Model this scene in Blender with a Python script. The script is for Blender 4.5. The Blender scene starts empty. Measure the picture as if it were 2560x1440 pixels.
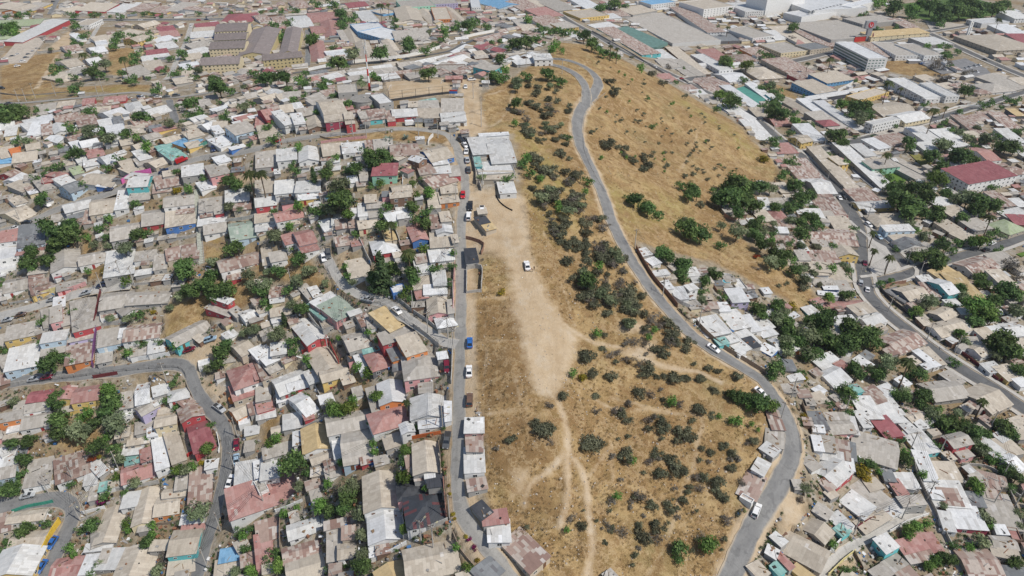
import bpy, bmesh, math, random
import numpy as np
from mathutils import Vector, Matrix

# ---------------------------------------------------------------- camera, sky, sun, exposure
SC = bpy.context.scene
COL = SC.collection
rad = math.radians
F_PX = 1750.0                 # focal length in pixels of a 2560 wide frame
TILT = rad(33.1)              # how far the drone camera looks below the horizon
CAM_Z = 190.0
cam_data = bpy.data.cameras.new("camera")
cam_data.sensor_width = 36.0
cam_data.lens = 36.0 * F_PX / 2560.0
cam_data.clip_start = 1.0
cam_data.clip_end = 9000.0
cam = bpy.data.objects.new("camera", cam_data)
cam.location = (0, 0, CAM_Z)
cam.rotation_euler = (rad(90) - TILT, 0, 0)
COL.objects.link(cam)
SC.camera = cam

SUN_EL, SUN_AZ = rad(54), rad(118)      # azimuth clockwise from +Y (into the picture): right and a little behind the camera
world = bpy.data.worlds.new("World")
SC.world = world
world.use_nodes = True
wn = world.node_tree
sky = wn.nodes.new("ShaderNodeTexSky")
sky.sky_type = 'NISHITA'
sky.sun_disc = False
sky.sun_elevation = SUN_EL
sky.sun_rotation = SUN_AZ
sky.altitude = 300
sky.air_density = 1.0
sky.dust_density = 1.6
bg = wn.nodes["Background"]
bg.inputs["Strength"].default_value = 0.108
wn.links.new(sky.outputs[0], bg.inputs["Color"])
sun_data = bpy.data.lights.new("sun", 'SUN')
sun_data.energy = 4.0
sun_data.angle = rad(0.55)
sun_data.color = (1.0, 0.945, 0.85)
sun = bpy.data.objects.new("sun", sun_data)
to_sun = Vector((math.sin(SUN_AZ) * math.cos(SUN_EL), math.cos(SUN_AZ) * math.cos(SUN_EL), math.sin(SUN_EL)))
sun.rotation_euler = to_sun.to_track_quat('Z', 'Y').to_euler()
sun.location = (300, 100, 500)
COL.objects.link(sun)
SC.view_settings.view_transform = 'Standard'
SC.view_settings.look = 'None'
SC.view_settings.exposure = -0.1
SC.view_settings.gamma = 1.0
SC.cycles.max_bounces = 4
SC.cycles.diffuse_bounces = 2
SC.cycles.glossy_bounces = 2
SC.cycles.transmission_bounces = 2
SC.cycles.transparent_max_bounces = 6
SC.cycles.volume_bounces = 0
rng = random.Random(7)
nrg = np.random.default_rng(7)

# ---------------------------------------------------------------- the lie of the land
CT, ST = math.cos(TILT), math.sin(TILT)
def ray(px, py):
    u, v = (px - 1280.0) / F_PX, (720.0 - py) / F_PX
    d = np.array([u, CT + v * ST, -ST + v * CT])
    return d / np.linalg.norm(d)
def to_pixel(p):
    x, y, z = p[0], p[1], p[2] - CAM_Z
    depth = y * CT - z * ST
    return 1280 + F_PX * x / depth, 720 - F_PX * (y * ST + z * CT) / depth
def px_per_m(p):
    return F_PX / (p[1] * CT - (p[2] - CAM_Z) * ST)

# surveyed points: where in the view, and how many metres below the drone
SURVEY = """910 270 112;1040 215 112;1120 200 113;960 240 112;1170 250 113;1230 250 115;1300 160 117;1130 350 115;1180 460 120;1165 600 127;1160 760 133;1150 900 138;1150 1050 142;1155 1200 146;1250 1400 152
1300 600 126;1290 450 119;1260 340 116;1330 700 131;1370 850 136;1380 960 139;1400 1100 144;1400 1300 151;1400 1440 155;1600 1440 160;1600 1200 154;1600 1000 148;1500 900 143
1310 163 117;1400 150 117;1470 190 119;1497 207 121;1440 300 123;1470 420 128;1540 570 135;1640 740 142;1780 880 149;1950 990 155;1985 1100 158;1960 1220 161;1860 1420 166;1800 1100 155;1800 1300 160
1430 110 119;1560 200 130;1600 320 139;1700 420 149;1650 550 146;1800 330 153;1880 440 165;1760 600 152;1930 430 169
1700 210 170;1600 140 170;2000 330 172;2300 300 172;1500 70 168;1850 300 171;2000 420 172;2090 470 172;2130 540 172
1700 680 147;1900 650 158;1850 800 156;2000 900 164;2100 1100 167;2300 1100 173;2150 690 171;2300 850 173;2500 1000 174;2100 1300 169;2400 1300 176;2550 1400 178;2020 770 166;2250 550 173;2500 600 173;2000 1050 161;2050 1000 164
1050 600 129;900 700 137;1000 800 138;850 500 124;700 500 129;500 500 135;600 380 123;400 400 130;200 400 137;0 400 143;300 300 133;0 300 142;640 290 120;800 320 114;450 600 142;200 700 153;500 750 151;500 900 159;250 950 166;550 1000 166;580 1200 173;540 1400 180;300 1100 176;70 1270 186;150 1400 189;0 1000 173;0 700 160;800 900 153;900 1100 155;800 1300 166;1000 1300 156;720 1150 166;950 500 121;1060 950 145;1070 1150 148;650 650 142;650 850 152
100 240 147;300 150 153;480 190 146;600 190 143;700 200 132;500 250 138;0 60 158;600 60 157;1000 90 158;900 160 143;1000 160 139;1150 130 140;1100 160 126;1250 90 148;1250 150 122;780 260 114;1000 40 164;1250 40 165;1400 40 168;2000 60 172;2500 60 172;1420 70 162;1350 110 130;1500 120 160"""
S = np.array([[float(v) for v in q.split()] for q in SURVEY.replace("\n", ";").split(";")])
P = []
for px, py, H in S:
    d = ray(px, py)
    P.append(d[:2] * (H / -d[2]))
far = [(-1500, 1500, 160), (0, 1600, 168), (1500, 1500, 172), (-900, 900, 160), (900, 900, 172), (1000, 500, 173), (-800, 500, 158), (-400, 200, 180), (300, 100, 185), (-250, 60, 195), (0, 30, 165), (1500, 200, 178), (-1500, 300, 175), (0, 1100, 168), (500, 1100, 172), (-500, 1100, 164)]
P = np.array(P + [(a, b) for a, b, c in far])
Zc = CAM_Z - np.concatenate([S[:, 2], [c for a, b, c in far]])
def tps(r2):
    return 0.5 * r2 * np.log(r2 + 1e-9)
SCL = 100.0
D2 = (((P[:, None] - P[None]) / SCL) ** 2).sum(-1)
n = len(P)
A = np.zeros((n + 3, n + 3))
A[:n, :n] = tps(D2) + np.eye(n) * 0.012
A[:n, n] = 1; A[:n, n + 1:] = P / SCL; A[n, :n] = 1; A[n + 1:, :n] = P.T / SCL
W = np.linalg.solve(A, np.concatenate([Zc, np.zeros(3)]))
GX0, GY0, GS, GNX, GNY = -1500.0, 20.0, 5.0, 601, 320
gx = GX0 + GS * np.arange(GNX); gy = GY0 + GS * np.arange(GNY)
HG = np.zeros((GNY, GNX))
for j in range(GNY):
    q = np.stack([gx, np.full(GNX, gy[j])], 1)
    d2 = (((q[:, None] - P[None]) / SCL) ** 2).sum(-1)
    HG[j] = tps(d2) @ W[:n] + W[n] + q @ W[n + 1:] / SCL
def height(x, y):
    fx = np.clip((np.asarray(x, float) - GX0) / GS, 0, GNX - 1.001); fy = np.clip((np.asarray(y, float) - GY0) / GS, 0, GNY - 1.001)
    i = fx.astype(int); j = fy.astype(int); a = fx - i; b = fy - j
    a = a; b = b
    return (HG[j, i] * (1 - a) + HG[j, i + 1] * a) * (1 - b) + (HG[j + 1, i] * (1 - a) + HG[j + 1, i + 1] * a) * b
HL = HG.tolist()
def height1(x, y):
    fx = min(max((x - GX0) / GS, 0), GNX - 1.001); fy = min(max((y - GY0) / GS, 0), GNY - 1.001)
    i, j = int(fx), int(fy); a, b = fx - i, fy - j; r0, r1 = HL[j], HL[j + 1]
    return (r0[i] * (1 - a) + r0[i + 1] * a) * (1 - b) + (r1[i] * (1 - a) + r1[i + 1] * a) * b
TT = np.concatenate([np.arange(60, 400, 2.0), np.arange(400, 1600, 4.0)])
def ground(px, py, above=0.0):
    """the point of the land (or of a level so many metres above it) that this line of sight meets first"""
    d = ray(px, py)
    x, y, z = d[0] * TT, d[1] * TT, CAM_Z + d[2] * TT
    g = z - height(x, y) - above
    k = int(np.argmax(g < 0))
    if g[k] >= 0:
        k = len(TT) - 1
    k = max(k, 1)
    a, b = float(TT[k - 1]), float(TT[k]); d0_, d1_, d2_ = (float(c) for c in d)
    for _ in range(14):
        m = 0.5 * (a + b)
        if CAM_Z + d2_ * m - height1(d0_ * m, d1_ * m) - above < 0: b = m
        else: a = m
    p = d * b
    return np.array([p[0], p[1], CAM_Z + p[2]])
def on_level(px, py, z):
    d = ray(px, py)
    t = (z - CAM_Z) / d[2]
    return np.array([d[0] * t, d[1] * t, z])
TILES = {c + r: (640 * i, 480 * j) for i, c in enumerate("ABCD") for j, r in enumerate("012")}
def src(tile, x, y):
    ox, oy = TILES[tile]
    return ox + float(x) / 3.0, oy + float(y) / 3.0
# ---------------------------------------------------------------- materials
MATS = {}
def new_mat(name):
    m = bpy.data.materials.new(name); m.use_nodes = True
    nt = m.node_tree
    return m, nt, nt.nodes["Principled BSDF"]
def nd(nt, kind, **kw):
    x = nt.nodes.new(kind)
    for k, v in kw.items(): setattr(x, k, v)
    return x
def math_node(nt, op, a, b=None, c=None):
    x = nd(nt, "ShaderNodeMath", operation=op)
    for i, v in enumerate((a, b, c)):
        if v is None: continue
        if isinstance(v, (int, float)): x.inputs[i].default_value = v
        else: nt.links.new(v, x.inputs[i])
    return x.outputs[0]
def mix_col(nt, fac, a, b, blend='MIX'):
    x = nd(nt, "ShaderNodeMix", data_type='RGBA', blend_type=blend)
    for i, v in ((0, fac), (6, a), (7, b)):
        if isinstance(v, (int, float)): x.inputs[i].default_value = v
        elif isinstance(v, tuple): x.inputs[i].default_value = (*v, 1.0) if len(v) == 3 else v
        else: nt.links.new(v, x.inputs[i])
    return x.outputs[2]
def noise(nt, vec, scale, detail=3.0, rough=0.55):
    x = nd(nt, "ShaderNodeTexNoise")
    x.inputs["Scale"].default_value = scale; x.inputs["Detail"].default_value = detail; x.inputs["Roughness"].default_value = rough
    if vec is not None: nt.links.new(vec, x.inputs["Vector"])
    return x.outputs["Fac"]
def maprange(nt, v, a, b, c, d):
    x = nd(nt, "ShaderNodeMapRange")
    nt.links.new(v, x.inputs[0])
    for i, q in enumerate((a, b, c, d)): x.inputs[i + 1].default_value = q
    return x.outputs[0]
def ramp(nt, v, stops, interp='LINEAR'):
    x = nd(nt, "ShaderNodeValToRGB")
    x.color_ramp.interpolation = interp
    e = x.color_ramp.elements
    while len(e) < len(stops): e.new(0.5)
    for i, (p, c) in enumerate(stops):
        e[i].position = p; e[i].color = (*c, 1.0)
    nt.links.new(v, x.inputs[0])
    return x.outputs[0]
def bump(nt, bsdf, h, strength=0.4, dist=0.05):
    b = nd(nt, "ShaderNodeBump")
    b.inputs["Strength"].default_value = strength; b.inputs["Distance"].default_value = dist
    nt.links.new(h, b.inputs["Height"]); nt.links.new(b.outputs[0], bsdf.inputs["Normal"])

def plain(name, col, rough=0.8, vary=0.12, scale=1.5, metal=0.0, per_object=0.0, spec=0.3):
    """paint, wood, concrete: one colour with wear and dirt in it"""
    if name in MATS: return MATS[name]
    m, nt, b = new_mat(name)
    tc = nd(nt, "ShaderNodeTexCoord")
    f = noise(nt, tc.outputs["Object"], scale, 4)
    v = maprange(nt, f, 0.3, 0.7, 1 - vary, 1 + vary)
    if per_object:
        oi = nd(nt, "ShaderNodeObjectInfo")
        v = math_node(nt, 'MULTIPLY', v, maprange(nt, oi.outputs["Random"], 0, 1, 1 - per_object, 1 + per_object))
    hs = nd(nt, "ShaderNodeHueSaturation")
    hs.inputs["Color"].default_value = (*col, 1)
    nt.links.new(v, hs.inputs["Value"])
    nt.links.new(hs.outputs[0], b.inputs["Base Color"])
    b.inputs["Roughness"].default_value = rough; b.inputs["Metallic"].default_value = metal
    b.inputs["Specular IOR Level"].default_value = spec
    MATS[name] = m
    return m

ROOFS = {   # main sheet, second sheet, third sheet, odd sheet
    'w': ("white", (.66, .67, .68), (.61, .62, .63), (.54, .55, .55), (.50, .50, .50)),
    'l': ("pale-grey", (.56, .565, .56), (.61, .61, .60), (.51, .505, .49), (.72, .73, .74)),
    'g': ("grey", (.385, .36, .325), (.425, .40, .365), (.345, .32, .285), (.50, .48, .46)),
    'b': ("beige", (.475, .425, .355), (.43, .38, .315), (.51, .46, .39), (.60, .57, .53)),
    'd': ("dark-grey", (.17, .18, .19), (.21, .22, .23), (.14, .14, .15), (.25, .25, .25)),
    'k': ("black", (.048, .052, .062), (.06, .064, .074), (.04, .043, .05), (.075, .078, .085)),
    'K': ("black-and-red", (.055, .062, .075), (.05, .056, .068), (.13, .05, .055), (.19, .055, .06)),
    'r': ("rusty", (.33, .245, .21), (.41, .355, .315), (.25, .165, .14), (.47, .43, .40)),
    'p': ("faded-red", (.37, .205, .185), (.40, .245, .225), (.33, .165, .15), (.46, .38, .35)),
    'm': ("maroon", (.27, .095, .105), (.30, .115, .125), (.24, .08, .09), (.33, .16, .16)),
    't': ("teal", (.22, .40, .37), (.27, .44, .41), (.18, .33, .31), (.40, .52, .50)),
    'T': ("mossy-green", (.30, .365, .31), (.34, .39, .34), (.27, .33, .28), (.45, .47, .43)),
    'e': ("pale-green", (.34, .40, .25), (.37, .42, .29), (.31, .37, .22), (.42, .44, .35)),
    'u': ("blue", (.17, .36, .56), (.21, .40, .60), (.14, .31, .50), (.40, .52, .62)),
    'y': ("ochre", (.50, .385, .215), (.45, .34, .185), (.54, .43, .26), (.58, .50, .38)),
    'o': ("orange", (.55, .19, .07), (.50, .16, .06), (.46, .15, .07), (.50, .30, .2)),
    's': ("brown-grey", (.215, .185, .178), (.24, .205, .197), (.195, .165, .158), (.28, .25, .24)),
}
def roof_mat(code):
    key = "roof_" + code
    if key in MATS: return MATS[key]
    nm, c0, c1, c2, c3 = ROOFS[code]
    m, nt, b = new_mat("roof sheets " + nm)
    uv = nd(nt, "ShaderNodeUVMap"); oi = nd(nt, "ShaderNodeObjectInfo"); tc = nd(nt, "ShaderNodeTexCoord")
    sp = nd(nt, "ShaderNodeSeparateXYZ"); nt.links.new(uv.outputs[0], sp.inputs[0])
    su = math_node(nt, 'DIVIDE', sp.outputs[0], 0.92)
    iu = math_node(nt, 'FLOOR', su)
    off = math_node(nt, 'MULTIPLY', math_node(nt, 'FRACT', math_node(nt, 'MULTIPLY', iu, 0.377)), 0.5)
    sv = math_node(nt, 'ADD', math_node(nt, 'DIVIDE', sp.outputs[1], 2.3), off)
    iv = math_node(nt, 'FLOOR', sv)
    cx = nd(nt, "ShaderNodeCombineXYZ")
    nt.links.new(iu, cx.inputs[0]); nt.links.new(iv, cx.inputs[1])
    nt.links.new(math_node(nt, 'MULTIPLY', oi.outputs["Random"], 91.7), cx.inputs[2])
    wnz = nd(nt, "ShaderNodeTexWhiteNoise", noise_dimensions='3D'); nt.links.new(cx.outputs[0], wnz.inputs[0])
    # larger areas laid at another time
    big = nd(nt, "ShaderNodeTexWhiteNoise", noise_dimensions='3D')
    cb = nd(nt, "ShaderNodeCombineXYZ")
    nt.links.new(math_node(nt, 'FLOOR', math_node(nt, 'DIVIDE', sp.outputs[0], 3.68)), cb.inputs[0])
    nt.links.new(math_node(nt, 'FLOOR', math_node(nt, 'DIVIDE', sp.outputs[1], 4.6)), cb.inputs[1])
    nt.links.new(math_node(nt, 'MULTIPLY', oi.outputs["Random"], 37.1), cb.inputs[2])
    nt.links.new(cb.outputs[0], big.inputs[0])
    v = math_node(nt, 'ADD', math_node(nt, 'MULTIPLY', wnz.outputs["Value"], 0.45), math_node(nt, 'MULTIPLY', big.outputs["Value"], 0.55))
    stops = {'r': (0, .36, .56, .80), 'K': (0, .45, .72, .88)}.get(code, (0, .48, .68, .93))
    if code in 'wdkmuTeyo': stops = (0, .52, .76, .94)
    col = ramp(nt, v, list(zip(stops, (c0, c1, c2, c3))), 'CONSTANT')
    n1 = noise(nt, tc.outputs["Object"], 0.55, 5, 0.65)
    col = mix_col(nt, 1.0, col, ramp(nt, n1, [(0.25, (.80, .79, .78)), (0.5, (1, 1, 1)), (0.8, (1.14, 1.13, 1.12))]), 'MULTIPLY')
    # rust and grime running down the slope
    mp = nd(nt, "ShaderNodeMapping"); mp.inputs["Scale"].default_value = (3.0, 0.35, 1)
    nt.links.new(uv.outputs[0], mp.inputs[0])
    ad = nd(nt, "ShaderNodeVectorMath", operation='ADD'); nt.links.new(mp.outputs[0], ad.inputs[0]); nt.links.new(cb.outputs[0], ad.inputs[1])
    streak = maprange(nt, noise(nt, ad.outputs[0], 1.3, 3, 0.6), 0.52, 0.74, 0, 0.34 if code in 'rp' else 0.16)
    col = mix_col(nt, streak, col, (.26, .185, .145) if code in 'rpgblw' else tuple(c * .7 for c in c0))
    # laps of the sheets and ridges of the corrugation
    fu = math_node(nt, 'FRACT', su); fv = math_node(nt, 'FRACT', sv)
    lap = math_node(nt, 'MAXIMUM', math_node(nt, 'LESS_THAN', fu, 0.09), math_node(nt, 'LESS_THAN', fv, 0.05))
    col = mix_col(nt, math_node(nt, 'MULTIPLY', lap, 0.15), col, (.09, .08, .075))
    hs = nd(nt, "ShaderNodeHueSaturation"); nt.links.new(col, hs.inputs["Color"])
    nt.links.new(maprange(nt, oi.outputs["Random"], 0, 1, 0.86, 1.10), hs.inputs["Value"])
    nt.links.new(hs.outputs[0], b.inputs["Base Color"])
    b.inputs["Roughness"].default_value = 0.42 if code == 'w' else (0.6 if code in 'lKk' else 0.8)
    b.inputs["Specular IOR Level"].default_value = 0.35
    wv = math_node(nt, 'SINE', math_node(nt, 'MULTIPLY', sp.outputs[0], 2 * math.pi / 0.23))
    bump(nt, b, wv, 0.35, 0.03)
    MATS[key] = m
    return m
WALLS = {'w': ("white", (.76, .76, .75)), 'b': ("beige", (.50, .43, .34)), 'c': ("cream", (.70, .60, .40)), 'r': ("red", (.46, .06, .07)),
    'k': ("pink", (.72, .37, .37)), 'u': ("blue", (.07, .20, .52)), 't': ("turquoise", (.13, .52, .55)), 'y': ("yellow", (.70, .50, .17)), 'B': ("mid-blue", (.14, .36, .62)), 'Y': ("pale-yellow", (.56, .47, .25)),
    'o': ("orange", (.66, .235, .07)), 'g': ("grey", (.36, .35, .335)), 'n': ("brown", (.20, .115, .075)), 'v': ("lilac", (.50, .45, .64)),
    'e': ("mint-green", (.33, .62, .47)), 'm': ("maroon", (.34, .045, .085)), 'l': ("pale-blue", (.48, .61, .72)), 'd': ("dark-grey", (.12, .12, .13)), 'p': ("dusty-pink", (.56, .32, .29))}
def wall_mat(code):
    nm, c = WALLS[code]
    key = "wall " + nm
    if key in MATS: return MATS[key]
    m, nt, b = new_mat(key)
    tc = nd(nt, "ShaderNodeTexCoord"); oi = nd(nt, "ShaderNodeObjectInfo")
    f = noise(nt, tc.outputs["Object"], 0.9, 5, 0.65)
    col = mix_col(nt, maprange(nt, f, 0.4, 0.75, 0, 0.65), c, tuple(q * .55 + .10 for q in c))
    hs = nd(nt, "ShaderNodeHueSaturation"); nt.links.new(col, hs.inputs["Color"])
    nt.links.new(maprange(nt, oi.outputs["Random"], 0, 1, 0.85, 1.08), hs.inputs["Value"])
    nt.links.new(hs.outputs[0], b.inputs["Base Color"])
    b.inputs["Roughness"].default_value = 0.85
    MATS[key] = m
    return m

def ground_mat():
    m, nt, b = new_mat("land: dry grass, bare earth and yards")
    at = nd(nt, "ShaderNodeAttribute", attribute_name="zone")
    sp = nd(nt, "ShaderNodeSeparateColor"); nt.links.new(at.outputs["Color"], sp.inputs[0])
    tc = nd(nt, "ShaderNodeTexCoord"); pos = tc.outputs["Object"]
    n_big = noise(nt, pos, 0.035, 4); n_mid = noise(nt, pos, 0.17, 5, 0.6); n_fine = noise(nt, pos, 1.1, 4, 0.7); n_tuft = noise(nt, pos, 0.55, 6, 0.75)
    # dry grass, golden to brown, greener in the hollows
    n_hay = noise(nt, pos, 3.0, 3, 0.7); n_cl = noise(nt, pos, 0.30, 5, 0.7)
    grass = ramp(nt, n_big, [(.34, (.20, .118, .052)), (.45, (.285, .185, .086)), (.55, (.375, .265, .13)), (.66, (.225, .178, .08))])
    grass = mix_col(nt, maprange(nt, n_mid, .42, .58, .85, 0), grass, (.215, .13, .06))
    grass = mix_col(nt, maprange(nt, n_tuft, .50, .66, 0, .55), grass, (.43, .305, .15))
    grass = mix_col(nt, maprange(nt, n_fine, .53, .70, 0, .62), grass, (.15, .092, .04))
    grass = mix_col(nt, maprange(nt, n_cl, .50, .60, 0, .62), grass, (.185, .125, .05))
    grass = mix_col(nt, maprange(nt, n_cl, .45, .38, 0, .5), grass, (.43, .32, .17))
    grass = mix_col(nt, maprange(nt, n_hay, .50, .72, 0, .55), grass, (.55, .42, .24))
    green = nd(nt, "ShaderNodeMath", operation='MULTIPLY')
    nt.links.new(sp.outputs[2], green.inputs[0]); nt.links.new(maprange(nt, n_mid, .35, .6, .1, 1), green.inputs[1])
    grass = mix_col(nt, math_node(nt, 'MULTIPLY', green.outputs[0], .85), grass, (.285, .245, .085))
    # bare pale earth
    dirt = ramp(nt, n_mid, [(.3, (.40, .295, .185)), (.5, (.47, .365, .245)), (.7, (.52, .42, .30))])
    dirt = mix_col(nt, maprange(nt, n_fine, .55, .8, 0, .5), dirt, (.35, .255, .155))
    dirt = mix_col(nt, math_node(nt, 'MULTIPLY', at.outputs["Alpha"], .55), dirt, (.34, .255, .165))
    dirt = mix_col(nt, maprange(nt, noise(nt, pos, 0.11, 5, 0.7), .52, .66, 0, .6), dirt, (.50, .43, .335))
    # swept earth, weeds and cement between the houses
    yard = ramp(nt, n_tuft, [(.28, (.13, .105, .072)), (.42, (.235, .19, .135)), (.56, (.335, .285, .215)), (.72, (.43, .385, .32))])
    yard = mix_col(nt, maprange(nt, n_mid, .50, .62, 0, .7), yard, (.40, .38, .345))
    yard = mix_col(nt, maprange(nt, n_big, .5, .62, 0, .7), yard, (.25, .175, .09))
    yard = mix_col(nt, maprange(nt, n_fine, .55, .68, 0, .55), yard, (.085, .09, .05))
    def soft(v, w):
        return maprange(nt, math_node(nt, 'ADD', v, math_node(nt, 'ADD', math_node(nt, 'MULTIPLY', math_node(nt, 'SUBTRACT', n_tuft, .5), w), math_node(nt, 'MULTIPLY', math_node(nt, 'SUBTRACT', n_mid, .5), w * 1.3))), .25, .75, 0, 1)
    grass = mix_col(nt, math_node(nt, 'MULTIPLY', at.outputs["Alpha"], maprange(nt, n_tuft, .35, .6, .95, .5)), grass, (.19, .118, .055))
    gul = noise(nt, pos, 0.075, 6, 0.72)
    grass = mix_col(nt, maprange(nt, math_node(nt, 'ABSOLUTE', math_node(nt, 'SUBTRACT', gul, .5)), 0, .022, .5, 0), grass, (.47, .36, .22))
    col = mix_col(nt, soft(sp.outputs[0], .9), yard, grass)
    col = mix_col(nt, soft(sp.outputs[1], .75), col, dirt)
    nt.links.new(col, b.inputs["Base Color"])
    b.inputs["Roughness"].default_value = 0.95; b.inputs["Specular IOR Level"].default_value = 0.1
    h = math_node(nt, 'ADD', math_node(nt, 'MULTIPLY', n_tuft, 1.0), math_node(nt, 'MULTIPLY', n_fine, 0.5))
    bump(nt, b, h, 0.8, 0.4)
    return m
def road_mat(name, c, c2, worn=0.35):
    m, nt, b = new_mat(name)
    uv = nd(nt, "ShaderNodeUVMap"); tc = nd(nt, "ShaderNodeTexCoord")
    f = noise(nt, tc.outputs["Object"], 0.16, 5, 0.65); g = noise(nt, tc.outputs["Object"], 2.2, 3, 0.6)
    mp = nd(nt, "ShaderNodeMapping"); mp.inputs["Scale"].default_value = (2.2, 0.05, 1); nt.links.new(uv.outputs[0], mp.inputs[0])
    track = noise(nt, mp.outputs[0], 1.0, 3, 0.6)
    col = mix_col(nt, maprange(nt, f, .35, .65, 0, 1), c, c2)
    col = mix_col(nt, maprange(nt, track, .42, .62, 0, worn), col, tuple(min(1, q * 1.45) for q in c2))
    col = mix_col(nt, maprange(nt, g, .55, .75, 0, .3), col, tuple(q * .6 for q in c))
    pt = noise(nt, tc.outputs["Object"], 0.42, 2, 0.5)
    col = mix_col(nt, maprange(nt, pt, .60, .615, 0, .35), col, tuple(q * .62 for q in c))
    col = mix_col(nt, maprange(nt, math_node(nt, 'ABSOLUTE', math_node(nt, 'SUBTRACT', noise(nt, tc.outputs["Object"], .6, 6, .7), .5)), 0, .012, .5, 0), col, tuple(q * .45 for q in c))
    # slab and tar joints
    sp = nd(nt, "ShaderNodeSeparateXYZ"); nt.links.new(uv.outputs[0], sp.inputs[0])
    j = math_node(nt, 'LESS_THAN', math_node(nt, 'FRACT', math_node(nt, 'DIVIDE', sp.outputs[1], 4.5)), 0.035)
    col = mix_col(nt, math_node(nt, 'MULTIPLY', j, 0.18), col, tuple(q * .5 for q in c))
    # earth washed over the edges
    e = math_node(nt, 'ABSOLUTE', math_node(nt, 'SUBTRACT', sp.outputs[0], 0.5))
    edge = maprange(nt, math_node(nt, 'ADD', e, math_node(nt, 'MULTIPLY', math_node(nt, 'SUBTRACT', f, .5), .25)), .40, .50, 0, .85)
    col = mix_col(nt, edge, col, (.46, .38, .28))
    nt.links.new(col, b.inputs["Base Color"]); b.inputs["Roughness"].default_value = 0.9; b.inputs["Specular IOR Level"].default_value = 0.2
    return m
def leaf_mat(name, dark, mid, light, rough=0.65):
    if name in MATS: return MATS[name]
    m, nt, b = new_mat(name)
    at = nd(nt, "ShaderNodeAttribute", attribute_name="tint"); oi = nd(nt, "ShaderNodeObjectInfo")
    tc = nd(nt, "ShaderNodeTexCoord")
    col = ramp(nt, at.outputs["Fac"], [(0.0, dark), (0.5, mid), (1.0, light)])
    hs = nd(nt, "ShaderNodeHueSaturation"); nt.links.new(col, hs.inputs["Color"])
    nt.links.new(maprange(nt, oi.outputs["Random"], 0, 1, 0.485, 0.515), hs.inputs["Hue"])
    nt.links.new(maprange(nt, math_node(nt, 'FRACT', math_node(nt, 'MULTIPLY', oi.outputs["Random"], 7.3)), 0, 1, 0.72, 1.25), hs.inputs["Value"])
    nt.links.new(hs.outputs[0], b.inputs["Base Color"])
    b.inputs["Roughness"].default_value = rough; b.inputs["Specular IOR Level"].default_value = 0.25
    tr = nd(nt, "ShaderNodeBsdfTranslucent"); nt.links.new(hs.outputs[0], tr.inputs["Color"])      # light comes through thin leaves
    mx = nd(nt, "ShaderNodeMixShader"); mx.inputs[0].default_value = 0.38
    nt.links.new(b.outputs[0], mx.inputs[1]); nt.links.new(tr.outputs[0], mx.inputs[2])
    nt.links.new(mx.outputs[0], nt.nodes["Material Output"].inputs["Surface"])
    MATS[name] = m
    return m
# ---------------------------------------------------------------- building helpers
def link(o, parent=None):
    COL.objects.link(o)
    if parent is not None: o.parent = parent
    return o
def mesh_obj(name, verts, faces, mat=None, parent=None, uvs=None, loc=None, rotz=0.0, smooth=False):
    me = bpy.data.meshes.new(name)
    me.from_pydata([tuple(v) for v in verts], [], faces)
    if uvs is not None:
        l = me.uv_layers.new(name="UVMap")
        l.data.foreach_set("uv", np.array([c for f in uvs for q in f for c in q], dtype=np.float32))
    if mat is not None:
        for mm in (mat if isinstance(mat, (list, tuple)) else [mat]): me.materials.append(mm)
    if smooth: me.polygons.foreach_set("use_smooth", [True] * len(me.polygons))
    me.update()
    o = bpy.data.objects.new(name, me)
    if loc is not None: o.location = loc
    o.rotation_euler = (0, 0, rotz)
    return link(o, parent)
def use_mesh(name, me, parent=None, loc=(0, 0, 0), rotz=0.0, scale=(1, 1, 1)):
    o = bpy.data.objects.new(name, me); o.location = loc; o.rotation_euler = (0, 0, rotz); o.scale = scale
    return link(o, parent)
def empty(name, loc, rotz=0.0):
    o = bpy.data.objects.new(name, None); o.empty_display_size = 0.5
    o.location = loc; o.rotation_euler = (0, 0, rotz)
    return link(o)
def tag(o, label=None, cat=None, group=None, kind=None):
    for k, v in (("label", label), ("category", cat), ("group", group), ("kind", kind)):
        if v: o[k] = v
    return o
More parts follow.
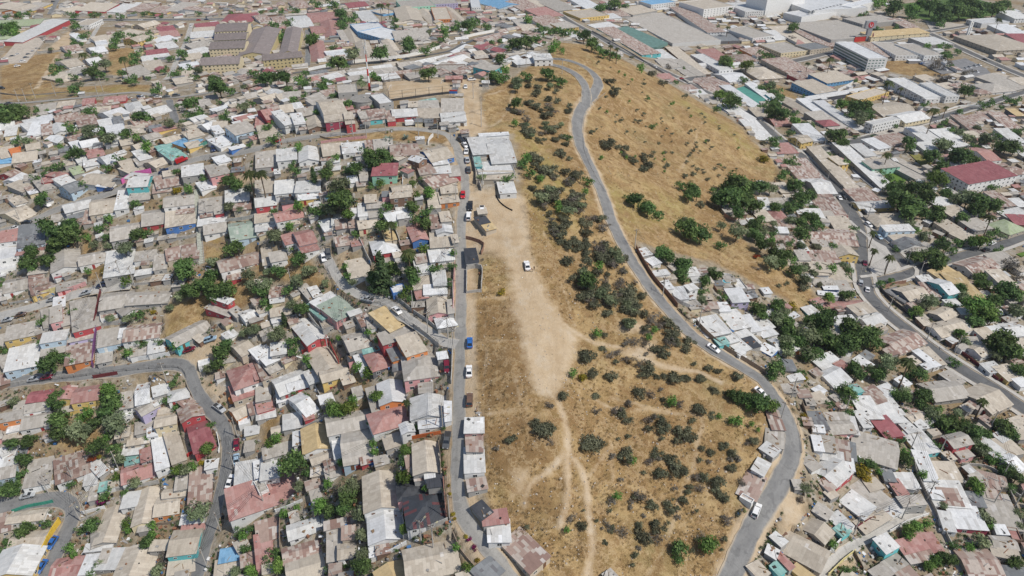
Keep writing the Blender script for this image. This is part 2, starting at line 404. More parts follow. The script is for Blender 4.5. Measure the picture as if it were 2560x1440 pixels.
class Geo:
    """collects boxes, bars, prisms for ONE mesh"""
    def __init__(self): self.v, self.f, self.m = [], [], []
    def add(self, verts, faces, mi=0):
        k = len(self.v); self.v += [tuple(p) for p in verts]; self.f += [tuple(i + k for i in f) for f in faces]; self.m += [mi] * len(faces)
    def box(self, x0, x1, y0, y1, z0, z1, mi=0):
        self.add([(x0, y0, z0), (x1, y0, z0), (x1, y1, z0), (x0, y1, z0), (x0, y0, z1), (x1, y0, z1), (x1, y1, z1), (x0, y1, z1)],
                 [(0, 3, 2, 1), (4, 5, 6, 7), (0, 1, 5, 4), (1, 2, 6, 5), (2, 3, 7, 6), (3, 0, 4, 7)], mi)
    def bar(self, a, b, r0, r1=None, n=6, mi=0, cap=True):
        a, b = Vector(a), Vector(b); d = (b - a)
        if d.length < 1e-6: return
        d.normalize(); u = d.orthogonal().normalized(); w = d.cross(u); r1 = r0 if r1 is None else r1
        vs = []
        for c, r in ((a, r0), (b, r1)):
            for i in range(n):
                t = 2 * math.pi * i / n; vs.append(c + (u * math.cos(t) + w * math.sin(t)) * r)
        fs = [(i, (i + 1) % n, n + (i + 1) % n, n + i) for i in range(n)]
        if cap: fs += [tuple(range(n - 1, -1, -1)), tuple(range(n, 2 * n))]
        self.add(vs, fs, mi)
    def prism(self, poly, x0, x1, mi=0):
        """a closed (y, z) outline drawn out along x"""
        n = len(poly); vs = [(x0, y, z) for y, z in poly] + [(x1, y, z) for y, z in poly]
        fs = [(i, (i + 1) % n, n + (i + 1) % n, n + i) for i in range(n)] + [tuple(range(n - 1, -1, -1)), tuple(range(n, 2 * n))]
        self.add(vs, fs, mi)
    def obj(self, name, mat, parent=None, loc=None, rotz=0.0, smooth=False):
        o = mesh_obj(name, self.v, self.f, mat, parent, None, loc, rotz, smooth)
        if max(self.m, default=0): o.data.polygons.foreach_set("material_index", self.m)
        return o
def fix_normals(o):
    bm = bmesh.new(); bm.from_mesh(o.data); bmesh.ops.recalc_face_normals(bm, faces=bm.faces); bm.to_mesh(o.data); bm.free()

# ---------------------------------------------------------------- labels that single each thing out
MARKS = []
ORD = "nearest second third fourth fifth sixth seventh eighth ninth tenth eleventh twelfth thirteenth fourteenth fifteenth sixteenth seventeenth eighteenth nineteenth twentieth".split()
for t in ("twenty", "thirty", "forty", "fifty"):
    ORD += [t + "-" + q for q in "first second third fourth fifth sixth seventh eighth ninth".split()] + [{"twenty": "thirtieth", "thirty": "fortieth", "forty": "fiftieth", "fifty": "sixtieth"}[t]]
def give_labels(items):
    """items: [object, what it looks like, px, py]. A look nobody else has stands alone; else the nearest landmark, its side, and the count from it"""
    groups = {}; looks = {}
    for it in items: looks[it[1]] = looks.get(it[1], 0) + 1
    for it in items:
        px, py = it[2], it[3]
        k = min(range(len(MARKS)), key=lambda i: math.hypot(px - MARKS[i][1], 1.25 * (py - MARKS[i][2])))
        dx, dy = px - MARKS[k][1], py - MARKS[k][2]
        side = ("left of" if dx < 0 else "right of") if abs(dx) > 1.25 * abs(dy) else ("beyond" if dy < 0 else "in front of")
        groups.setdefault((it[1], k, side), []).append((math.hypot(dx, dy), it))
    for (look, k, side), rows in groups.items():
        rows.sort(key=lambda r: r[0])
        for i, (d, it) in enumerate(rows):
            if looks[look] == 1 and len(look.split()) > 4: s = look
            elif len(rows) == 1: s = f"{look} {side} the {MARKS[k][0]}"
            else: s = f"{look}, {ORD[min(i, len(ORD) - 1)]} {side} the {MARKS[k][0]}"
            it[0]["label"] = s

# ---------------------------------------------------------------- the land itself
def pts(s):
    return [tuple(float(c) for c in q.split(",")) for q in s.split()]
def smooth_line(p, step=2.0):
    p = np.array(p, float); out = []
    q = np.concatenate([[2 * p[0] - p[1]], p, [2 * p[-1] - p[-2]]])
    for i in range(1, len(q) - 2):
        a, b, c, d = q[i - 1:i + 3]
        k = max(2, int(np.linalg.norm(c - b) / step))
        for t in np.arange(k) / k:
            out.append(0.5 * (2 * b + (c - a) * t + (2 * a - 5 * b + 4 * c - d) * t * t + (3 * b - a - 3 * c + d) * t ** 3))
    out.append(p[-1])
    return np.array(out)
def world_line(px_pts):
    return [ground(x, y)[:2] for x, y in px_pts]
def seg_dist(q, line):
    best = np.full(len(q), 1e9)
    for a, b in zip(line[:-1], line[1:]):
        d = b - a; L = (d * d).sum() + 1e-9
        t = np.clip(((q - a) @ d) / L, 0, 1)
        best = np.minimum(best, np.hypot(*(q - a - t[:, None] * d).T))
    return best
def inside(q, poly):
    r = np.zeros(len(q), bool); m = len(poly)
    for i in range(m):
        (x0, y0), (x1, y1) = poly[i], poly[(i + 1) % m]
        c = (y0 > q[:, 1]) != (y1 > q[:, 1])
        with np.errstate(all='ignore'):
            r ^= c & (q[:, 0] < (x1 - x0) * (q[:, 1] - y0) / (y1 - y0 + 1e-12) + x0)
    return r
ys = np.concatenate([np.geomspace(62, 1500, 600), np.geomspace(1600, 6000, 8)])
sx = np.concatenate([[-4, -2.6, -1.9, -1.5, -1.25, -1.1], np.linspace(-1, 1, 560), [1.1, 1.25, 1.5, 1.9, 2.6, 4]])
NXg, NYg = len(sx), len(ys)
X = sx[None] * (0.80 * ys[:, None] + 62); Y = np.repeat(ys[:, None], NXg, 1)
Z = height(X, Y)
Q = np.stack([X.ravel(), Y.ravel()], 1)
zone = np.zeros((len(Q), 4), np.float32)
def zone_poly(ch, s, soft=3.0, val=1.0):
    line = np.array(world_line(dense(pts(s))))
    lo, hi = line.min(0) - soft, line.max(0) + soft
    k = np.where((Q > lo).all(1) & (Q < hi).all(1))[0]
    if not len(k): return
    q = Q[k]; d = seg_dist(q, np.concatenate([line, line[:1]])); d = np.where(inside(q, line), d, -d)
    zone[k, ch] = np.maximum(zone[k, ch], val * np.clip(0.5 + d / (2 * soft), 0, 1))
def zone_path(ch, s, width, soft=1.0, val=1.0):
    line = smooth_line(world_line(pts(s)), 3.0)
    lo, hi = line.min(0) - 8, line.max(0) + 8
    k = np.where((Q > lo).all(1) & (Q < hi).all(1))[0]
    if not len(k): return
    d = seg_dist(Q[k], line)
    zone[k, ch] = np.maximum(zone[k, ch], val * np.clip(0.5 + (width / 2 - d) / (2 * soft), 0, 1))
def dense(p):
    out = []
    for (x0, y0), (x1, y1) in zip(p, p[1:] + p[:1]):
        k = max(1, int(math.hypot(x1 - x0, y1 - y0) / 40))
        out += [(x0 + (x1 - x0) * i / k, y0 + (y1 - y0) * i / k) for i in range(k)]
    return out
HILL = "1200,330 1205,235 1290,190 1330,160 1425,108 1480,112 1560,150 1700,226 1830,300 1930,400 1958,450 1830,460 1780,480 1830,560 1900,640 1990,680 2045,745 2000,768 1880,705 1780,655 1640,620 1590,600 1600,640 1700,780 1800,880 1900,960 1925,1020 1912,1130 1850,1230 1825,1440 1820,1500 1400,1500 1295,1360 1218,1260 1205,1050 1190,1000 1182,760 1215,640 1320,640 1315,540 1300,430 1285,335"
GRASS = [HILL, "425,760 500,740 560,690 640,670 640,760 520,800 470,840 410,860", "500,600 560,620 560,655 510,650", "0,170 60,140 150,130 135,220 290,212 382,212 360,236 200,228 90,246 0,250",
         "150,1060 230,1050 260,1090 200,1145 140,1110", "660,1045 704,1040 670,1110 655,1110", "1925,660 2000,720 2040,750 2000,780 1930,720", "800,340 1060,325 1130,345 1125,360 1060,352 800,352", "210,560 270,690 220,700 200,640",
         "500,490 520,610 560,620 560,600", "620,620 760,640 830,720 790,720 640,690", "860,860 930,1000 880,950", "270,120 340,120 330,190 270,185", "2200,140 2300,160 2380,190 2280,190 2205,175", "1930,205 1975,225 2000,250 1960,240"]
DIRT = ["1160,565 1195,530 1172,478 1240,474 1308,496 1318,560 1324,640 1355,715 1398,785 1445,850 1428,910 1410,965 1378,1000 1335,966 1312,905 1300,840 1280,770 1280,700 1262,655 1215,622 1155,606",
        "1160,480 1180,500 1180,620 1178,760 1186,900 1190,1050 1168,1060 1160,900", "1148,190 1200,190 1200,260 1220,322 1180,342 1140,335 1160,270", "960,205 1120,195 1137,235 975,250", "430,918 520,850 560,828 560,870 530,900 490,932",
        "495,950 540,955 577,1008 572,1018 520,985", "1960,1222 2022,1258 1992,1330 1942,1342", "1155,1060 1175,1060 1178,1180 1160,1200", "1280,1180 1322,1170 1322,1232 1280,1245", "560,440 680,420 690,440 580,470",
        "1540,870 1640,850 1650,890 1560,890", "1545,800 1620,800 1625,835 1540,830", "115,125 180,70 180,120 140,130", "0,140 60,110 110,125 30,160", "845,640 870,620 880,660 850,672", "1120,985 1135,990 1125,1130 1105,1180", "2440,1390 2500,1350 2520,1440 2440,1440", "2100,1400 2150,1390 2140,1430 2090,1440"]
PATHS = ["1385,988 1392,1000 1410,1043 1420,1093 1423,1133 1450,1167 1467,1210 1470,1260 1477,1327 1480,1377 1466,1445|2.6", "1420,1135 1418,1193 1420,1243 1402,1312|2.8", "1415,1135 1367,1180 1323,1213 1310,1262|2.2", "1405,808 1440,830 1487,857 1547,867 1597,890 1663,917 1747,930 1800,955|2.6",
         "1530,993 1597,1010 1663,1030 1753,1043 1743,1110 1735,1173|1.6", "1735,1173 1697,1250 1687,1293 1657,1377 1617,1440|1.2", "1527,1103 1530,1160 1532,1200|1.2", "1340,540 1367,597 1383,653 1407,720 1423,763 1437,813|1.0", "1757,303 1727,377 1697,430|1.4",
         "1207,240 1280,217 1357,185|1.8", "1284,225 1270,273 1240,310 1207,322|1.8", "1170,743 1273,742|1.3", "1193,857 1280,850 1310,850|1.2", "1160,1027 1227,1033 1290,1022 1320,1020|1.2", "143,137 113,187 90,220|4", "1480,990 1530,1020 1620,1020|1.0", "1475,1190 1500,1150 1527,1120|1.0", "1290,940 1300,1010|1.0",
         "1208,980 1215,900 1213,800|1.0", "1830,300 1900,380 1930,410|1.0", "1450,170 1470,130 1430,110|1.5"]
for s in GRASS: zone_poly(0, s, 3.0)
for i, s in enumerate(DIRT): zone_poly(1, s, 3.6 if i == 0 else 2.4, 1.0 if i < 5 else .8)
for s in PATHS: zone_path(1, s.split("|")[0], float(s.split("|")[1]) * .85, 1.1, .78 if float(s.split("|")[1]) > 1.9 else .64)
for s, w in (("1133,360 1150,393 1162,433 1165,480 1163,580 1160,680 1160,780 1158,880 1156,960 1154,1060 1153,1127 1151,1193 1155,1243 1168,1293 1195,1333 1228,1373 1262,1410", 8.0), ("1467,253 1450,280 1443,313 1448,353 1463,390 1483,430 1500,470 1527,547 1548,593 1573,640 1607,693 1643,743 1687,793 1733,840 1787,877 1847,913 1908,953 1955,1020 1973,1058 1982,1100 1977,1147 1957,1193 1932,1240 1905,1280 1880,1320 1853,1380 1827,1440", 8.6)): zone_path(1, s, w, 1.4, .85)
for s in ["1490,440 1560,480 1600,560 1560,560 1510,480", "1560,480 1640,520 1660,560 1600,560", "1640,480 1700,500 1720,540 1660,540", "1290,330 1330,330 1450,480 1400,500 1310,420", "1700,240 1800,300 1900,380 1880,390 1780,310 1690,250", "560,590 600,600 570,630", "1340,480 1440,520 1400,600 1350,560", "430,240 150,235 100,240 300,215"]:
    zone_poly(2, s, 8.0, .9)
for s in ["1192,762 1300,758 1312,838 1202,850", "1190,866 1288,862 1342,960 1312,1008 1200,1028", "1212,1052 1300,1030 1385,1060 1400,1130 1300,1190 1225,1210", "1330,1220 1400,1200 1400,1300 1290,1290"]: zone_poly(3, s, 2.5)
for s in ("1172,575 1230,590 1290,640 1325,720 1355,790 1375,870 1380,985", "1168,570 1235,578 1298,630 1336,715 1370,790 1392,870 1388,990", "1185,500 1240,530 1285,580 1300,660 1320,740 1330,820 1350,900", "1440,840 1390,800 1340,760 1300,700", "1300,520 1290,580 1270,600 1180,590", "1360,780 1400,830 1410,880 1390,940", "1185,200 1178,250 1190,310 1165,345", "1172,200 1170,260 1175,320 1150,340"): zone_path(3, s, .5, .7, .8)
for s in ["1440,300 1400,400 1440,460 1480,440", "1340,240 1440,260 1430,340 1330,330", "1600,330 1720,330 1740,400 1620,420"]: zone_poly(3, s, 9.0, .6)
me = bpy.data.meshes.new("ground")
nf = (NXg - 1) * (NYg - 1)
me.vertices.add(len(Q)); me.vertices.foreach_set("co", np.stack([X, Y, Z], -1).ravel().astype(np.float32))
ii = (np.arange(NYg - 1)[:, None] * NXg + np.arange(NXg - 1)[None]).ravel()
quads = np.stack([ii, ii + 1, ii + NXg + 1, ii + NXg], 1).astype(np.int32)
me.loops.add(nf * 4); me.loops.foreach_set("vertex_index", quads.ravel())
me.polygons.add(nf); me.polygons.foreach_set("loop_start", np.arange(nf, dtype=np.int32) * 4); me.polygons.foreach_set("loop_total", np.full(nf, 4, np.int32))
me.polygons.foreach_set("use_smooth", np.ones(nf, bool))
me.update()
at = me.attributes.new("zone", 'FLOAT_COLOR', 'POINT'); at.data.foreach_set("color", zone.ravel())
me.materials.append(ground_mat())
g_ob = link(bpy.data.objects.new("ground", me)); tag(g_ob, kind="structure")

# ---------------------------------------------------------------- roads
ASPH = road_mat("asphalt", (.165, .166, .168), (.215, .214, .21)); DUSTY = road_mat("dusty cement asphalt", (.255, .248, .235), (.315, .305, .285), .3); ASPH_D = road_mat("dark asphalt", (.105, .107, .11), (.14, .142, .145), .25); CONC = road_mat("cement road", (.36, .35, .33), (.43, .415, .39), .3)
KERB = plain("kerb cement", (.44, .42, .39), .9, .15)
LINES = []
def strip(name, line, half0, half1, lift, mat, kind="structure"):
    """a sheet along a line, from half0 left of it to half1 right, laid on the land"""
    t = np.gradient(line, axis=0); t /= np.linalg.norm(t, axis=1)[:, None] + 1e-9
    nrm = np.stack([t[:, 1], -t[:, 0]], 1)
    W_ = 7; v, uv = [], []
    s = np.concatenate([[0], np.cumsum(np.hypot(*np.diff(line, axis=0).T))])
    for j in range(W_):
        a = half0 + (half1 - half0) * j / (W_ - 1)
        rag = (.16 * np.sin(s * .43 + half0) + .12 * np.sin(s * 1.13 + 2 * half1) + .10 * np.sin(s * .19 + j)) * (1 if mat not in (KERB, ASPH_D) else 0) * ((j == W_ - 1) * 1.0 - (j == 0) * 1.0)
        p = line + nrm * (a + rag)[:, None] if np.ndim(rag) else line + nrm * a
        v.append(np.stack([p[:, 0], p[:, 1], height(p[:, 0], p[:, 1]) + lift], 1)); uv.append(np.stack([np.full(len(s), j / (W_ - 1)), s], 1))
    v = np.stack(v, 1); uv = np.stack(uv, 1); n = len(line)
    idx = lambda i, j: i * W_ + j
    fs = [(idx(i, j), idx(i, j + 1), idx(i + 1, j + 1), idx(i + 1, j)) for i in range(n - 1) for j in range(W_ - 1)]
    vf = v.reshape(-1, 3); uf = uv.reshape(-1, 2)
    o = mesh_obj(name, vf, fs, mat, None, [[uf[k] for k in f] for f in fs], smooth=True)
    fix_normals(o)
    if o.data.polygons[0].normal.z < 0: o.data.flip_normals()
    if kind: o["kind"] = kind
    return o
ROADS = [  # name, material, width, pavements, points in the view
    ("ridge_road", DUSTY, 3.9, 0, "640,373 690,357 800,340 907,329 973,323 1040,323 1107,333 1135,355 1150,393 1160,433 1163,480 1157,513 1153,580 1152,680 1152,780 1150,880 1148,960 1146,1060 1145,1127 1143,1193 1147,1243 1160,1293 1187,1333 1220,1373 1250,1407 1275,1442 1330,1500"),
    ("hill_road", ASPH, 6.0, 0, "1373,147 1413,150 1453,163 1482,183 1496,207 1487,229 1467,253 1450,280 1443,313 1448,353 1463,390 1483,430 1500,470 1512,500 1527,547 1548,593 1573,640 1607,693 1643,743 1687,793 1733,840 1787,877 1847,913 1908,953 1930,985 1955,1020 1973,1058 1982,1100 1977,1147 1957,1193 1932,1240 1905,1280 1880,1320 1853,1380 1827,1440 1790,1520"),
    ("hill_branch_road", ASPH, 5.6, 0, "1280,166 1317,163 1380,163 1423,177 1453,200 1466,230 1464,262"),
    ("lower_street", ASPH, 4.8, 0, "-40,967 0,960 100,947 200,937 300,928 367,917 427,911 463,917 480,942 492,975 513,1012 547,1047 567,1087 570,1120 567,1160 560,1200 547,1247 530,1307 513,1367 493,1440 470,1500"),
    ("terrace_street", CONC, 4.6, 0, "-40,798 0,790 100,763 187,737 267,720 330,713"),
    ("corner_street", ASPH, 5.6, 0, "-40,1272 0,1267 67,1257 140,1248 175,1260 182,1293 165,1333 143,1377 118,1440 95,1490"),
    ("lane", CONC, 3.7, 0, "800,628 815,645 827,667 847,697 873,723 907,740 940,752 973,763 1007,790 1057,823 1107,853 1142,862"),
    ("west_street", DUSTY, 5.2, 0, "655,370 583,383 500,396 440,417 400,435 340,455 280,482 150,522 93,547 20,575 -40,590"),
    ("south_lane", CONC, 3.0, 0, "2310,1275 2270,1295 2220,1320 2170,1345 2120,1375 2080,1405 2050,1440 2030,1470"),
    ("narrow_alley", CONC, 2.2, 0, "2275,1140 2315,1230 2340,1290 2370,1350 2400,1420 2420,1470"),
    ("avenue", ASPH_D, 7.4, 1, "1370,15 1430,57 1480,83 1547,123 1613,155 1686,190 1757,225 1826,262 1890,300 1929,332 1972,368 2010,397 2053,440 2087,473 2107,500 2133,540 2147,573 2150,613 2153,653 2160,690 2167,727 2187,755 2220,787 2270,827 2320,867 2387,913 2453,953 2530,1003 2600,1050"),
    ("avenue_branch", ASPH_D, 6.0, 1, "2140,552 2165,575 2193,597 2233,632 2262,662 2268,682 2225,697 2165,706"),
    ("station_street", ASPH_D, 6.0, 1, "2255,690 2290,678 2330,664 2403,640 2487,618 2560,592 2640,566"),
    ("cross_street", ASPH_D, 6.5, 1, "2005,388 2070,370 2153,350 2220,330 2320,303 2387,283 2487,253 2600,218"),
    ("market_street", ASPH_D, 8.0, 1, "1697,203 1760,190 1850,178 1913,165 2000,150 2070,133 2150,116 2220,103 2320,80 2420,63 2540,40 2640,20"),
    ("church_street", ASPH_D, 7.0, 1, "2320,82 2413,127 2503,167 2620,215"),
    ("north_street", ASPH_D, 7.0, 1, "60,52 143,50 233,50 340,50 547,48 700,45"),
    ("north_alley", ASPH, 6.0, 0, "125,36 135,15 148,-10"), ("hamlet_street", CONC, 4.5, 0, "480,58 470,90 463,110 445,145 430,180 415,200"), ("hamlet_lane", CONC, 4.0, 0, "250,60 235,85 220,110"),
    ("west_road", DUSTY, 5.5, 0, "-40,262 0,260 67,257 200,245 333,232 420,244 500,236 560,226 590,235"), ("short_alley", ASPH, 4.5, 0, "423,250 432,280 440,308"),
    ("wall_road", ASPH_D, 6.5, 0, "690,192 773,177 907,158 1023,145 1123,128 1160,110 1233,84"), ("estate_street", ASPH, 4.5, 0, "768,165 770,120 768,75"),
]
for nm, mt, w, pave, s in ROADS:
    ln = smooth_line(world_line(pts(s)), 2.5)
    LINES.append((ln, w, pave))
    far_ = ln[:, 1].mean() > 380
    strip(nm, ln, -w / 2, w / 2, (0.22 if far_ else 0.10) + 0.012 * (len(LINES) % 5), mt)
    if pave:
        for sgn in (-1, 1):
            a, b = sgn * (w / 2 + 0.02), sgn * (w / 2 + 1.9)
            p = strip("pavement", ln, min(a, b), max(a, b), 0.36 + 0.004 * (len(LINES) % 7), KERB)
RD = np.zeros((0, 3))
def on_road(x, y, extra=0.0):
    global RD
    if len(RD) == 0 or RD[-1, 2] != 1e6 + len(LINES):
        RD = np.concatenate([np.column_stack([ln, np.full(len(ln), w / 2 + (1.9 if pave else 0))]) for ln, w, pave in LINES] + [np.array([[1e7, 1e7, 1e6 + len(LINES)]])])
    return bool((np.hypot(RD[:-1, 0] - x, RD[:-1, 1] - y) < RD[:-1, 2] + extra).any())
# ---------------------------------------------------------------- landmarks that labels count from
MARKS[:] = [("round water tank", 905, 250), ("red-and-white antenna mast", 920, 190), ("fenced sports ground", 1045, 225), ("blue school", 940, 75), ("yellow apartment blocks", 690, 130), ("cream apartment blocks", 570, 110),
 ("red warehouse wall", 95, 80), ("brown open field", 70, 190), ("red delivery van", 455, 403), ("turquoise two-storey house", 350, 455), ("tall palm tree", 632, 432), ("red-roofed mint house", 962, 430), ("white van", 1160, 310),
 ("maroon two-storey house", 835, 300), ("hill road fork", 1490, 210), ("sandy clearing", 1300, 590), ("parked black pickup", 1176, 515), ("white open car", 1316, 663), ("walled sandy plot", 1185, 700), ("bright blue house", 450, 560), ("long white stairway", 497, 560),
 ("tall tree clump", 145, 580), ("hillside tree grove", 520, 700), ("red hilltop shack", 555, 755), ("navy parked car", 257, 713), ("purple wall passage", 240, 850), ("cement lane bend", 835, 690), ("large conifer", 955, 680), ("teal-and-green roof", 815, 770), ("orange-red walled house", 1010, 870),
 ("yellow-fronted house", 840, 945), ("big pink-walled house", 1050, 920), ("blue parked car", 1174, 856), ("red-fronted house", 480, 1030), ("lower street bend", 480, 930), ("black awning", 105, 1120), ("yellow fence wall", 120, 1330), ("checkered terrace", 598, 1275), ("dark red-stained roof", 1060, 1280), ("long two-tone roof", 955, 1260),
 ("pink hip roof", 975, 1055), ("white hip roof house", 755, 1015), ("turquoise-fronted house", 465, 1385), ("flowered roadside slope", 1170, 1390), ("rusty roadside shed", 1310, 1380), ("footpath fork", 1420, 1135), ("dirt track split", 1470, 1240), ("great road bend", 1975, 1100), ("bend-side white car", 1890, 1275), ("round blue pool", 1817, 707),
 ("slope-road white car", 1785, 872), ("lone hillside grove", 1735, 565), ("orange flowering bush", 1885, 642), ("triangular palm island", 2195, 640), ("turquoise-walled long house", 2360, 720), ("yellow avenue house", 2110, 640), ("brown patchwork hall", 2250, 855), ("abandoned grey halls", 2420, 1000), ("leaning palm", 2450, 1010), ("red two-storey cabin", 2385, 1110),
 ("long clipped hedge", 2450, 1160), ("bright zinc roof house", 2410, 1300), ("straight narrow alley", 2330, 1270), ("turquoise cabin", 2215, 1365), ("pink-fronted shack", 2100, 1080), ("yellow flowering tree", 2150, 1185), ("maroon-roofed hall", 2450, 450), ("white glass office", 2150, 160), ("white mall", 2070, 30), ("fan-roofed church", 2490, 110),
 ("green tennis court", 1880, 240), ("grey supermarket", 1670, 80), ("car park shed", 1560, 90), ("yellow corner shop", 1410, 65), ("white modern school", 2310, 230), ("ochre cube house", 2100, 405), ("swimming pool garden", 2245, 460), ("city park trees", 2370, 40), ("orange crane house", 2220, 580), ("dense dark tree mass", 2280, 500), ("twin parked silver cars", 2505, 780), ("dark gully trees", 2060, 870),
 ("wooded gully edge", 1930, 540), ("bare hill spur", 1750, 300), ("dry eastern slope", 1620, 380), ("scrubby hill crest", 1380, 320), ("pale track junction", 1600, 890), ("lower hill scrub", 1700, 1200), ("roadside shack row", 1680, 730), ("market crossroad", 1700, 205)]

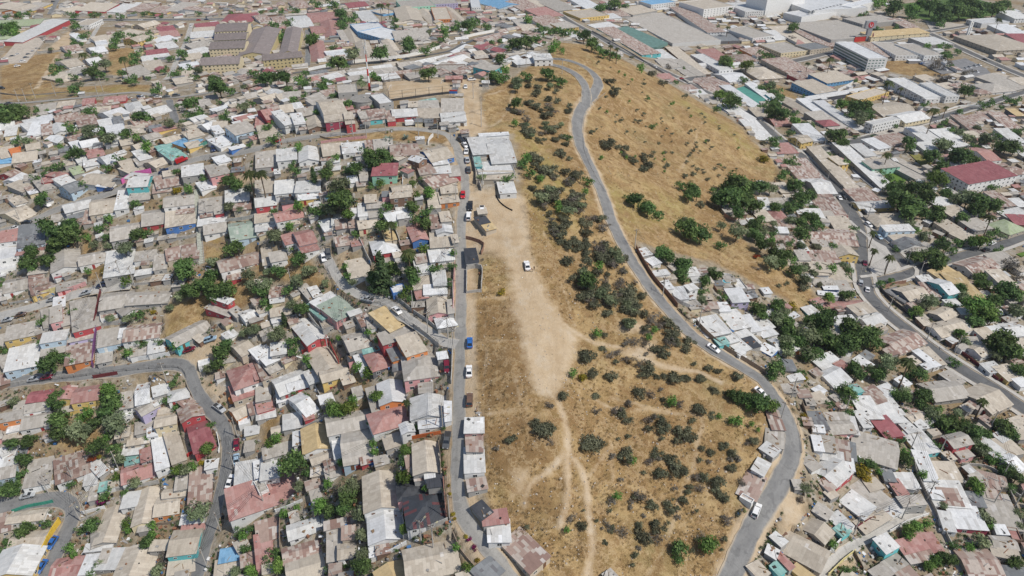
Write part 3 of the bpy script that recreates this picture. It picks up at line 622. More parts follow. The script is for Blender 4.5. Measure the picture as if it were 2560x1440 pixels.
# ---------------------------------------------------------------- houses, read tile by tile: far eave left, far eave right, near corner right; roof and wall; shape and storeys
HOUSES = """A2
240 55 395 50 382 122 mg a1;120 145 205 130 190 200 gg s;205 130 375 106 372 188 gw a;190 220 380 203 375 312 gw a;8 230 190 200 180 258 go s2;70 300 180 290 180 345 lw s;0 310 60 300 45 395 gk s;50 357 190 350 188 400 bb s
450 30 565 25 540 112 py b2;572 30 747 12 735 118 py a2;455 160 642 130 635 186 gy s;910 75 1030 65 1040 165 gw s;1022 5 1110 2 1128 138 ww a;1125 28 1240 18 1288 68 lg s;1265 60 1408 28 1415 98 lw h;1015 185 1140 118 1195 168 gv a2
1138 118 1200 80 1226 132 ln s;870 190 960 165 1005 232 ww f;1190 185 1302 170 1296 222 bb f;1172 242 1322 225 1328 296 bc a2;1335 195 1492 140 1525 228 rr b2;1388 300 1532 262 1620 462 mr a1;1341 140 1430 90 1470 125 rg s;1020 300 1162 268 1170 342 gg s
1110 310 1182 308 1190 385 ww a;968 370 1110 365 1120 442 bb s;880 335 972 325 966 390 bb s2;1135 392 1225 372 1268 612 ww s;1222 366 1322 343 1402 560 bb s;940 465 1072 450 1050 520 lg s;940 530 1050 505 1055 582 tg s;1050 502 1150 475 1165 552 pg s
920 622 1160 565 1182 682 pw a;430 588 665 498 666 655 rw s;668 600 760 580 722 738 lw s;762 590 812 648 742 692 lg s;235 595 405 565 362 740 gw s;0 500 50 465 52 520 lw s;58 495 150 483 130 602 lw s;0 560 60 540 62 612 ww s
0 637 112 620 110 692 gl s2;135 490 206 480 195 540 dk s;95 962 342 945 320 1022 bw a;0 985 92 970 95 1092 rb s;20 1240 306 1243 240 1440 ly b2;130 1110 360 1110 312 1232 bg a;760 750 832 730 812 790 tw s;690 762 745 745 712 862 gg s
1050 808 1200 783 1152 1030 bc b;952 840 1075 795 1010 900 lw s;1232 795 1395 785 1392 842 bg a;1185 850 1352 840 1342 972 bo a1;1325 700 1408 690 1402 782 gg s;1435 668 1592 642 1582 892 rb s;1550 582 1636 565 1626 622 lw s
790 942 940 935 872 1182 bg b1;665 1108 792 1098 842 1192 gg h;655 1207 838 1197 830 1245 lg s;1312 1100 1505 1090 1472 1268 bt a2;1282 1302 1470 1272 1452 1400 bb s;1370 992 1542 985 1532 1042 lg s;1370 1065 1532 1055 1530 1092 pg s;432 1308 576 1305 532 1440 pw a
572 1312 652 1300 602 1440 pw s;652 1292 752 1285 702 1420 ww s;792 1252 1030 1230 952 1372 lg s;952 1240 1202 1225 1112 1440 bw b;770 1252 830 1245 792 1332 gg s;1150 1182 1272 1175 1242 1242 bg s;1790 612 2030 560 2012 722 lu s;1730 816 2185 642 2202 842 pw s
1745 1197 1832 1165 1872 1212 gg s;1662 1252 1802 1225 1792 1312 uw s;1622 1342 1802 1302 1792 1440 bb s;1812 1292 1922 1262 1922 1342 rb s;1740 192 1862 110 1902 192 bo a;1792 262 1872 240 1872 292 ww f;1870 157 1922 130 1922 212 rg s;1728 30 1940 -40 1975 55 pb s;1730 88 1830 75 1815 105 oo f
B2
0 32 102 20 112 112 gg s;0 132 112 100 132 182 pr s;0 202 132 180 152 242 lg s;145 16 217 10 246 122 ww s;232 -20 382 -60 398 14 wr a;245 118 338 74 474 190 ww a;200 242 332 230 352 322 lg s;356 232 422 210 432 252 pr s
125 326 212 305 212 357 bc a;280 372 352 355 356 442 ww s;350 347 552 300 568 472 yw b;400 547 572 495 602 552 bg a;66 492 272 430 272 502 gg s;60 562 190 535 162 692 lw s;0 592 32 580 32 692 wu s;415 617 522 600 526 672 bb a
545 258 842 182 852 312 gw a;642 370 862 345 904 565 gl a;576 462 652 440 666 542 ww s;570 412 642 400 642 442 ww f;790 562 890 532 892 577 rr s;845 235 1112 155 1164 284 pw h;1070 306 1162 290 1196 352 ww b2;946 407 1062 375 1102 452 bg s
915 5 1090 -22 1116 126 wo b;826 52 922 30 972 182 gg s;1164 110 1405 98 1426 246 lw b;1230 287 1462 252 1462 302 ww s;1416 147 1456 145 1462 272 ww s;1576 265 1706 262 1703 362 lp s;1576 407 1692 408 1702 502 rg s;1566 502 1702 490 1706 654 lw s
1580 727 1712 705 1732 782 rg s;1700 972 1872 940 1886 1032 pg s;1746 1042 1892 1030 1896 1172 lw s;1184 465 1366 440 1376 650 bg b;1126 552 1172 535 1186 662 rg s;1182 667 1252 655 1262 717 rg s;1262 662 1336 650 1342 692 ww s;1060 752 1242 725 1257 842 kk h
1118 862 1382 803 1416 1022 Kw h;1292 692 1392 680 1396 762 kg s;806 703 1042 670 1072 917 bw b;842 957 1074 917 1098 1150 ww b;246 1072 487 988 502 1082 lw a;210 1243 472 1162 482 1268 rw a;226 1347 482 1275 522 1440 bw a;522 1042 736 990 742 1042 rg s
548 1090 652 1070 644 1302 gw s;652 1082 740 1065 737 1152 rb s;616 1212 738 1195 742 1292 bw a;0 1052 152 1010 172 1142 rp s;0 1162 112 1120 122 1342 pk s;846 1232 902 1230 922 1292 ww s;1116 1252 1472 1168 1514 1392 bw a;886 1412 1092 1330 1152 1440 yb b
1622 1412 1752 1302 1852 1402 dg s;1510 1432 1622 1400 1642 1472 bg s;1632 932 1692 880 1762 962 kg s;0 742 60 700 80 790 gw f
A1
70 62 152 35 197 72 bw s;0 165 128 105 265 162 bc a;485 98 682 45 692 104 lw a;690 63 887 45 904 142 bb a;392 182 512 165 516 207 gg s;522 162 642 145 632 187 du s;640 152 706 150 702 232 rg s;980 22 1122 5 1117 52 gg s
886 12 977 10 972 122 lw s;1246 32 1447 18 1457 92 gw a2;1086 147 1252 130 1247 232 gr a;1252 167 1452 138 1457 232 bu s2;1332 127 1452 115 1452 152 rb s;0 302 147 293 152 362 pw s2;145 273 325 252 342 382 dl s;0 392 147 370 152 482 ww f2
60 412 152 405 147 487 gw s;0 522 112 480 102 562 ww f;150 412 347 400 347 452 pw s;396 472 592 430 592 557 gw b2;400 592 487 570 502 622 mw s;230 572 362 560 352 602 gg s;226 627 332 600 332 702 rg s;230 692 402 650 422 732 ry s
432 702 637 650 642 692 gk s;42 666 227 635 232 720 gw a;0 722 42 710 42 802 gg s;600 472 782 445 797 518 gw a;812 473 1013 445 1002 603 lg s;1022 457 1167 445 1167 502 gw s;1166 492 1252 480 1247 572 gg s;1022 592 1142 580 1142 612 lg s
1256 442 1372 415 1372 492 rb s;1372 417 1492 400 1487 492 rg s;846 262 1082 225 1092 322 gg a;842 282 902 260 912 352 rr s;1504 70 1668 50 1673 128 gw s;1506 122 1612 105 1612 172 rg s;1612 122 1672 110 1672 152 gr s;1690 2 1852 -10 1872 62 lg s
1762 72 1882 60 1882 122 rb s;1500 182 1692 165 1692 232 lg s;1536 237 1692 215 1697 292 gw a;1716 244 1882 215 1912 332 Tl a;1640 518 1922 442 1952 522 rw a;1702 607 1792 590 1802 647 rr s;782 762 1000 740 990 852 gg a;888 832 976 745 986 872 gw b
1002 752 1282 745 1252 832 gg a;576 860 752 785 706 988 gr s;380 882 462 865 467 962 gk s2;322 902 382 880 382 1002 gg s;462 922 537 900 542 982 gb s;320 1062 492 1050 497 1112 ll s2;400 802 482 790 492 852 ww s;60 1012 282 985 287 1072 gy s2
0 1092 62 1060 62 1132 gg s;74 1190 287 1163 284 1300 ll s2;322 1162 502 1130 502 1192 gg s;522 1132 713 1093 696 1252 ro s;536 1052 717 1030 722 1092 gv s;0 1242 62 1200 62 1292 gg s;0 1382 72 1370 72 1432 rn s;752 1052 943 1020 937 1128 gl s
900 1032 962 1025 952 1082 ww s;962 1003 1202 988 1192 1092 rw a;742 1202 842 1180 832 1262 gg s;986 1162 1112 1140 1112 1212 gw s;1116 1132 1227 1115 1232 1192 lw s;1263 1092 1502 960 1568 1024 gt a;1590 805 1626 770 1740 805 wr s2;1556 880 1603 836 1758 891 gr s
1722 892 1782 865 1832 912 gg s;1800 912 1882 870 1917 932 lw a;1730 1152 1817 1095 1897 1177 bb a;1490 1272 1572 1250 1572 1292 ww f;1882 1192 1962 1150 2012 1212 ww s;1702 1342 1962 1270 2042 1392 pw h;760 880 880 840 870 920 rw f
B1
0 42 142 20 147 92 lr a;160 2 272 -10 282 20 gw s;190 32 272 20 277 82 kk s;320 2 482 -15 487 42 wy s;148 165 327 118 334 182 pw a2;0 177 127 155 122 212 bw s;0 242 132 225 142 277 lw s;210 338 292 307 302 372 pw s2
290 312 402 280 438 370 pw a2;320 397 432 365 462 427 pw s2;45 442 112 430 127 532 bw s;110 467 217 440 222 502 gw s2;490 232 562 205 582 272 ww s;570 207 642 200 642 242 wg s;600 222 702 205 702 262 rg s;700 222 762 215 767 262 rg s
770 214 922 190 927 252 bc a;600 352 752 325 762 382 rg s;770 102 837 95 842 177 lw s;840 77 962 65 952 112 gg s;846 132 922 120 922 182 gg s;820 32 902 25 902 72 bg s;1010 7 1152 -10 1152 32 bn a2;950 2 1012 0 1012 32 dk s
972 162 1102 110 1117 182 ww a;1060 112 1152 90 1152 182 lg s;1290 22 1372 10 1377 112 bg s;1380 22 1502 0 1507 67 bo s;1310 172 1382 160 1382 262 rg s;1382 162 1452 150 1457 212 bg s;1350 227 1457 210 1462 297 ww b;1316 317 1467 305 1472 402 bg s
1470 332 1507 320 1507 372 bg s;1130 252 1236 235 1286 350 pu b;956 312 1032 295 1047 352 yb s;860 376 1032 348 1064 438 wr h;1026 452 1082 440 1097 482 bw s;1300 422 1457 400 1472 502 lw s;1190 482 1302 460 1322 512 rw s;1200 532 1312 510 1317 592 lw s
930 517 1092 490 1122 612 gg s;692 540 832 498 844 610 bw s;1172 662 1322 630 1342 702 bg s;1322 607 1417 600 1432 692 lg s;1190 702 1272 680 1282 782 pg s;1266 707 1422 695 1427 757 ww s;1290 790 1430 774 1436 905 bk b;1352 950 1480 918 1492 992 wg h
1440 822 1477 815 1477 902 gg s;1010 712 1102 690 1122 742 wu f;320 722 382 700 462 782 gg s;390 727 452 715 502 772 lg s;420 830 560 750 620 793 wk s;385 870 428 838 534 932 tg s;480 870 622 795 744 890 Tk s;470 972 582 950 622 1002 bg f
770 942 832 910 852 982 rg s;865 930 975 872 1114 987 yb s;820 952 882 950 912 1022 gw s;920 1070 1168 993 1212 1062 gr s;1070 1112 1202 1060 1264 1182 bo s2;980 1152 1072 1115 1117 1232 do s;1100 1242 1332 1210 1364 1372 gk h2;660 1087 802 1038 846 1150 gg a
810 1224 948 1184 1020 1298 pd h;750 1247 812 1220 842 1322 ww s;690 1222 802 1190 807 1242 kk s;810 1192 912 1160 912 1182 tt s;274 1000 408 943 520 1086 lr b;385 1214 542 1150 628 1302 bg b;480 1350 668 1305 698 1375 by a2;130 1412 332 1330 392 1440 lg a
0 1202 82 1150 152 1252 wg s;90 1132 192 1150 252 1222 lg s;0 1282 62 1250 102 1382 rb s;70 1312 172 1260 212 1312 gb s;-40 1302 22 1280 62 1382 pn s;370 1362 462 1320 492 1402 lg s;112 727 202 714 192 780 rg s;110 922 192 900 207 962 lw s
110 882 252 860 262 912 bg s;50 992 152 950 152 982 bg s;240 962 312 940 322 972 rb s;1570 442 1650 430 1658 520 kw s;1652 200 1712 176 1742 222 kb s;1690 240 1752 214 1785 268 yb s;1662 130 1722 120 1727 156 bb s
C1
1000 512 1062 495 1118 530 ww s;1050 602 1157 580 1172 612 lw s;1120 682 1167 665 1202 717 ww s;1200 732 1282 715 1312 792 ww s;1296 707 1352 690 1392 722 lw s2;1300 782 1352 760 1357 792 lg s;1300 582 1382 565 1392 622 lw s;1646 662 1712 650 1752 722 lg f
1600 742 1712 730 1766 816 wv s2;1540 842 1612 830 1632 887 ww s;1376 977 1530 925 1614 1042 lg s;1562 922 1682 888 1772 1002 lg s;1720 947 1782 925 1852 1032 ww s;1820 982 1912 960 1962 1012 lg s;1840 1042 1932 1010 1982 1062 ww s;1680 1072 1752 1035 1852 1122 lg s
1730 1112 1792 1085 1852 1152 kg s;1530 1112 1592 1090 1622 1132 tt s;1570 1087 1642 1060 1702 1112 lg s;1620 1142 1702 1110 1792 1172 lb s;1850 1182 1902 1140 1992 1182 wu s;940 442 1002 420 1042 462 lg s;1880 732 1922 715 1932 752 ww s;1590 112 1652 100 1672 132 lg s
1830 162 1902 130 1932 202 bb s;1860 62 1922 50 1922 122 lg s;1850 332 1922 310 1932 372 rb s
C2
-70 1217 62 1100 265 1292 rb s;1800 642 1850 560 1935 600 lw s;1765 668 1900 722 1832 872 rg s;1700 852 1732 832 1822 872 lw f;682 1432 742 1395 782 1440 gg s
D2
335 42 382 15 432 52 ww s;326 87 392 55 442 122 bb s;460 92 502 75 552 112 gg s;500 130 550 110 580 170 rb s;642 120 762 95 832 242 lg s;770 152 892 125 982 272 lg s;872 132 932 120 1022 222 lw s;770 272 882 245 1002 377 mr s
940 272 1012 255 1122 347 lg s;1005 380 1132 348 1274 496 lt s;702 52 792 5 832 62 rg s;720 72 802 40 892 122 rg s;802 42 892 0 982 77 wt s;610 22 662 5 712 52 tt s;650 217 702 205 772 312 lw s;1026 232 1122 190 1182 252 bg a
1020 182 1092 170 1152 217 rg s;1116 252 1177 205 1262 262 lw s;1080 272 1132 255 1192 322 lg s;1316 397 1440 358 1522 442 gr a2;1396 502 1472 470 1532 532 gk s;1555 437 1622 390 1762 502 lg s;1702 542 1752 500 1922 622 ww a;1680 382 1752 350 1832 402 lg s
1700 432 1792 400 1902 512 bg s;1850 352 1922 320 1962 392 bg s;1830 282 1902 220 1962 292 bb s;1165 12 1372 -40 1470 85 gg a;1447 66 1592 0 1820 148 bb a;280 232 402 210 432 322 dg s;430 222 582 215 602 262 gg s;415 274 582 261 653 362 gk a
580 262 652 250 662 362 lg s;336 322 422 310 412 352 ww s;336 402 396 395 402 492 ww s;396 402 497 400 492 502 gg s;496 432 602 440 602 562 rb s;602 452 657 450 647 562 dg s;400 502 562 520 552 582 lw s;566 567 642 570 637 642 ww s
660 365 978 438 935 606 gw a;330 652 452 550 634 662 lr a;1092 526 1188 521 1266 712 ww s;1236 602 1392 590 1447 722 bb s;1182 743 1426 743 1502 912 lw s;1290 802 1422 790 1432 892 rb s;1210 802 1292 800 1312 862 ww s;1480 822 1592 815 1622 912 dg s
1500 692 1572 670 1642 722 gg s;1576 662 1702 680 1722 782 rg s;1640 792 1722 790 1732 852 rg s;1610 852 1792 840 1876 1070 gg s;1345 932 1552 930 1632 1082 wm s;1292 972 1372 965 1392 1092 lw s;1700 1067 1772 1060 1792 1122 ww s;1810 1092 1872 1080 1882 1162 pn f
1676 1152 1832 1150 1862 1232 gg a;1680 1202 1862 1210 1872 1302 bw s;1412 1252 1642 1240 1752 1440 rb a;1720 1382 1922 1370 1922 1440 dg s;990 862 1142 825 1172 892 gg s2;952 692 1082 660 1102 762 lg s;900 732 972 720 1047 822 pg s;870 662 932 640 932 712 dg s
1010 742 1092 740 1092 782 lw s;612 792 722 722 922 872 gg s;720 732 802 700 852 772 bg s;542 890 624 810 800 924 lw s;662 1044 824 922 902 1000 bg s;850 922 942 860 1012 942 lw s;320 952 382 910 492 962 gg s;450 1002 522 960 632 1062 lg s
265 1088 332 1012 490 1112 bb a;490 1092 552 1050 622 1102 tt s;20 1152 62 1115 142 1182 lg s;100 1246 165 1104 446 1257 bb b;-20 1272 2 1210 82 1252 lg s;50 1292 92 1280 202 1372 pg s;180 1402 217 1350 342 1440 yy s;20 1372 62 1330 122 1402 tt s
795 1175 892 1130 985 1217 lt s2;970 1192 1122 1130 1182 1222 pg s;1120 1142 1222 1115 1302 1242 pg s;1030 1272 1192 1220 1232 1302 rg s;850 1342 962 1285 1042 1352 gg s;940 1402 1042 1355 1122 1440 rg s;760 1402 852 1345 932 1422 gg s;190 732 242 720 252 782 gg s
0 222 82 210 112 332 rg s;0 352 125 370 102 472 gg s;-10 430 72 500 40 560 lg s
D1
340 52 482 30 542 152 rb s;470 152 542 130 577 172 rr s;260 142 392 130 402 192 lg s;400 157 482 145 492 192 gg s;480 212 592 190 622 292 bg s;0 142 92 130 132 192 pg h;0 217 182 210 192 262 rc s;50 272 142 265 142 302 ww s
0 62 102 50 132 102 gg s;20 342 202 335 212 392 rc s;200 372 252 360 292 432 lr s;300 282 602 280 642 392 rb a;340 372 432 360 442 402 gg s;390 402 492 400 502 452 bb s;494 425 622 408 656 470 by b2;300 462 442 445 452 532 rg s
440 462 502 450 532 522 rg s;210 452 282 440 302 502 gw s;210 542 482 520 402 572 bb s;350 572 422 555 432 612 bw s;410 582 532 555 592 662 bb s;340 662 482 650 492 692 gg s;410 682 502 670 512 722 wu s;490 682 592 670 622 742 gg s
380 747 522 760 522 782 ww s;390 838 692 803 704 854 pr a;590 862 722 835 812 892 bw s2;640 932 782 905 902 972 lw a;500 942 622 920 642 962 lw s;500 1002 602 980 622 1042 lw s;838 1110 1012 1030 1166 1132 rb a;1094 1210 1132 1190 1280 1294 ww s
1150 1192 1202 1170 1312 1282 bg s;640 1262 682 1230 782 1292 ww s;960 1412 1002 1380 1062 1432 ww s;0 1112 52 1100 142 1192 ww a;80 1122 160 1110 242 1182 lo a;400 1232 462 1200 522 1252 ww s;340 1272 402 1240 472 1302 lg s;350 1355 432 1272 590 1402 ww a
130 1382 232 1370 282 1402 lg s;110 1272 182 1260 202 1332 dg s;250 872 322 855 382 902 lt s;655 80 884 58 920 108 ly a;610 2 752 -30 802 52 rg s;755 187 852 160 912 242 bb h;870 182 992 160 1022 222 bg s;870 262 1052 240 1072 282 ll s2
900 332 1082 310 1152 352 bw s;960 382 1112 345 1157 402 dw b;1030 442 1182 400 1302 422 gg s;1230 82 1312 40 1482 162 lg s;1300 132 1402 100 1502 172 bg s;1260 242 1342 215 1452 282 bb s;1360 322 1442 290 1582 342 bb s;1480 232 1562 190 1632 262 gg s
1640 22 1692 0 1842 92 rg s;1700 252 1762 190 1882 272 eb h;1760 162 1862 110 1922 162 lg s;1830 192 1922 170 1942 232 mn s;1820 62 1882 50 1942 102 lg s;1200 602 1322 560 1482 642 yb s;1350 652 1442 610 1582 792 yb s;1120 642 1202 625 1262 682 lg s
1210 672 1280 650 1422 748 wt a2;1410 542 1572 480 1722 562 rw a;1640 482 1762 450 1862 522 gg s;1670 612 1742 580 1822 682 bw s2;960 734 1082 690 1192 776 bg a;1130 692 1212 690 1292 782 rg s;1330 822 1402 800 1432 842 lw s;1180 902 1322 880 1462 922 bg a
1110 912 1152 900 1192 942 bg s;1120 952 1172 940 1222 992 bn s;1180 1000 1402 950 1532 1034 bw a;1430 882 1492 870 1512 912 lg s;1550 1042 1632 1020 1722 1092 bw s;1640 1022 1722 1005 1802 1072 ww s;1500 1102 1562 1090 1592 1142 gg s;1750 1002 1842 970 1922 1062 lw a
1480 1162 1562 1130 1682 1202 bw a;1610 1302 1692 1270 1752 1332 lw s;1710 1332 1792 1290 1882 1382 by s;1840 1412 1902 1390 1962 1442 ww s;1870 1122 1922 1090 1962 1152 bg s;1280 1372 1352 1350 1482 1422 gg s
A0
295 782 425 775 422 832 gg a;420 772 552 765 557 797 bg s;630 752 712 745 702 782 pr s;790 737 942 725 937 757 pr s;730 802 832 795 832 832 bc a;800 852 872 800 902 852 ww a;945 782 1052 760 1077 832 lw h;1080 832 1212 790 1262 832 lw a
400 872 562 850 602 892 rb a;560 892 702 870 742 922 rg s;115 902 212 890 207 932 rr s;200 912 392 860 402 892 ww s;0 922 112 910 112 962 lw a;50 962 127 955 122 1012 lc s;190 952 252 925 302 1002 lw s;250 932 362 925 332 1002 ww s
320 952 392 940 392 1002 rb s;395 942 482 920 492 982 lw b;745 912 852 890 862 932 lu s;800 962 922 940 932 992 ww s2;850 892 912 880 922 922 du s;945 912 1062 890 1142 922 rb a;950 962 1132 930 1062 987 bb s;1120 952 1202 940 1212 972 dk s
1150 972 1292 940 1312 962 py s;1060 1022 1152 990 1202 1022 gw a;375 1042 442 1005 492 1042 ww b;490 1032 602 1000 642 1032 rb a;540 1082 602 1060 622 1112 ww s;600 1062 722 1035 737 1082 ww a;800 1052 892 1045 892 1077 lw s;890 1052 972 1040 1002 1077 bb s
200 1082 292 1070 302 1112 bw a;0 1132 112 1100 112 1162 bb s;130 1142 292 1130 282 1202 bb a;90 1132 152 1110 152 1162 oo s;450 1112 522 1100 512 1132 dg s;990 1092 1072 1065 1112 1102 bg a;1150 1112 1302 1085 1402 1122 tg s;1200 1142 1302 1110 1392 1172 tg s
1195 1042 1332 1010 1382 1042 bo a;1300 1082 1432 1030 1522 1052 uo s;1390 1082 1482 1060 1512 1092 by s;1370 1002 1482 975 1532 1012 bb s;1360 962 1432 940 1502 962 bg a;1500 942 1582 910 1642 942 ww a;1580 962 1642 950 1682 992 ww s;1600 922 1702 915 1702 952 bg s
1400 892 1482 870 1542 892 lw a;1480 882 1532 860 1552 882 lw s;1710 962 1852 920 1912 972 gl s2;1750 872 1852 850 1842 882 ww a;1790 892 1882 850 1892 882 pr s;1620 1062 1692 1010 1712 1072 ww s;1730 1112 1822 1080 1827 1097 wu s;1580 822 1702 790 1722 802 ww s
1500 762 1572 750 1582 792 gg s;1530 722 1622 710 1632 742 gg a;1820 712 1902 690 1932 722 gc a;480 1212 592 1190 602 1222 bg s;570 1182 642 1160 652 1202 lw s;650 1142 762 1120 782 1162 pg s;750 1182 832 1150 882 1202 ww a;630 1202 732 1185 742 1232 lw s
880 1212 962 1190 1012 1252 bb a;1000 1152 1082 1130 1132 1182 lg s;1010 1202 1102 1180 1132 1222 gg s;1090 1222 1232 1170 1312 1202 bb a;900 1272 1012 1230 1092 1262 bg s;530 1272 602 1250 622 1292 eg s;650 1322 742 1280 792 1322 lw s;655 1360 735 1285 910 1335 bw b
350 1312 412 1280 522 1302 pr h;330 1342 442 1320 422 1352 pr s;60 1352 112 1300 182 1322 ww a;0 1312 72 1280 162 1302 rr a;410 1352 502 1320 562 1362 lw s;450 1402 562 1360 642 1402 dl a2;260 1372 382 1340 432 1402 gg s;50 1402 152 1370 272 1402 bg s
180 1322 272 1310 282 1342 gg s;920 1352 1002 1310 1132 1302 lk s2;968 1397 1010 1316 1144 1316 lt b2;1170 1342 1332 1310 1342 1382 rg s;1220 1292 1302 1280 1312 1312 bg s;1370 1262 1522 1240 1527 1302 lg s2;1570 1262 1692 1220 1692 1292 gk s2;1500 1382 1592 1345 1592 1402 ww s
1620 1192 1702 1160 1712 1202 ww s;1740 1262 1822 1255 1832 1282 dn s;1150 1392 1292 1380 1302 1432 rb s;680 1412 802 1370 922 1352 wu s;0 1192 132 1190 132 1222 uw s;410 572 482 520 532 582 bb h;570 532 622 485 672 542 gg h;460 462 542 430 582 482 bw a
640 452 722 430 752 462 lw a;490 352 582 325 577 372 rw a;560 272 602 255 612 292 ww s;600 182 642 140 722 152 bw f2;720 292 812 265 807 302 bw s;720 312 802 300 802 332 ww f;670 362 762 340 782 382 ww a;820 252 872 240 862 272 rb s
910 272 972 210 982 252 bb s;1060 192 1122 155 1142 182 bb a;1015 292 1072 245 1087 282 by a2;1190 217 1302 200 1312 232 mg s;1205 252 1332 235 1337 267 pw s;1140 302 1272 270 1312 292 ww s;1180 342 1302 320 1322 352 lg s;1100 392 1252 370 1257 402 mw s
1070 432 1262 405 1267 432 lw s;950 532 1062 500 1112 547 gg s;1090 482 1212 460 1217 512 bb s;1360 492 1482 465 1492 492 ww s;1390 402 1542 350 1552 382 lg s;1420 342 1542 310 1560 338 gg s;1440 252 1612 240 1612 272 lu s;1480 192 1642 170 1642 202 mg s
1370 542 1472 530 1472 562 bg s;1310 602 1422 580 1432 612 bg s;1460 217 1602 210 1602 237 bg s;1390 422 1502 400 1512 432 bb s;0 145 310 150 300 197 ew a;0 270 130 262 130 287 ew s;450 92 522 55 602 62 bw a;602 87 682 30 862 32 br s
860 87 912 30 992 42 lw s;1000 82 1062 30 1152 42 rb s;1150 92 1202 50 1302 62 ry s;1290 82 1352 20 1452 32 gb s;1390 82 1432 60 1602 67 rw s;1680 162 1712 105 1917 105 mc h;60 82 152 40 252 52 bo a;190 72 252 20 332 32 gy s;0 62 62 20 152 32 bb s
B0
160 1137 297 1125 307 1192 lw s2;320 1117 452 1110 472 1202 lw b;500 1102 642 1085 652 1152 bb s;656 1092 822 1070 822 1132 lw s;826 1072 892 1060 892 1122 rg s;890 1062 1022 1050 1022 1112 gg s;1022 1092 1212 1070 1202 1152 rb a;1165 1192 1202 1160 1257 1192 wn b2
1252 1138 1388 1090 1444 1173 bu a;1320 1202 1422 1185 1432 1222 lg s;1220 1252 1322 1230 1332 1292 rb s;1320 1242 1442 1230 1452 1292 lb s;1240 1342 1402 1280 1482 1352 rb a;1390 1392 1502 1380 1502 1440 bb s;1452 1262 1522 1250 1522 1312 gr s;886 1242 1052 1240 1052 1312 me s2
780 1287 837 1280 837 1352 gg s;690 1332 752 1320 762 1362 ww s;145 1372 282 1360 292 1440 lw s;310 1372 477 1365 477 1432 lw s;0 1372 122 1360 132 1440 bg s;0 1162 152 1150 167 1242 gg s;1020 1402 1152 1380 1162 1440 bb a;520 852 662 835 667 902 bm s2
662 862 722 855 737 922 br s2;386 892 507 875 517 952 bn b;270 872 342 860 362 922 lw s2;145 862 202 840 262 922 lw s2;20 832 92 815 152 882 pr a2;180 792 262 780 277 832 bw a2;250 782 312 765 347 802 ww a;470 762 612 735 652 832 bw a2
0 892 62 890 62 952 pg s;15 962 182 940 202 1012 bb s;300 822 442 790 472 842 gg a;1026 825 1192 810 1197 867 lr a;980 852 1032 840 1032 902 rr s;1210 832 1377 825 1387 882 bn s;1215 772 1362 765 1367 817 gn s;1400 762 1552 760 1552 842 gg s
1390 852 1552 835 1562 902 lw a;770 852 852 840 872 882 gt s;850 842 972 820 972 882 rt s;900 722 972 690 982 762 lg f2;610 642 742 635 762 692 gg f2;10 642 82 610 132 642 bn a;110 692 172 660 212 702 lw b;20 742 92 700 162 742 bg a
160 722 262 700 292 742 bb s;210 702 332 690 332 722 gg s;130 612 212 600 217 642 gg s;380 742 482 700 562 722 gg s;400 762 502 730 542 772 gg s;90 802 152 780 172 812 rg s;500 692 582 670 602 702 rg s;400 572 642 525 652 562 gw a
720 522 992 480 1002 512 lw a;720 562 852 530 862 572 lg s;900 532 1052 510 1052 547 gg s;1150 472 1442 400 1502 432 lg a;1210 502 1482 430 1642 452 lg a;940 572 1052 550 1062 582 lg s;1640 512 1702 480 1832 502 gt s2;1350 492 1562 488 1562 542 gn f
1640 402 1702 390 1742 432 bw s;1680 362 1742 330 1802 372 mb s;1480 392 1562 335 1612 347 ww s;1650 302 1832 250 1902 272 rb s;1510 412 1562 385 1602 412 rc s;665 217 747 208 780 322 bb b;760 327 852 315 887 442 bB b;960 312 1032 300 1087 417 bg b
1050 67 1212 55 1237 152 bg b2;1040 252 1272 235 1287 287 gg s2;1245 87 1322 70 1372 172 bg b;1430 72 1492 55 1547 162 bg b;410 322 512 310 527 472 pc b;400 102 607 85 612 152 pc a;500 172 622 160 627 272 pc b;415 202 502 190 502 242 pc a
260 132 392 110 397 192 lg a;110 132 192 115 222 162 rw a;545 392 682 365 692 432 ww f;770 92 872 75 887 142 lw f2;880 82 962 60 1032 92 bB f;650 27 782 10 832 42 mw a;1610 -8 1672 -10 1682 52 ww f3;1720 12 1832 -30 1922 32 ul b
630 252 667 240 672 302 gu s;270 17 372 0 372 42 rw h;0 122 62 100 72 152 rw a;1610 1062 1732 1040 1747 1142 lg s;1730 1032 1882 1010 1922 1202 lg a;1680 1007 1882 995 1892 1012 ww s;1660 1222 1902 1200 1922 1292 lg f;1640 1192 1682 1185 1687 1242 tt s
1666 1292 1922 1290 1922 1342 bb s;1822 1382 1932 1370 1942 1440 lw s;1200 770 1340 735 1340 755 tg s;1150 770 1210 768 1205 800 bb s
C0
715 242 792 210 1022 382 rt s;440 92 602 60 672 112 by f2;480 12 562 -10 752 122 ww s;350 192 422 160 437 197 gy s2;180 152 292 120 362 187 rw s2;20 152 102 140 122 192 gg f2;60 202 152 190 172 222 bb s;1050 402 1132 380 1202 442 lg s
1200 482 1282 450 1382 552 gg s;1090 462 1200 450 1250 500 gw s;1180 382 1252 370 1452 542 bn s;1450 402 1532 370 1602 452 pw s;1650 422 1762 400 1812 452 rw h;1390 422 1452 400 1602 512 lw f2;1350 602 1502 570 1642 682 rg a;1560 562 1662 530 1732 592 ww a
1590 672 1642 655 1842 792 ww s;1770 652 1822 640 1962 742 ww s;1560 812 1642 790 1802 882 lu s;1600 842 1692 820 1752 862 dd s;1740 932 1832 910 1922 1032 lw s;1790 832 1882 820 1962 902 bb s;1780 522 1902 490 1962 572 bb h;1010 12 1132 -20 1167 12 uw f3
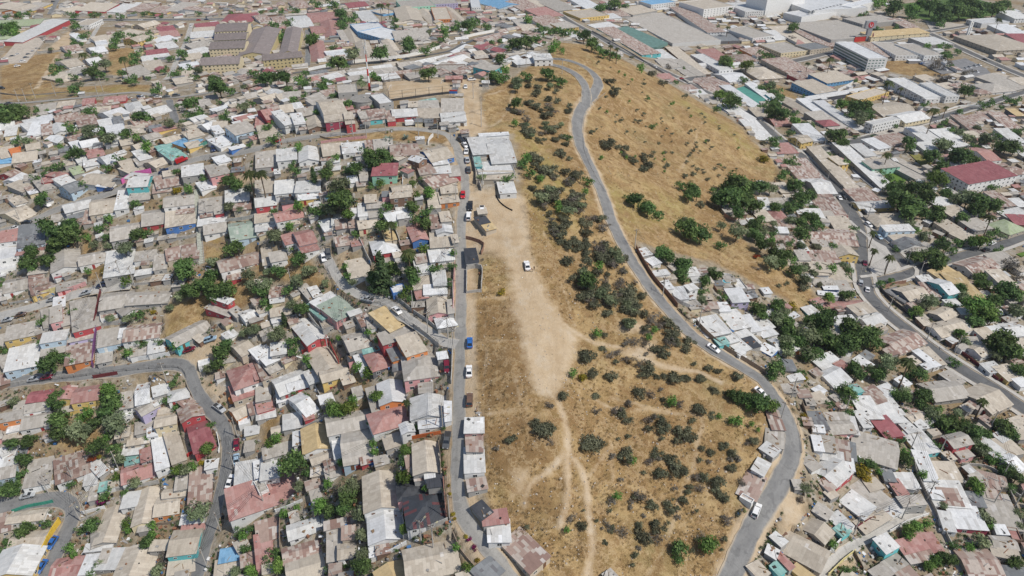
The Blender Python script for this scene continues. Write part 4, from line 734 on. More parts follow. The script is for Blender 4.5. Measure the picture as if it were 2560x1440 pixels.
1650 32 1762 10 1852 72 lw f3;1660 222 1762 190 1902 262 gw f2;1480 262 1642 250 1692 302 dd f;1250 82 1332 60 1522 222 rw s2;850 82 962 40 1022 77 bg s;160 417 282 410 297 442 lw s2;20 462 152 440 172 467 lg s;1120 572 1182 555 1212 602 pg s
1280 662 1352 640 1402 692 rg s;1340 692 1422 680 1482 732 lg s;1420 732 1502 720 1562 782 gg s;700 92 802 70 842 112 rg s;0 30 110 5 180 60 rb s;150 90 260 60 330 110 pb s;230 20 330 -10 420 60 gg s;80 20 160 0 230 40 bb s;1740 380 1840 355 1900 390 ro s;620 200 720 165 760 200 lg s
D0
600 142 842 110 962 152 gg f2;780 257 1112 206 1122 238 yc s2;930 162 1002 150 1102 202 rg s;0 342 132 305 227 372 gc f2;200 342 240 310 342 312 pg s;220 242 322 220 502 332 rn s;260 342 352 310 412 352 db f2;0 472 132 440 302 532 rb s
330 572 502 540 622 592 bB s2;240 642 332 600 452 672 bB s2;180 572 292 540 372 582 rr s;330 732 712 650 722 672 lg s;350 787 422 780 742 977 ww s;240 772 312 760 582 952 ww s;105 750 180 734 346 846 bb b;300 872 402 850 572 952 gg s
390 912 472 890 502 932 mg h;610 722 792 660 882 692 by f2;770 802 952 750 1052 832 bb a;950 872 1062 820 1150 880 lc a2;755 917 932 870 972 892 lw f3;950 602 1042 580 1242 712 lw f3;1170 632 1242 620 1402 712 lw f3;1120 702 1182 680 1242 732 ww f2
1010 342 1102 320 1257 402 gw f2;850 332 952 310 1042 402 gw f2;710 352 792 330 922 412 rn s;1110 292 1252 270 1342 322 lg f2;1760 102 1852 90 1942 132 lw s2;1710 212 1792 190 1892 242 ww s;1850 282 1922 260 1962 312 mg s;1370 642 1432 620 1482 642 rg s
1540 682 1602 660 1642 692 rb h;1590 642 1702 610 1792 672 gw h;1610 602 1682 560 1922 642 gg s;1840 602 1902 580 1962 622 bw s;1360 912 1642 835 1722 872 rb s;1680 872 1762 860 1862 952 rb s;1420 902 1482 880 1642 1022 rb s;1810 832 1852 820 1902 862 yd s
1060 982 1162 960 1292 1052 lw s;1240 992 1342 970 1422 1032 lg s;830 1042 972 1000 1062 1062 rb s;1110 1082 1202 1070 1272 1122 lw s;1340 1062 1402 1030 1462 1082 lg s;720 1062 792 1040 900 1100 ww s;510 1112 590 1100 915 1388 lg s;630 1102 702 1090 802 1162 lw s
480 1192 522 1170 572 1222 by s2;740 1222 902 1190 952 1242 ge s2;320 1142 402 1130 682 1422 bb s;220 962 312 940 402 1042 ww s;170 1032 242 1010 322 1052 by a2;0 892 102 870 152 932 pn a;0 722 32 710 92 762 lt s;60 1092 152 1080 212 1142 pb s
150 1232 292 1200 372 1332 rb s;290 1352 402 1330 482 1440 lg a;60 1392 122 1370 162 1432 bb s;1365 1290 1640 1210 1795 1306 mw s3;1740 1272 1852 1240 1922 1292 rw h2;1500 1122 1562 1100 1712 1192 pw a;1400 1232 1462 1210 1502 1252 lw s;70 230 180 200 340 310 bw s
0 250 60 235 100 280 lg s;1280 640 1350 620 1410 650 bg s;1120 580 1180 560 1230 590 bb s;1480 1000 1540 985 1600 1030 bb s;1730 990 1800 975 1900 1060 lw s;880 1230 960 1215 1180 1330 gg f"""
# ---------------------------------------------------------------- house builder
FRAME = plain("white window frame", (.72, .72, .70), .6, .08); GLASS = plain("window glass", (.035, .042, .05), .12, .2, spec=.6)
DOORM = [plain("door brown", (.16, .085, .05), .7), plain("door white", (.66, .66, .64), .6), plain("door grey steel", (.22, .23, .24), .5), plain("door red", (.33, .05, .05), .6)]
def win_meshes():
    g = Geo(); g.box(-.62, .62, -.03, .05, -.52, -.45); g.box(-.62, .62, -.03, .05, .45, .52); g.box(-.62, -.55, -.03, .05, -.45, .45); g.box(.55, .62, -.03, .05, -.45, .45); g.box(-.03, .03, -.03, .045, -.45, .45)
    f = g.obj("window", FRAME); COL.objects.unlink(f)
    g = Geo(); g.box(-.55, .55, -.03, .025, -.45, .45)
    p = g.obj("pane", GLASS); COL.objects.unlink(p)
    ds = []
    for m in DOORM:
        g = Geo(); g.box(-.5, .5, -.03, .04, -1.02, 1.02); g.box(-.42, .42, .03, .06, .1, .92); g.box(-.42, .42, .03, .06, -.92, -.05); g.box(.34, .40, .05, .12, -.05, .02)
        d = g.obj("door", m); COL.objects.unlink(d); ds.append(d.data)
    return f.data, p.data, ds
WIN_ME, PANE_ME, DOOR_ME = win_meshes()
house_items, shed_items, big_items = [], [], []
ROOFTOPS = []
HOUSE_FOOT = []          # (cx, cy, half1, half2, angle) of everything built, to keep other things clear
STOREY = 2.22
def footprint(p1, p2, p3, rise):
    """corners in the view -> centre, half sizes, heading and eave level"""
    c = ((p1[0] + p3[0]) / 2, (p1[1] + p3[1]) / 2)
    gc = ground(c[0], c[1], rise)
    z = gc[2]
    a, b, d = (on_level(px, py, z)[:2] for px, py in (p1, p2, p3))
    u, v = b - a, d - b
    lu, lv = np.hypot(*u), np.hypot(*v)
    if u[0] * v[1] - u[1] * v[0] > 0: sgn = 1
    else: sgn = -1
    ru = np.array([v[1], -v[0]]) * sgn if True else v
    e = u / lu * lu + ru / (lv + 1e-9) * lv
    e /= np.hypot(*e) + 1e-9
    f = np.array([-e[1], e[0]]) * sgn
    L1 = abs(u @ e); L2 = abs(v @ f)
    cen = (a + d) / 2
    return cen, max(L1, 1.8), max(L2, 1.8), e, f, z, sgn
def roof_geo(kind, L1, L2, rise_h, ov, th):
    """roof in its own frame: x along the first eave, y down the second side; z = 0 at the eave. Returns verts, faces, uvs and the wall top outline"""
    x, y = L1 / 2 + ov, L2 / 2 + ov
    V, F, U = [], [], []
    def face(ids, uv): F.append(tuple(ids)); U.append(uv)
    if kind in 'ab':
        sw = kind == 'b'
        if sw: x, y = y, x
        r = rise_h; sl = math.hypot(y, r); k = ov * r / y
        P_ = [(-x, -y, -k), (x, -y, -k), (x, 0, r - 0), (-x, 0, r), (x, y, -k), (-x, y, -k)]
        V = P_ + [(a, b, c - th) for a, b, c in P_]
        face((0, 1, 2, 3), [(0, 0), (2 * x, 0), (2 * x, sl), (0, sl)]); face((3, 2, 4, 5), [(0, sl), (2 * x, sl), (2 * x, 2 * sl), (0, 2 * sl)])
        for f in ((9, 8, 7, 6), (11, 10, 8, 9), (0, 6, 7, 1), (4, 10, 11, 5), (1, 7, 8, 2), (2, 8, 10, 4), (3, 9, 6, 0), (5, 11, 9, 3)): face(f, [(0, 0)] * 4)
        if sw: V = [(-b, a, c) for a, b, c in V]
    elif kind == 's':
        r = rise_h; sl = math.hypot(2 * y, r)
        P_ = [(-x, -y, r), (x, -y, r), (x, y, 0), (-x, y, 0)]
        V = P_ + [(a, b, c - th) for a, b, c in P_]
        face((0, 1, 2, 3), [(0, sl), (2 * x, sl), (2 * x, 0), (0, 0)])
        for f in ((7, 6, 5, 4), (0, 4, 5, 1), (1, 5, 6, 2), (2, 6, 7, 3), (3, 7, 4, 0)): face(f, [(0, 0)] * 4)
    elif kind == 'h':
        r = rise_h; m = min(x, y) * .92
        a_, b_ = max(x - m, .05), max(y - m, .05)
        P_ = [(-x, -y, 0), (x, -y, 0), (x, y, 0), (-x, y, 0), (-a_, -b_, r), (a_, -b_, r), (a_, b_, r), (-a_, b_, r)]
        V = P_ + [(a, b, c - th) for a, b, c in P_[:4]]
        sl = math.hypot(m, r)
        face((0, 1, 5, 4), [(0, 0), (2 * x, 0), (x + a_, sl), (x - a_, sl)]); face((2, 3, 7, 6), [(0, 0), (2 * x, 0), (x + a_, sl), (x - a_, sl)])
        face((1, 2, 6, 5), [(0, 0), (2 * y, 0), (y + b_, sl), (y - b_, sl)]); face((3, 0, 4, 7), [(0, 0), (2 * y, 0), (y + b_, sl), (y - b_, sl)])
        face((4, 5, 6, 7), [(0, 0), (2 * a_, 0), (2 * a_, 2 * b_), (0, 2 * b_)])
        for f in ((11, 10, 9, 8), (0, 8, 9, 1), (1, 9, 10, 2), (2, 10, 11, 3), (3, 11, 8, 0)): face(f, [(0, 0)] * 4)
    else:       # flat deck inside the parapet
        x, y = L1 / 2 - .16, L2 / 2 - .16
        V = [(-x, -y, .0), (x, -y, .0), (x, y, .0), (-x, y, .0)]; V += [(a, b, -.2) for a, b, c in V]
        face((0, 1, 2, 3), [(0, 0), (2 * x, 0), (2 * x, 2 * y), (0, 2 * y)])
        for f in ((7, 6, 5, 4), (0, 4, 5, 1), (1, 5, 6, 2), (2, 6, 7, 3), (3, 7, 4, 0)): face(f, [(0, 0)] * 4)
    return V, F, U
def house(tile, p, rw, shape, plainly=False, name=None, store_h=None):
    kind = shape[0]; floors = int(shape[1]) if len(shape) > 1 else 1
    h = (store_h or STOREY) * floors + (0.15 if floors == 1 else 0)
    q = [src(tile, p[0], p[1]), src(tile, p[2], p[3]), src(tile, p[4], p[5])]
    cen, L1, L2, e, f, z, sgn = footprint(*q, h)
    # the lowest corner gets the full wall: the uphill side is cut into the slope
    drop = z - h - min(float(height(*(cen + e * (L1 / 2) * i + f * (L2 / 2) * j))) for i in (-1, 1) for j in (-1, 1))
    cut = min(max(drop, 0) * 1.0, h * .7)
    if cut > .15: cen, L1, L2, e, f, z, sgn = footprint(*q, h - cut)
    L1 *= 1.09; L2 *= 1.09
    area = L1 * L2
    span = {'a': L2, 'b': L1, 's': L2, 'h': min(L1, L2)}.get(kind, 1)
    r = {'a': .155, 'b': .155, 's': .075, 'h': .17}.get(kind, 0) * span
    r = min(max(r, .3), 2.4) if kind != 'f' else 0
    ang = math.atan2(e[1], e[0])
    # the wall goes down to the lowest ground under the corners
    cs = [cen + e * (L1 / 2) * i + f * (L2 / 2) * j for i in (-1, 1) for j in (-1, 1)]
    gz = min(float(height(*c)) for c in cs) - .25
    HOUSE_FOOT.append((cen[0], cen[1], L1 / 2, L2 / 2, ang, z - .9))
    V, F, U = roof_geo(kind, L1, L2, r, .0 if kind == 'f' else .22, .13)
    if kind in 'as' and area < 260:      # eaves knocked together by hand, never quite square
        jr = random.Random(int(cen[0] * 11 + cen[1] * 3)); n_ = len(V) // 2
        for i in range(n_):
            dx_, dy_, dz_ = jr.uniform(-.2, .2), jr.uniform(-.2, .2), jr.uniform(-.03, .11)
            for q_ in (i, i + n_): V[q_] = (V[q_][0] + dx_, V[q_][1] + dy_, V[q_][2] + dz_)
    flip = sgn < 0       # local +y is the side of the third corner
    if flip:
        V = [(a, -b, c) for a, b, c in V]; F = [tuple(reversed(k)) for k in F]; U = [list(reversed(k)) for k in U]
    Y0 = 1 if not flip else -1
    lo, hi = gz, z
    rr = (lambda x, y: 0.0)
    if kind == 'a': rr = lambda x, y: r * (1 - abs(y) / (L2 / 2))
    if kind == 'b': rr = lambda x, y: r * (1 - abs(x) / (L1 / 2))
    if kind == 's': rr = lambda x, y: r * (.5 - Y0 * y / L2)
    X_, Y_ = L1 / 2 - .05, L2 / 2 - .05
    ring = [(-X_, -Y_), (0, -Y_), (X_, -Y_), (X_, 0), (X_, Y_), (0, Y_), (-X_, Y_), (-X_, 0)]
    base = h
    top_in = -.14
    wv = [(a, b, 0) for a, b in ring] + [(a, b, (z - gz) + (rr(a, b) + top_in if kind != 'f' else .38)) for a, b in ring]
    n = 8
    wf = [(i, (i + 1) % n, n + (i + 1) % n, n + i) for i in range(n)] + [tuple(range(n - 1, -1, -1))]
    if kind == 'f':
        t = .17
        k = len(wv)
        wv += [(a * (1 - t / X_), b * (1 - t / Y_), (z - gz) + .38) for a, b in ring] + [(a * (1 - t / X_), b * (1 - t / Y_), (z - gz) - .1) for a, b in ring]
        wf += [(n + i, n + (i + 1) % n, k + (i + 1) % n, k + i) for i in range(n)] + [(k + i, k + (i + 1) % n, k + n + (i + 1) % n, k + n + i) for i in range(n)] + [tuple(range(k + n, k + 2 * n))]
    if kind in 'sab' and (tile not in ('C0', 'D0')): ROOFTOPS.append((cen, e, per_ := np.array([-e[1], e[0]]), L1, L2, z, rr))
    if plainly:
        return (V, F, U, wv, wf, (cen[0], cen[1], gz), ang, z - gz, rw)
    town = tile in ("C0", "D0") or (tile == "B0" and p[1] < 480)
    nm = name or ("shed" if area < 17 and floors == 1 else "town_building" if floors > 2 or (town and (kind == 'f' or area > 150)) else "house" if floors == 2 or kind in 'abh' or town else "shack")
    root = empty(nm, (cen[0], cen[1], gz), ang)
    mesh_obj("wall", wv, wf, wall_mat(rw[1]), root)
    mesh_obj("roof", V, F, roof_mat(rw[0]), root, U, (0, 0, z - gz))
    # openings in the walls one sees
    size = px_per_m((cen[0], cen[1], z))
    to_cam = np.array([-cen[0], -cen[1]]); to_cam /= np.hypot(*to_cam)
    per = np.array([-math.sin(ang), math.cos(ang)])
    sides = [(e, L1 / 2, L2, 'x', 1), (-e, L1 / 2, L2, 'x', -1), (per, L2 / 2, L1, 'y', 1), (-per, L2 / 2, L1, 'y', -1)]
    sides = sorted([s for s in sides if s[0] @ to_cam > .3], key=lambda s: -(s[0] @ to_cam))
    lr = random.Random(int(cen[0] * 7 + cen[1] * 13))
    if nm not in ("shed", "shopping_hall"):
        for si, (nrm, half, ln, ax, sg) in enumerate(sides[:2]):
            if size < 2.6 and si: break
            step = 3.1 if floors < 3 else 2.4
            cnt = min(10, max(1, int((ln - .6) / step)))
            if floors == 1 and cnt > 3: cnt = 3
            for fl in range(floors):
                door_at = lr.randrange(cnt) if (fl == floors - 1 and si == 0) else -1
                for w in range(cnt):
                    t = (w + .5) / cnt * (ln - .5) - (ln - .5) / 2 + lr.uniform(-.2, .2) * (floors < 3)
                    zz = (z - gz) - 1.15 - fl * (store_h or STOREY)
                    if zz < .7: continue
                    rz = {('x', 1): -math.pi / 2, ('x', -1): math.pi / 2, ('y', 1): 0, ('y', -1): math.pi}[(ax, sg)]
                    pos = (sg * (half - .05 + .0), t, zz) if ax == 'x' else (t, sg * (half - .05), zz)
                    if w == door_at and cnt > 1:
                        use_mesh("door", DOOR_ME[lr.randrange(4)], root, (pos[0], pos[1], max(1.03, zz - .42)), rz)
                    else:
                        sc = lr.uniform(.75, 1.1)
                        wo = use_mesh("window", WIN_ME, root, pos, rz, (sc, 1, sc * lr.uniform(.85, 1.1)))
                        if size > 4.2: use_mesh("pane", PANE_ME, wo)
                        else: wo.data = PANE_ME
    rn = ROOFS[rw[0]][0]; wn_ = WALLS[rw[1]][0]
    shape_word = {'a': "gabled", 'b': "gabled", 's': "lean-to", 'h': "hipped", 'f': "flat"}[kind]
    what = {"shed": "shed", "house": ("two-storey house" if floors == 2 else "house")}.get(nm, nm.replace("_", " "))
    if nm == "town_building": what = {1: "town hall-like block", 2: "two-storey block", 3: "three-storey block", 4: "four-storey block"}.get(floors, "five-storey block")
    if nm == "town_building" and floors == 1: what = "long building"
    px, py = (q[0][0] + q[2][0]) / 2, (q[0][1] + q[2][1]) / 2
    (shed_items if nm == "shed" else house_items if nm in ("house", "shack") else big_items).append([root, f"{wn_} {what} with {rn} {shape_word} roof", px, py, area * size * size])
    root["category"] = nm if nm in ("shed", "shack", "house") else "building"
    if root["category"] != "building": root["group"] = {"house": "houses of the hillside town", "shack": "lean-to shacks of the hillside town", "shed": "small sheds between the houses"}[nm]
    return root
tile = None
PARSED = []
for row in HOUSES.split("\n"):
    row = row.strip()
    if row in TILES: tile = row; continue
    for hs in row.split(";"):
        t = hs.split()
        if len(t) == 8: PARSED.append((tile, [float(c) for c in t[:6]], t[6], t[7]))
# the caps: of each kind the 300 that show largest are things, the rest one far-off mass of roofs
def rough_px(t, p): return abs((p[2] - p[0]) * (p[5] - p[3]) - (p[3] - p[1]) * (p[4] - p[2])) / 9.0
PARSED.sort(key=lambda r: -rough_px(r[0], r[1]))
FAR_ROOFS = []
_n = {}
for t_, p_, rw_, sh_ in PARSED:
    k_ = "house" if sh_[0] in 'abh' or len(sh_) > 1 else "shack"
    if (t_ in ("C0", "D0") and sh_[0] in 'f'): k_ = "town"
    _n[k_] = _n.get(k_, 0) + 1
    if _n[k_] > 300: FAR_ROOFS.append(house(t_, p_, rw_, sh_, plainly=True))
    else: house(t_, p_, rw_, sh_)
SPECIAL = """A0 1525 428 1785 425 1800 478 sc a4|A0 1600 310 1832 308 1838 360 sc a4|A0 1630 250 1842 245 1846 292 sc a4|A0 1640 178 1852 175 1856 228 sc a4|B0 -30 225 155 225 105 405 sY b4|B0 215 222 325 222 318 392 sY b4|B0 60 415 325 388 330 425 sY a4"""
for s_ in SPECIAL.split("|"):
    c_ = s_.split(); r_ = r_ = house(c_[0], [float(v) for v in c_[1:7]], c_[7], c_[8], name="apartment_block")
HALLS = """A0 140 297 360 146 426 167 lr s2|C0 885 130 1150 95 1475 285 gw f2|D0 255 190 540 140 765 255 gg f2|D0 -75 -50 6 -10 212 -60 ww f9|D0 205 5 292 100 592 42 ww f4|D0 188 98 268 136 600 66 ww f3|C0 1300 20 1480 -10 1622 42 bw f4|D0 530 325 745 440 868 430 ww f5|D0 582 42 642 62 782 8 ww f4|D0 1530 152 1692 130 1772 160 ww f2|D0 1560 290 1722 236 1872 342 bb h2|B0 750 190 930 160 932 216 wB f3|B0 892 240 962 180 1032 262 wB f3|B0 1325 62 1432 55 1452 140 bo f3|B0 1085 12 1300 -10 1310 40 ge f3|B0 1300 -10 1480 -25 1485 22 gv f3"""
for i_, s_ in enumerate(HALLS.split("|")):
    c_ = s_.split(); r_ = house(c_[0], [float(v) for v in c_[1:7]], c_[7], c_[8], name="shopping_hall" if i_ in (0, 1, 2, 3, 4, 5) else "church" if i_ in (10,) else "town_building")
    if i_ == 7:      # the glass office: bands of green glass round each storey in place of single windows
        wall_ = [c for c in r_.children if c.name.startswith("wall")][0]
        for c in list(r_.children):
            if c.name.startswith(("window", "door")): bpy.data.objects.remove(c)
        xs = [v.co.x for v in wall_.data.vertices]; yv = [v.co.y for v in wall_.data.vertices]; X1, Y1 = max(xs), max(yv); top_ = max(v.co.z for v in wall_.data.vertices)
        GG = plain("green office glass", (.06, .13, .12), .12, .15, .3, spec=.6)
        for k in range(5):
            z0 = top_ - 1.9 - k * 2.35
            for sg in (-1, 1):
                g = Geo(); g.box(-X1 + .8, X1 - .8, sg * Y1 - .06, sg * Y1 + .06, z0 - .62, z0 + .62); g.obj("window_band", GG, r_)
                for w in range(5): g = Geo(); g.box(sg * X1 - .06, sg * X1 + .06, -Y1 + 1 + w * (2 * Y1 - 2) / 5, -Y1 + 1 + (w + .55) * (2 * Y1 - 2) / 5, z0 - .4, z0 + .4); g.obj("window", GG, r_)
# ---------------------------------------------------------------- plants
def rand_dir():
    v = nrg.normal(size=3); return v / np.linalg.norm(v)
def leaf_mesh(name, mat, n_clump, per, size, shape="round", seed=0, sparse=0.0, stems=0):
    """a crown in unit radius about its centre: many small leaf sprays gathered in uneven clumps"""
    r = np.random.default_rng(seed)
    V, F, T = [], [], []
    lobes = []
    nl = 8 if shape != "cone" else 1
    for i in range(nl):
        a = r.uniform(0, 6.28)
        if shape == "flat": lobes.append((np.array([math.cos(a) * r.uniform(.1, .75), math.sin(a) * r.uniform(.1, .75), r.uniform(-.35, .55)]), r.uniform(.26, .46))); continue
        lobes.append((np.array([math.cos(a) * r.uniform(.15, .55), math.sin(a) * r.uniform(.15, .55), r.uniform(-.3, .38)]), r.uniform(.40, .66)))
    for c in range(n_clump):
        if shape == "cone":
            z = r.uniform(0, 1) ** 1.4; a = r.uniform(0, 6.28); rr = (1 - z) * (.42 + .2 * math.sin(a * 5 + z * 9)) * r.uniform(.55, 1.15) + .04
            p = np.array([math.cos(a) * rr, math.sin(a) * rr, z * 2.3 - 1.0]); outw = np.array([math.cos(a), math.sin(a), .35])
        else:
            ce, R = lobes[r.integers(nl)]
            d = r.normal(size=3); d /= np.linalg.norm(d)
            if d[2] < -.35: d[2] *= -.4
            p = ce + d * R * r.uniform(.62, 1.08) * np.array([1, 1, .85]); outw = d
            if shape == "flat": p[2] *= .55
        tone = float(np.clip(r.normal(.45, .25), 0, 1))
        cs = size * r.uniform(.7, 1.5)
        for k in range(per):
            q = p + r.normal(size=3) * cs * .7
            nrm = outw + r.normal(size=3) * .42 + np.array([0, 0, .3]); nrm /= np.linalg.norm(nrm)
            u = np.cross(nrm, r.normal(size=3)); u /= np.linalg.norm(u) + 1e-9; w = np.cross(nrm, u)
            s = cs * r.uniform(.5, 1.0); b = len(V)
            V += [q - u * s, q - w * s * .55, q + u * s * 1.1, q + w * s * .55]
            F.append((b, b + 1, b + 2, b + 3)); T += [float(np.clip(tone + r.normal() * .1, 0, 1))] * 4
    for i in range(stems):
        a = r.uniform(0, 6.28); e = np.array([math.cos(a), math.sin(a), .35]) * r.uniform(.5, .95); b = len(V); w = .025
        V += [np.array([w, 0, -.75]), np.array([-w, w, -.75]), np.array([-w, -w, -.75]), e]
        F += [(b, b + 1, b + 3), (b + 1, b + 2, b + 3), (b + 2, b, b + 3)]; T += [0.0] * 4
    me = bpy.data.meshes.new(name); me.from_pydata([tuple(v) for v in V], [], F)
    at = me.attributes.new("tint", 'FLOAT', 'POINT'); at.data.foreach_set("value", np.array(T, np.float32))
    me.materials.append(mat); me.update()
    return me
G_DARK = leaf_mat("leaves dark green", (0.048, 0.086, 0.030), (0.103, 0.172, 0.054), (0.198, 0.300, 0.094))
G_MID = leaf_mat("leaves mid green", (0.070, 0.125, 0.029), (0.142, 0.247, 0.058), (0.259, 0.402, 0.101))
G_BRT = leaf_mat("leaves bright green", (0.053, 0.084, 0.016), (0.116, 0.173, 0.032), (0.210, 0.273, 0.063))
G_OLV = leaf_mat("leaves grey olive", (0.120, 0.150, 0.080), (0.215, 0.263, 0.145), (0.362, 0.422, 0.241))
G_SCR = leaf_mat("leaves hill scrub", (0.082, 0.086, 0.054), (0.166, 0.172, 0.108), (0.282, 0.288, 0.186))
G_DRY = leaf_mat("twigs dry scrub", (0.132, 0.118, 0.102), (0.227, 0.205, 0.175), (0.344, 0.307, 0.256))
G_YEL = leaf_mat("blossom yellow", (.10, .10, .02), (.30, .24, .03), (.55, .40, .03))
G_RED = leaf_mat("blossom red", (.10, .03, .02), (.40, .07, .02), (.60, .13, .03))
G_MAG = leaf_mat("blossom magenta", (.05, .01, .03), (.20, .02, .10), (.40, .05, .20))
G_CON = leaf_mat("needles", (0.038, 0.062, 0.028), (0.078, 0.125, 0.052), (0.148, 0.206, 0.083))
G_PALM = leaf_mat("palm fronds", (.03, .045, .012), (.075, .095, .03), (.14, .15, .05))
G_AGA = leaf_mat("agave blades", (.10, .15, .12), (.18, .24, .20), (.28, .33, .28))
BARK = plain("bark", (.12, .085, .06), .95, .3, 3); PBARK = plain("palm bark", (.15, .11, .075), .95, .25, 3)
def palm_crown(seed):
    r = np.random.default_rng(seed); V, F, T = [], [], []
    for i in range(30):
        a = 6.283 * i / 30 * 2.4 + r.uniform(-.2, .2); lift = r.uniform(-.35, 1.0); L = r.uniform(.8, 1.1); prev = None
        d = np.array([math.cos(a), math.sin(a), 0]); s = np.array([-math.sin(a), math.cos(a), 0])
        for k in range(7):
            t = k / 6
            p = d * L * t * (1 - .12 * lift) + np.array([0, 0, lift * .55 * t - .75 * t * t])
            w = .13 * math.sin(math.pi * min(1, .12 + t * .88)) + .012; b = len(V)
            V += [p - s * w + np.array([0, 0, -w * .5]), p, p + s * w + np.array([0, 0, -w * .5])]; T += [.2 + .5 * t + .15 * r.normal()] * 3
            if k: F += [(b - 3, b - 2, b + 1, b), (b - 2, b - 1, b + 2, b + 1)]
    me = bpy.data.meshes.new("crown"); me.from_pydata([tuple(v) for v in V], [], F)
    at = me.attributes.new("tint", 'FLOAT', 'POINT'); at.data.foreach_set("value", np.clip(np.array(T, np.float32), 0, 1))
    me.materials.append(G_PALM); me.update(); return me
def agave_mesh():
    r = np.random.default_rng(3); V, F, T = [], [], []
    for i in range(40):
        a = r.uniform(0, 6.28); e = r.uniform(.15, 1.2); d = np.array([math.cos(a) * math.cos(e), math.sin(a) * math.cos(e), math.sin(e)]); s = np.array([-math.sin(a), math.cos(a), 0]); b = len(V)
        V += [-s * .07, s * .07, d * .5 + s * .08, d * 1.0, d * .5 - s * .08]; F.append((b, b + 1, b + 2, b + 3, b + 4)); T += [r.uniform(.2, .9)] * 5
    me = bpy.data.meshes.new("agave"); me.from_pydata([tuple(v) for v in V], [], F)
    at = me.attributes.new("tint", 'FLOAT', 'POINT'); at.data.foreach_set("value", np.array(T, np.float32)); me.materials.append(G_AGA); me.update(); return me
CROWNS = {
 'd': [leaf_mesh("crown", G_DARK, 210, 7, .12, seed=i) for i in range(5)],
 'g': [leaf_mesh("crown", G_MID, 200, 7, .12, seed=20 + i) for i in range(4)],
 'b': [leaf_mesh("crown", G_BRT, 190, 7, .12, seed=40 + i) for i in range(3)],
 'o': [leaf_mesh("crown", G_OLV, 170, 7, .115, seed=60 + i) for i in range(4)],
 's': [leaf_mesh("scrub_bush", G_SCR, 170, 7, .085, "flat", seed=80 + i, stems=8) for i in range(6)],
 'p': [leaf_mesh("scrub_bush", G_DRY, 110, 6, .065, "flat", seed=100 + i, stems=26) for i in range(4)],
 'y': [leaf_mesh("flowering_bush", G_YEL, 130, 7, .11, seed=120 + i, stems=5) for i in range(2)],
 'x': [leaf_mesh("flowering_bush", G_RED, 120, 7, .11, "flat", seed=140, stems=5)],
 'v': [leaf_mesh("flowering_bush", G_MAG, 120, 7, .11, "flat", seed=150, stems=5)],
 'c': [leaf_mesh("crown", G_CON, 260, 7, .085, "cone", seed=160 + i) for i in range(2)],
 'm': [palm_crown(i) for i in range(3)], 'a': [agave_mesh()],
}
def _mesh_only(o):
    COL.objects.unlink(o); return o.data
def trunk_mesh(seed, palm=False):
    r = random.Random(seed); g = Geo()
    if palm:
        g.bar((0, 0, -.05), (.02, .01, .35), .055, .036, 8, cap=False); g.bar((.02, .01, .35), (0, 0, 1), .036, .032, 8); return g.obj("trunk", PBARK)
    g.bar((0, 0, -.08), (r.uniform(-.03, .03), 0, .5), .06, .045, 7)
    for i in range(5):
        a = i * 1.26 + r.uniform(-.3, .3); g.bar((0, 0, .42 + .03 * i), (math.cos(a) * .35, math.sin(a) * .35, .95 + r.uniform(-.1, .15)), .035, .012, 5)
    return g.obj("trunk", BARK)
TRUNKS = [_mesh_only(trunk_mesh(i)) for i in range(3)]; PTRUNK = _mesh_only(trunk_mesh(0, True))
KINDS_VEG = {'d': ("broadleaf_tree", "dense dark green tree", "tree"), 'g': ("broadleaf_tree", "mid-green leafy tree", "tree"), 'b': ("broadleaf_tree", "bright green tree", "tree"), 'o': ("olive_tree", "grey-olive loose-crowned tree", "tree"),
 's': ("scrub_bush", "dull green hill bush", "bush"), 'p': ("scrub_bush", "leafless grey-brown bush", "bush"), 'y': ("flowering_bush", "yellow flowering bush", "bush"), 'x': ("flowering_bush", "red flowering bush", "bush"), 'v': ("flowering_bush", "magenta flowering bush", "bush"),
 'c': ("conifer", "dark conifer", "tree"), 'm': ("palm_tree", "palm tree", "palm"), 'a': ("agave", "spiky grey-green agave", "plant")}
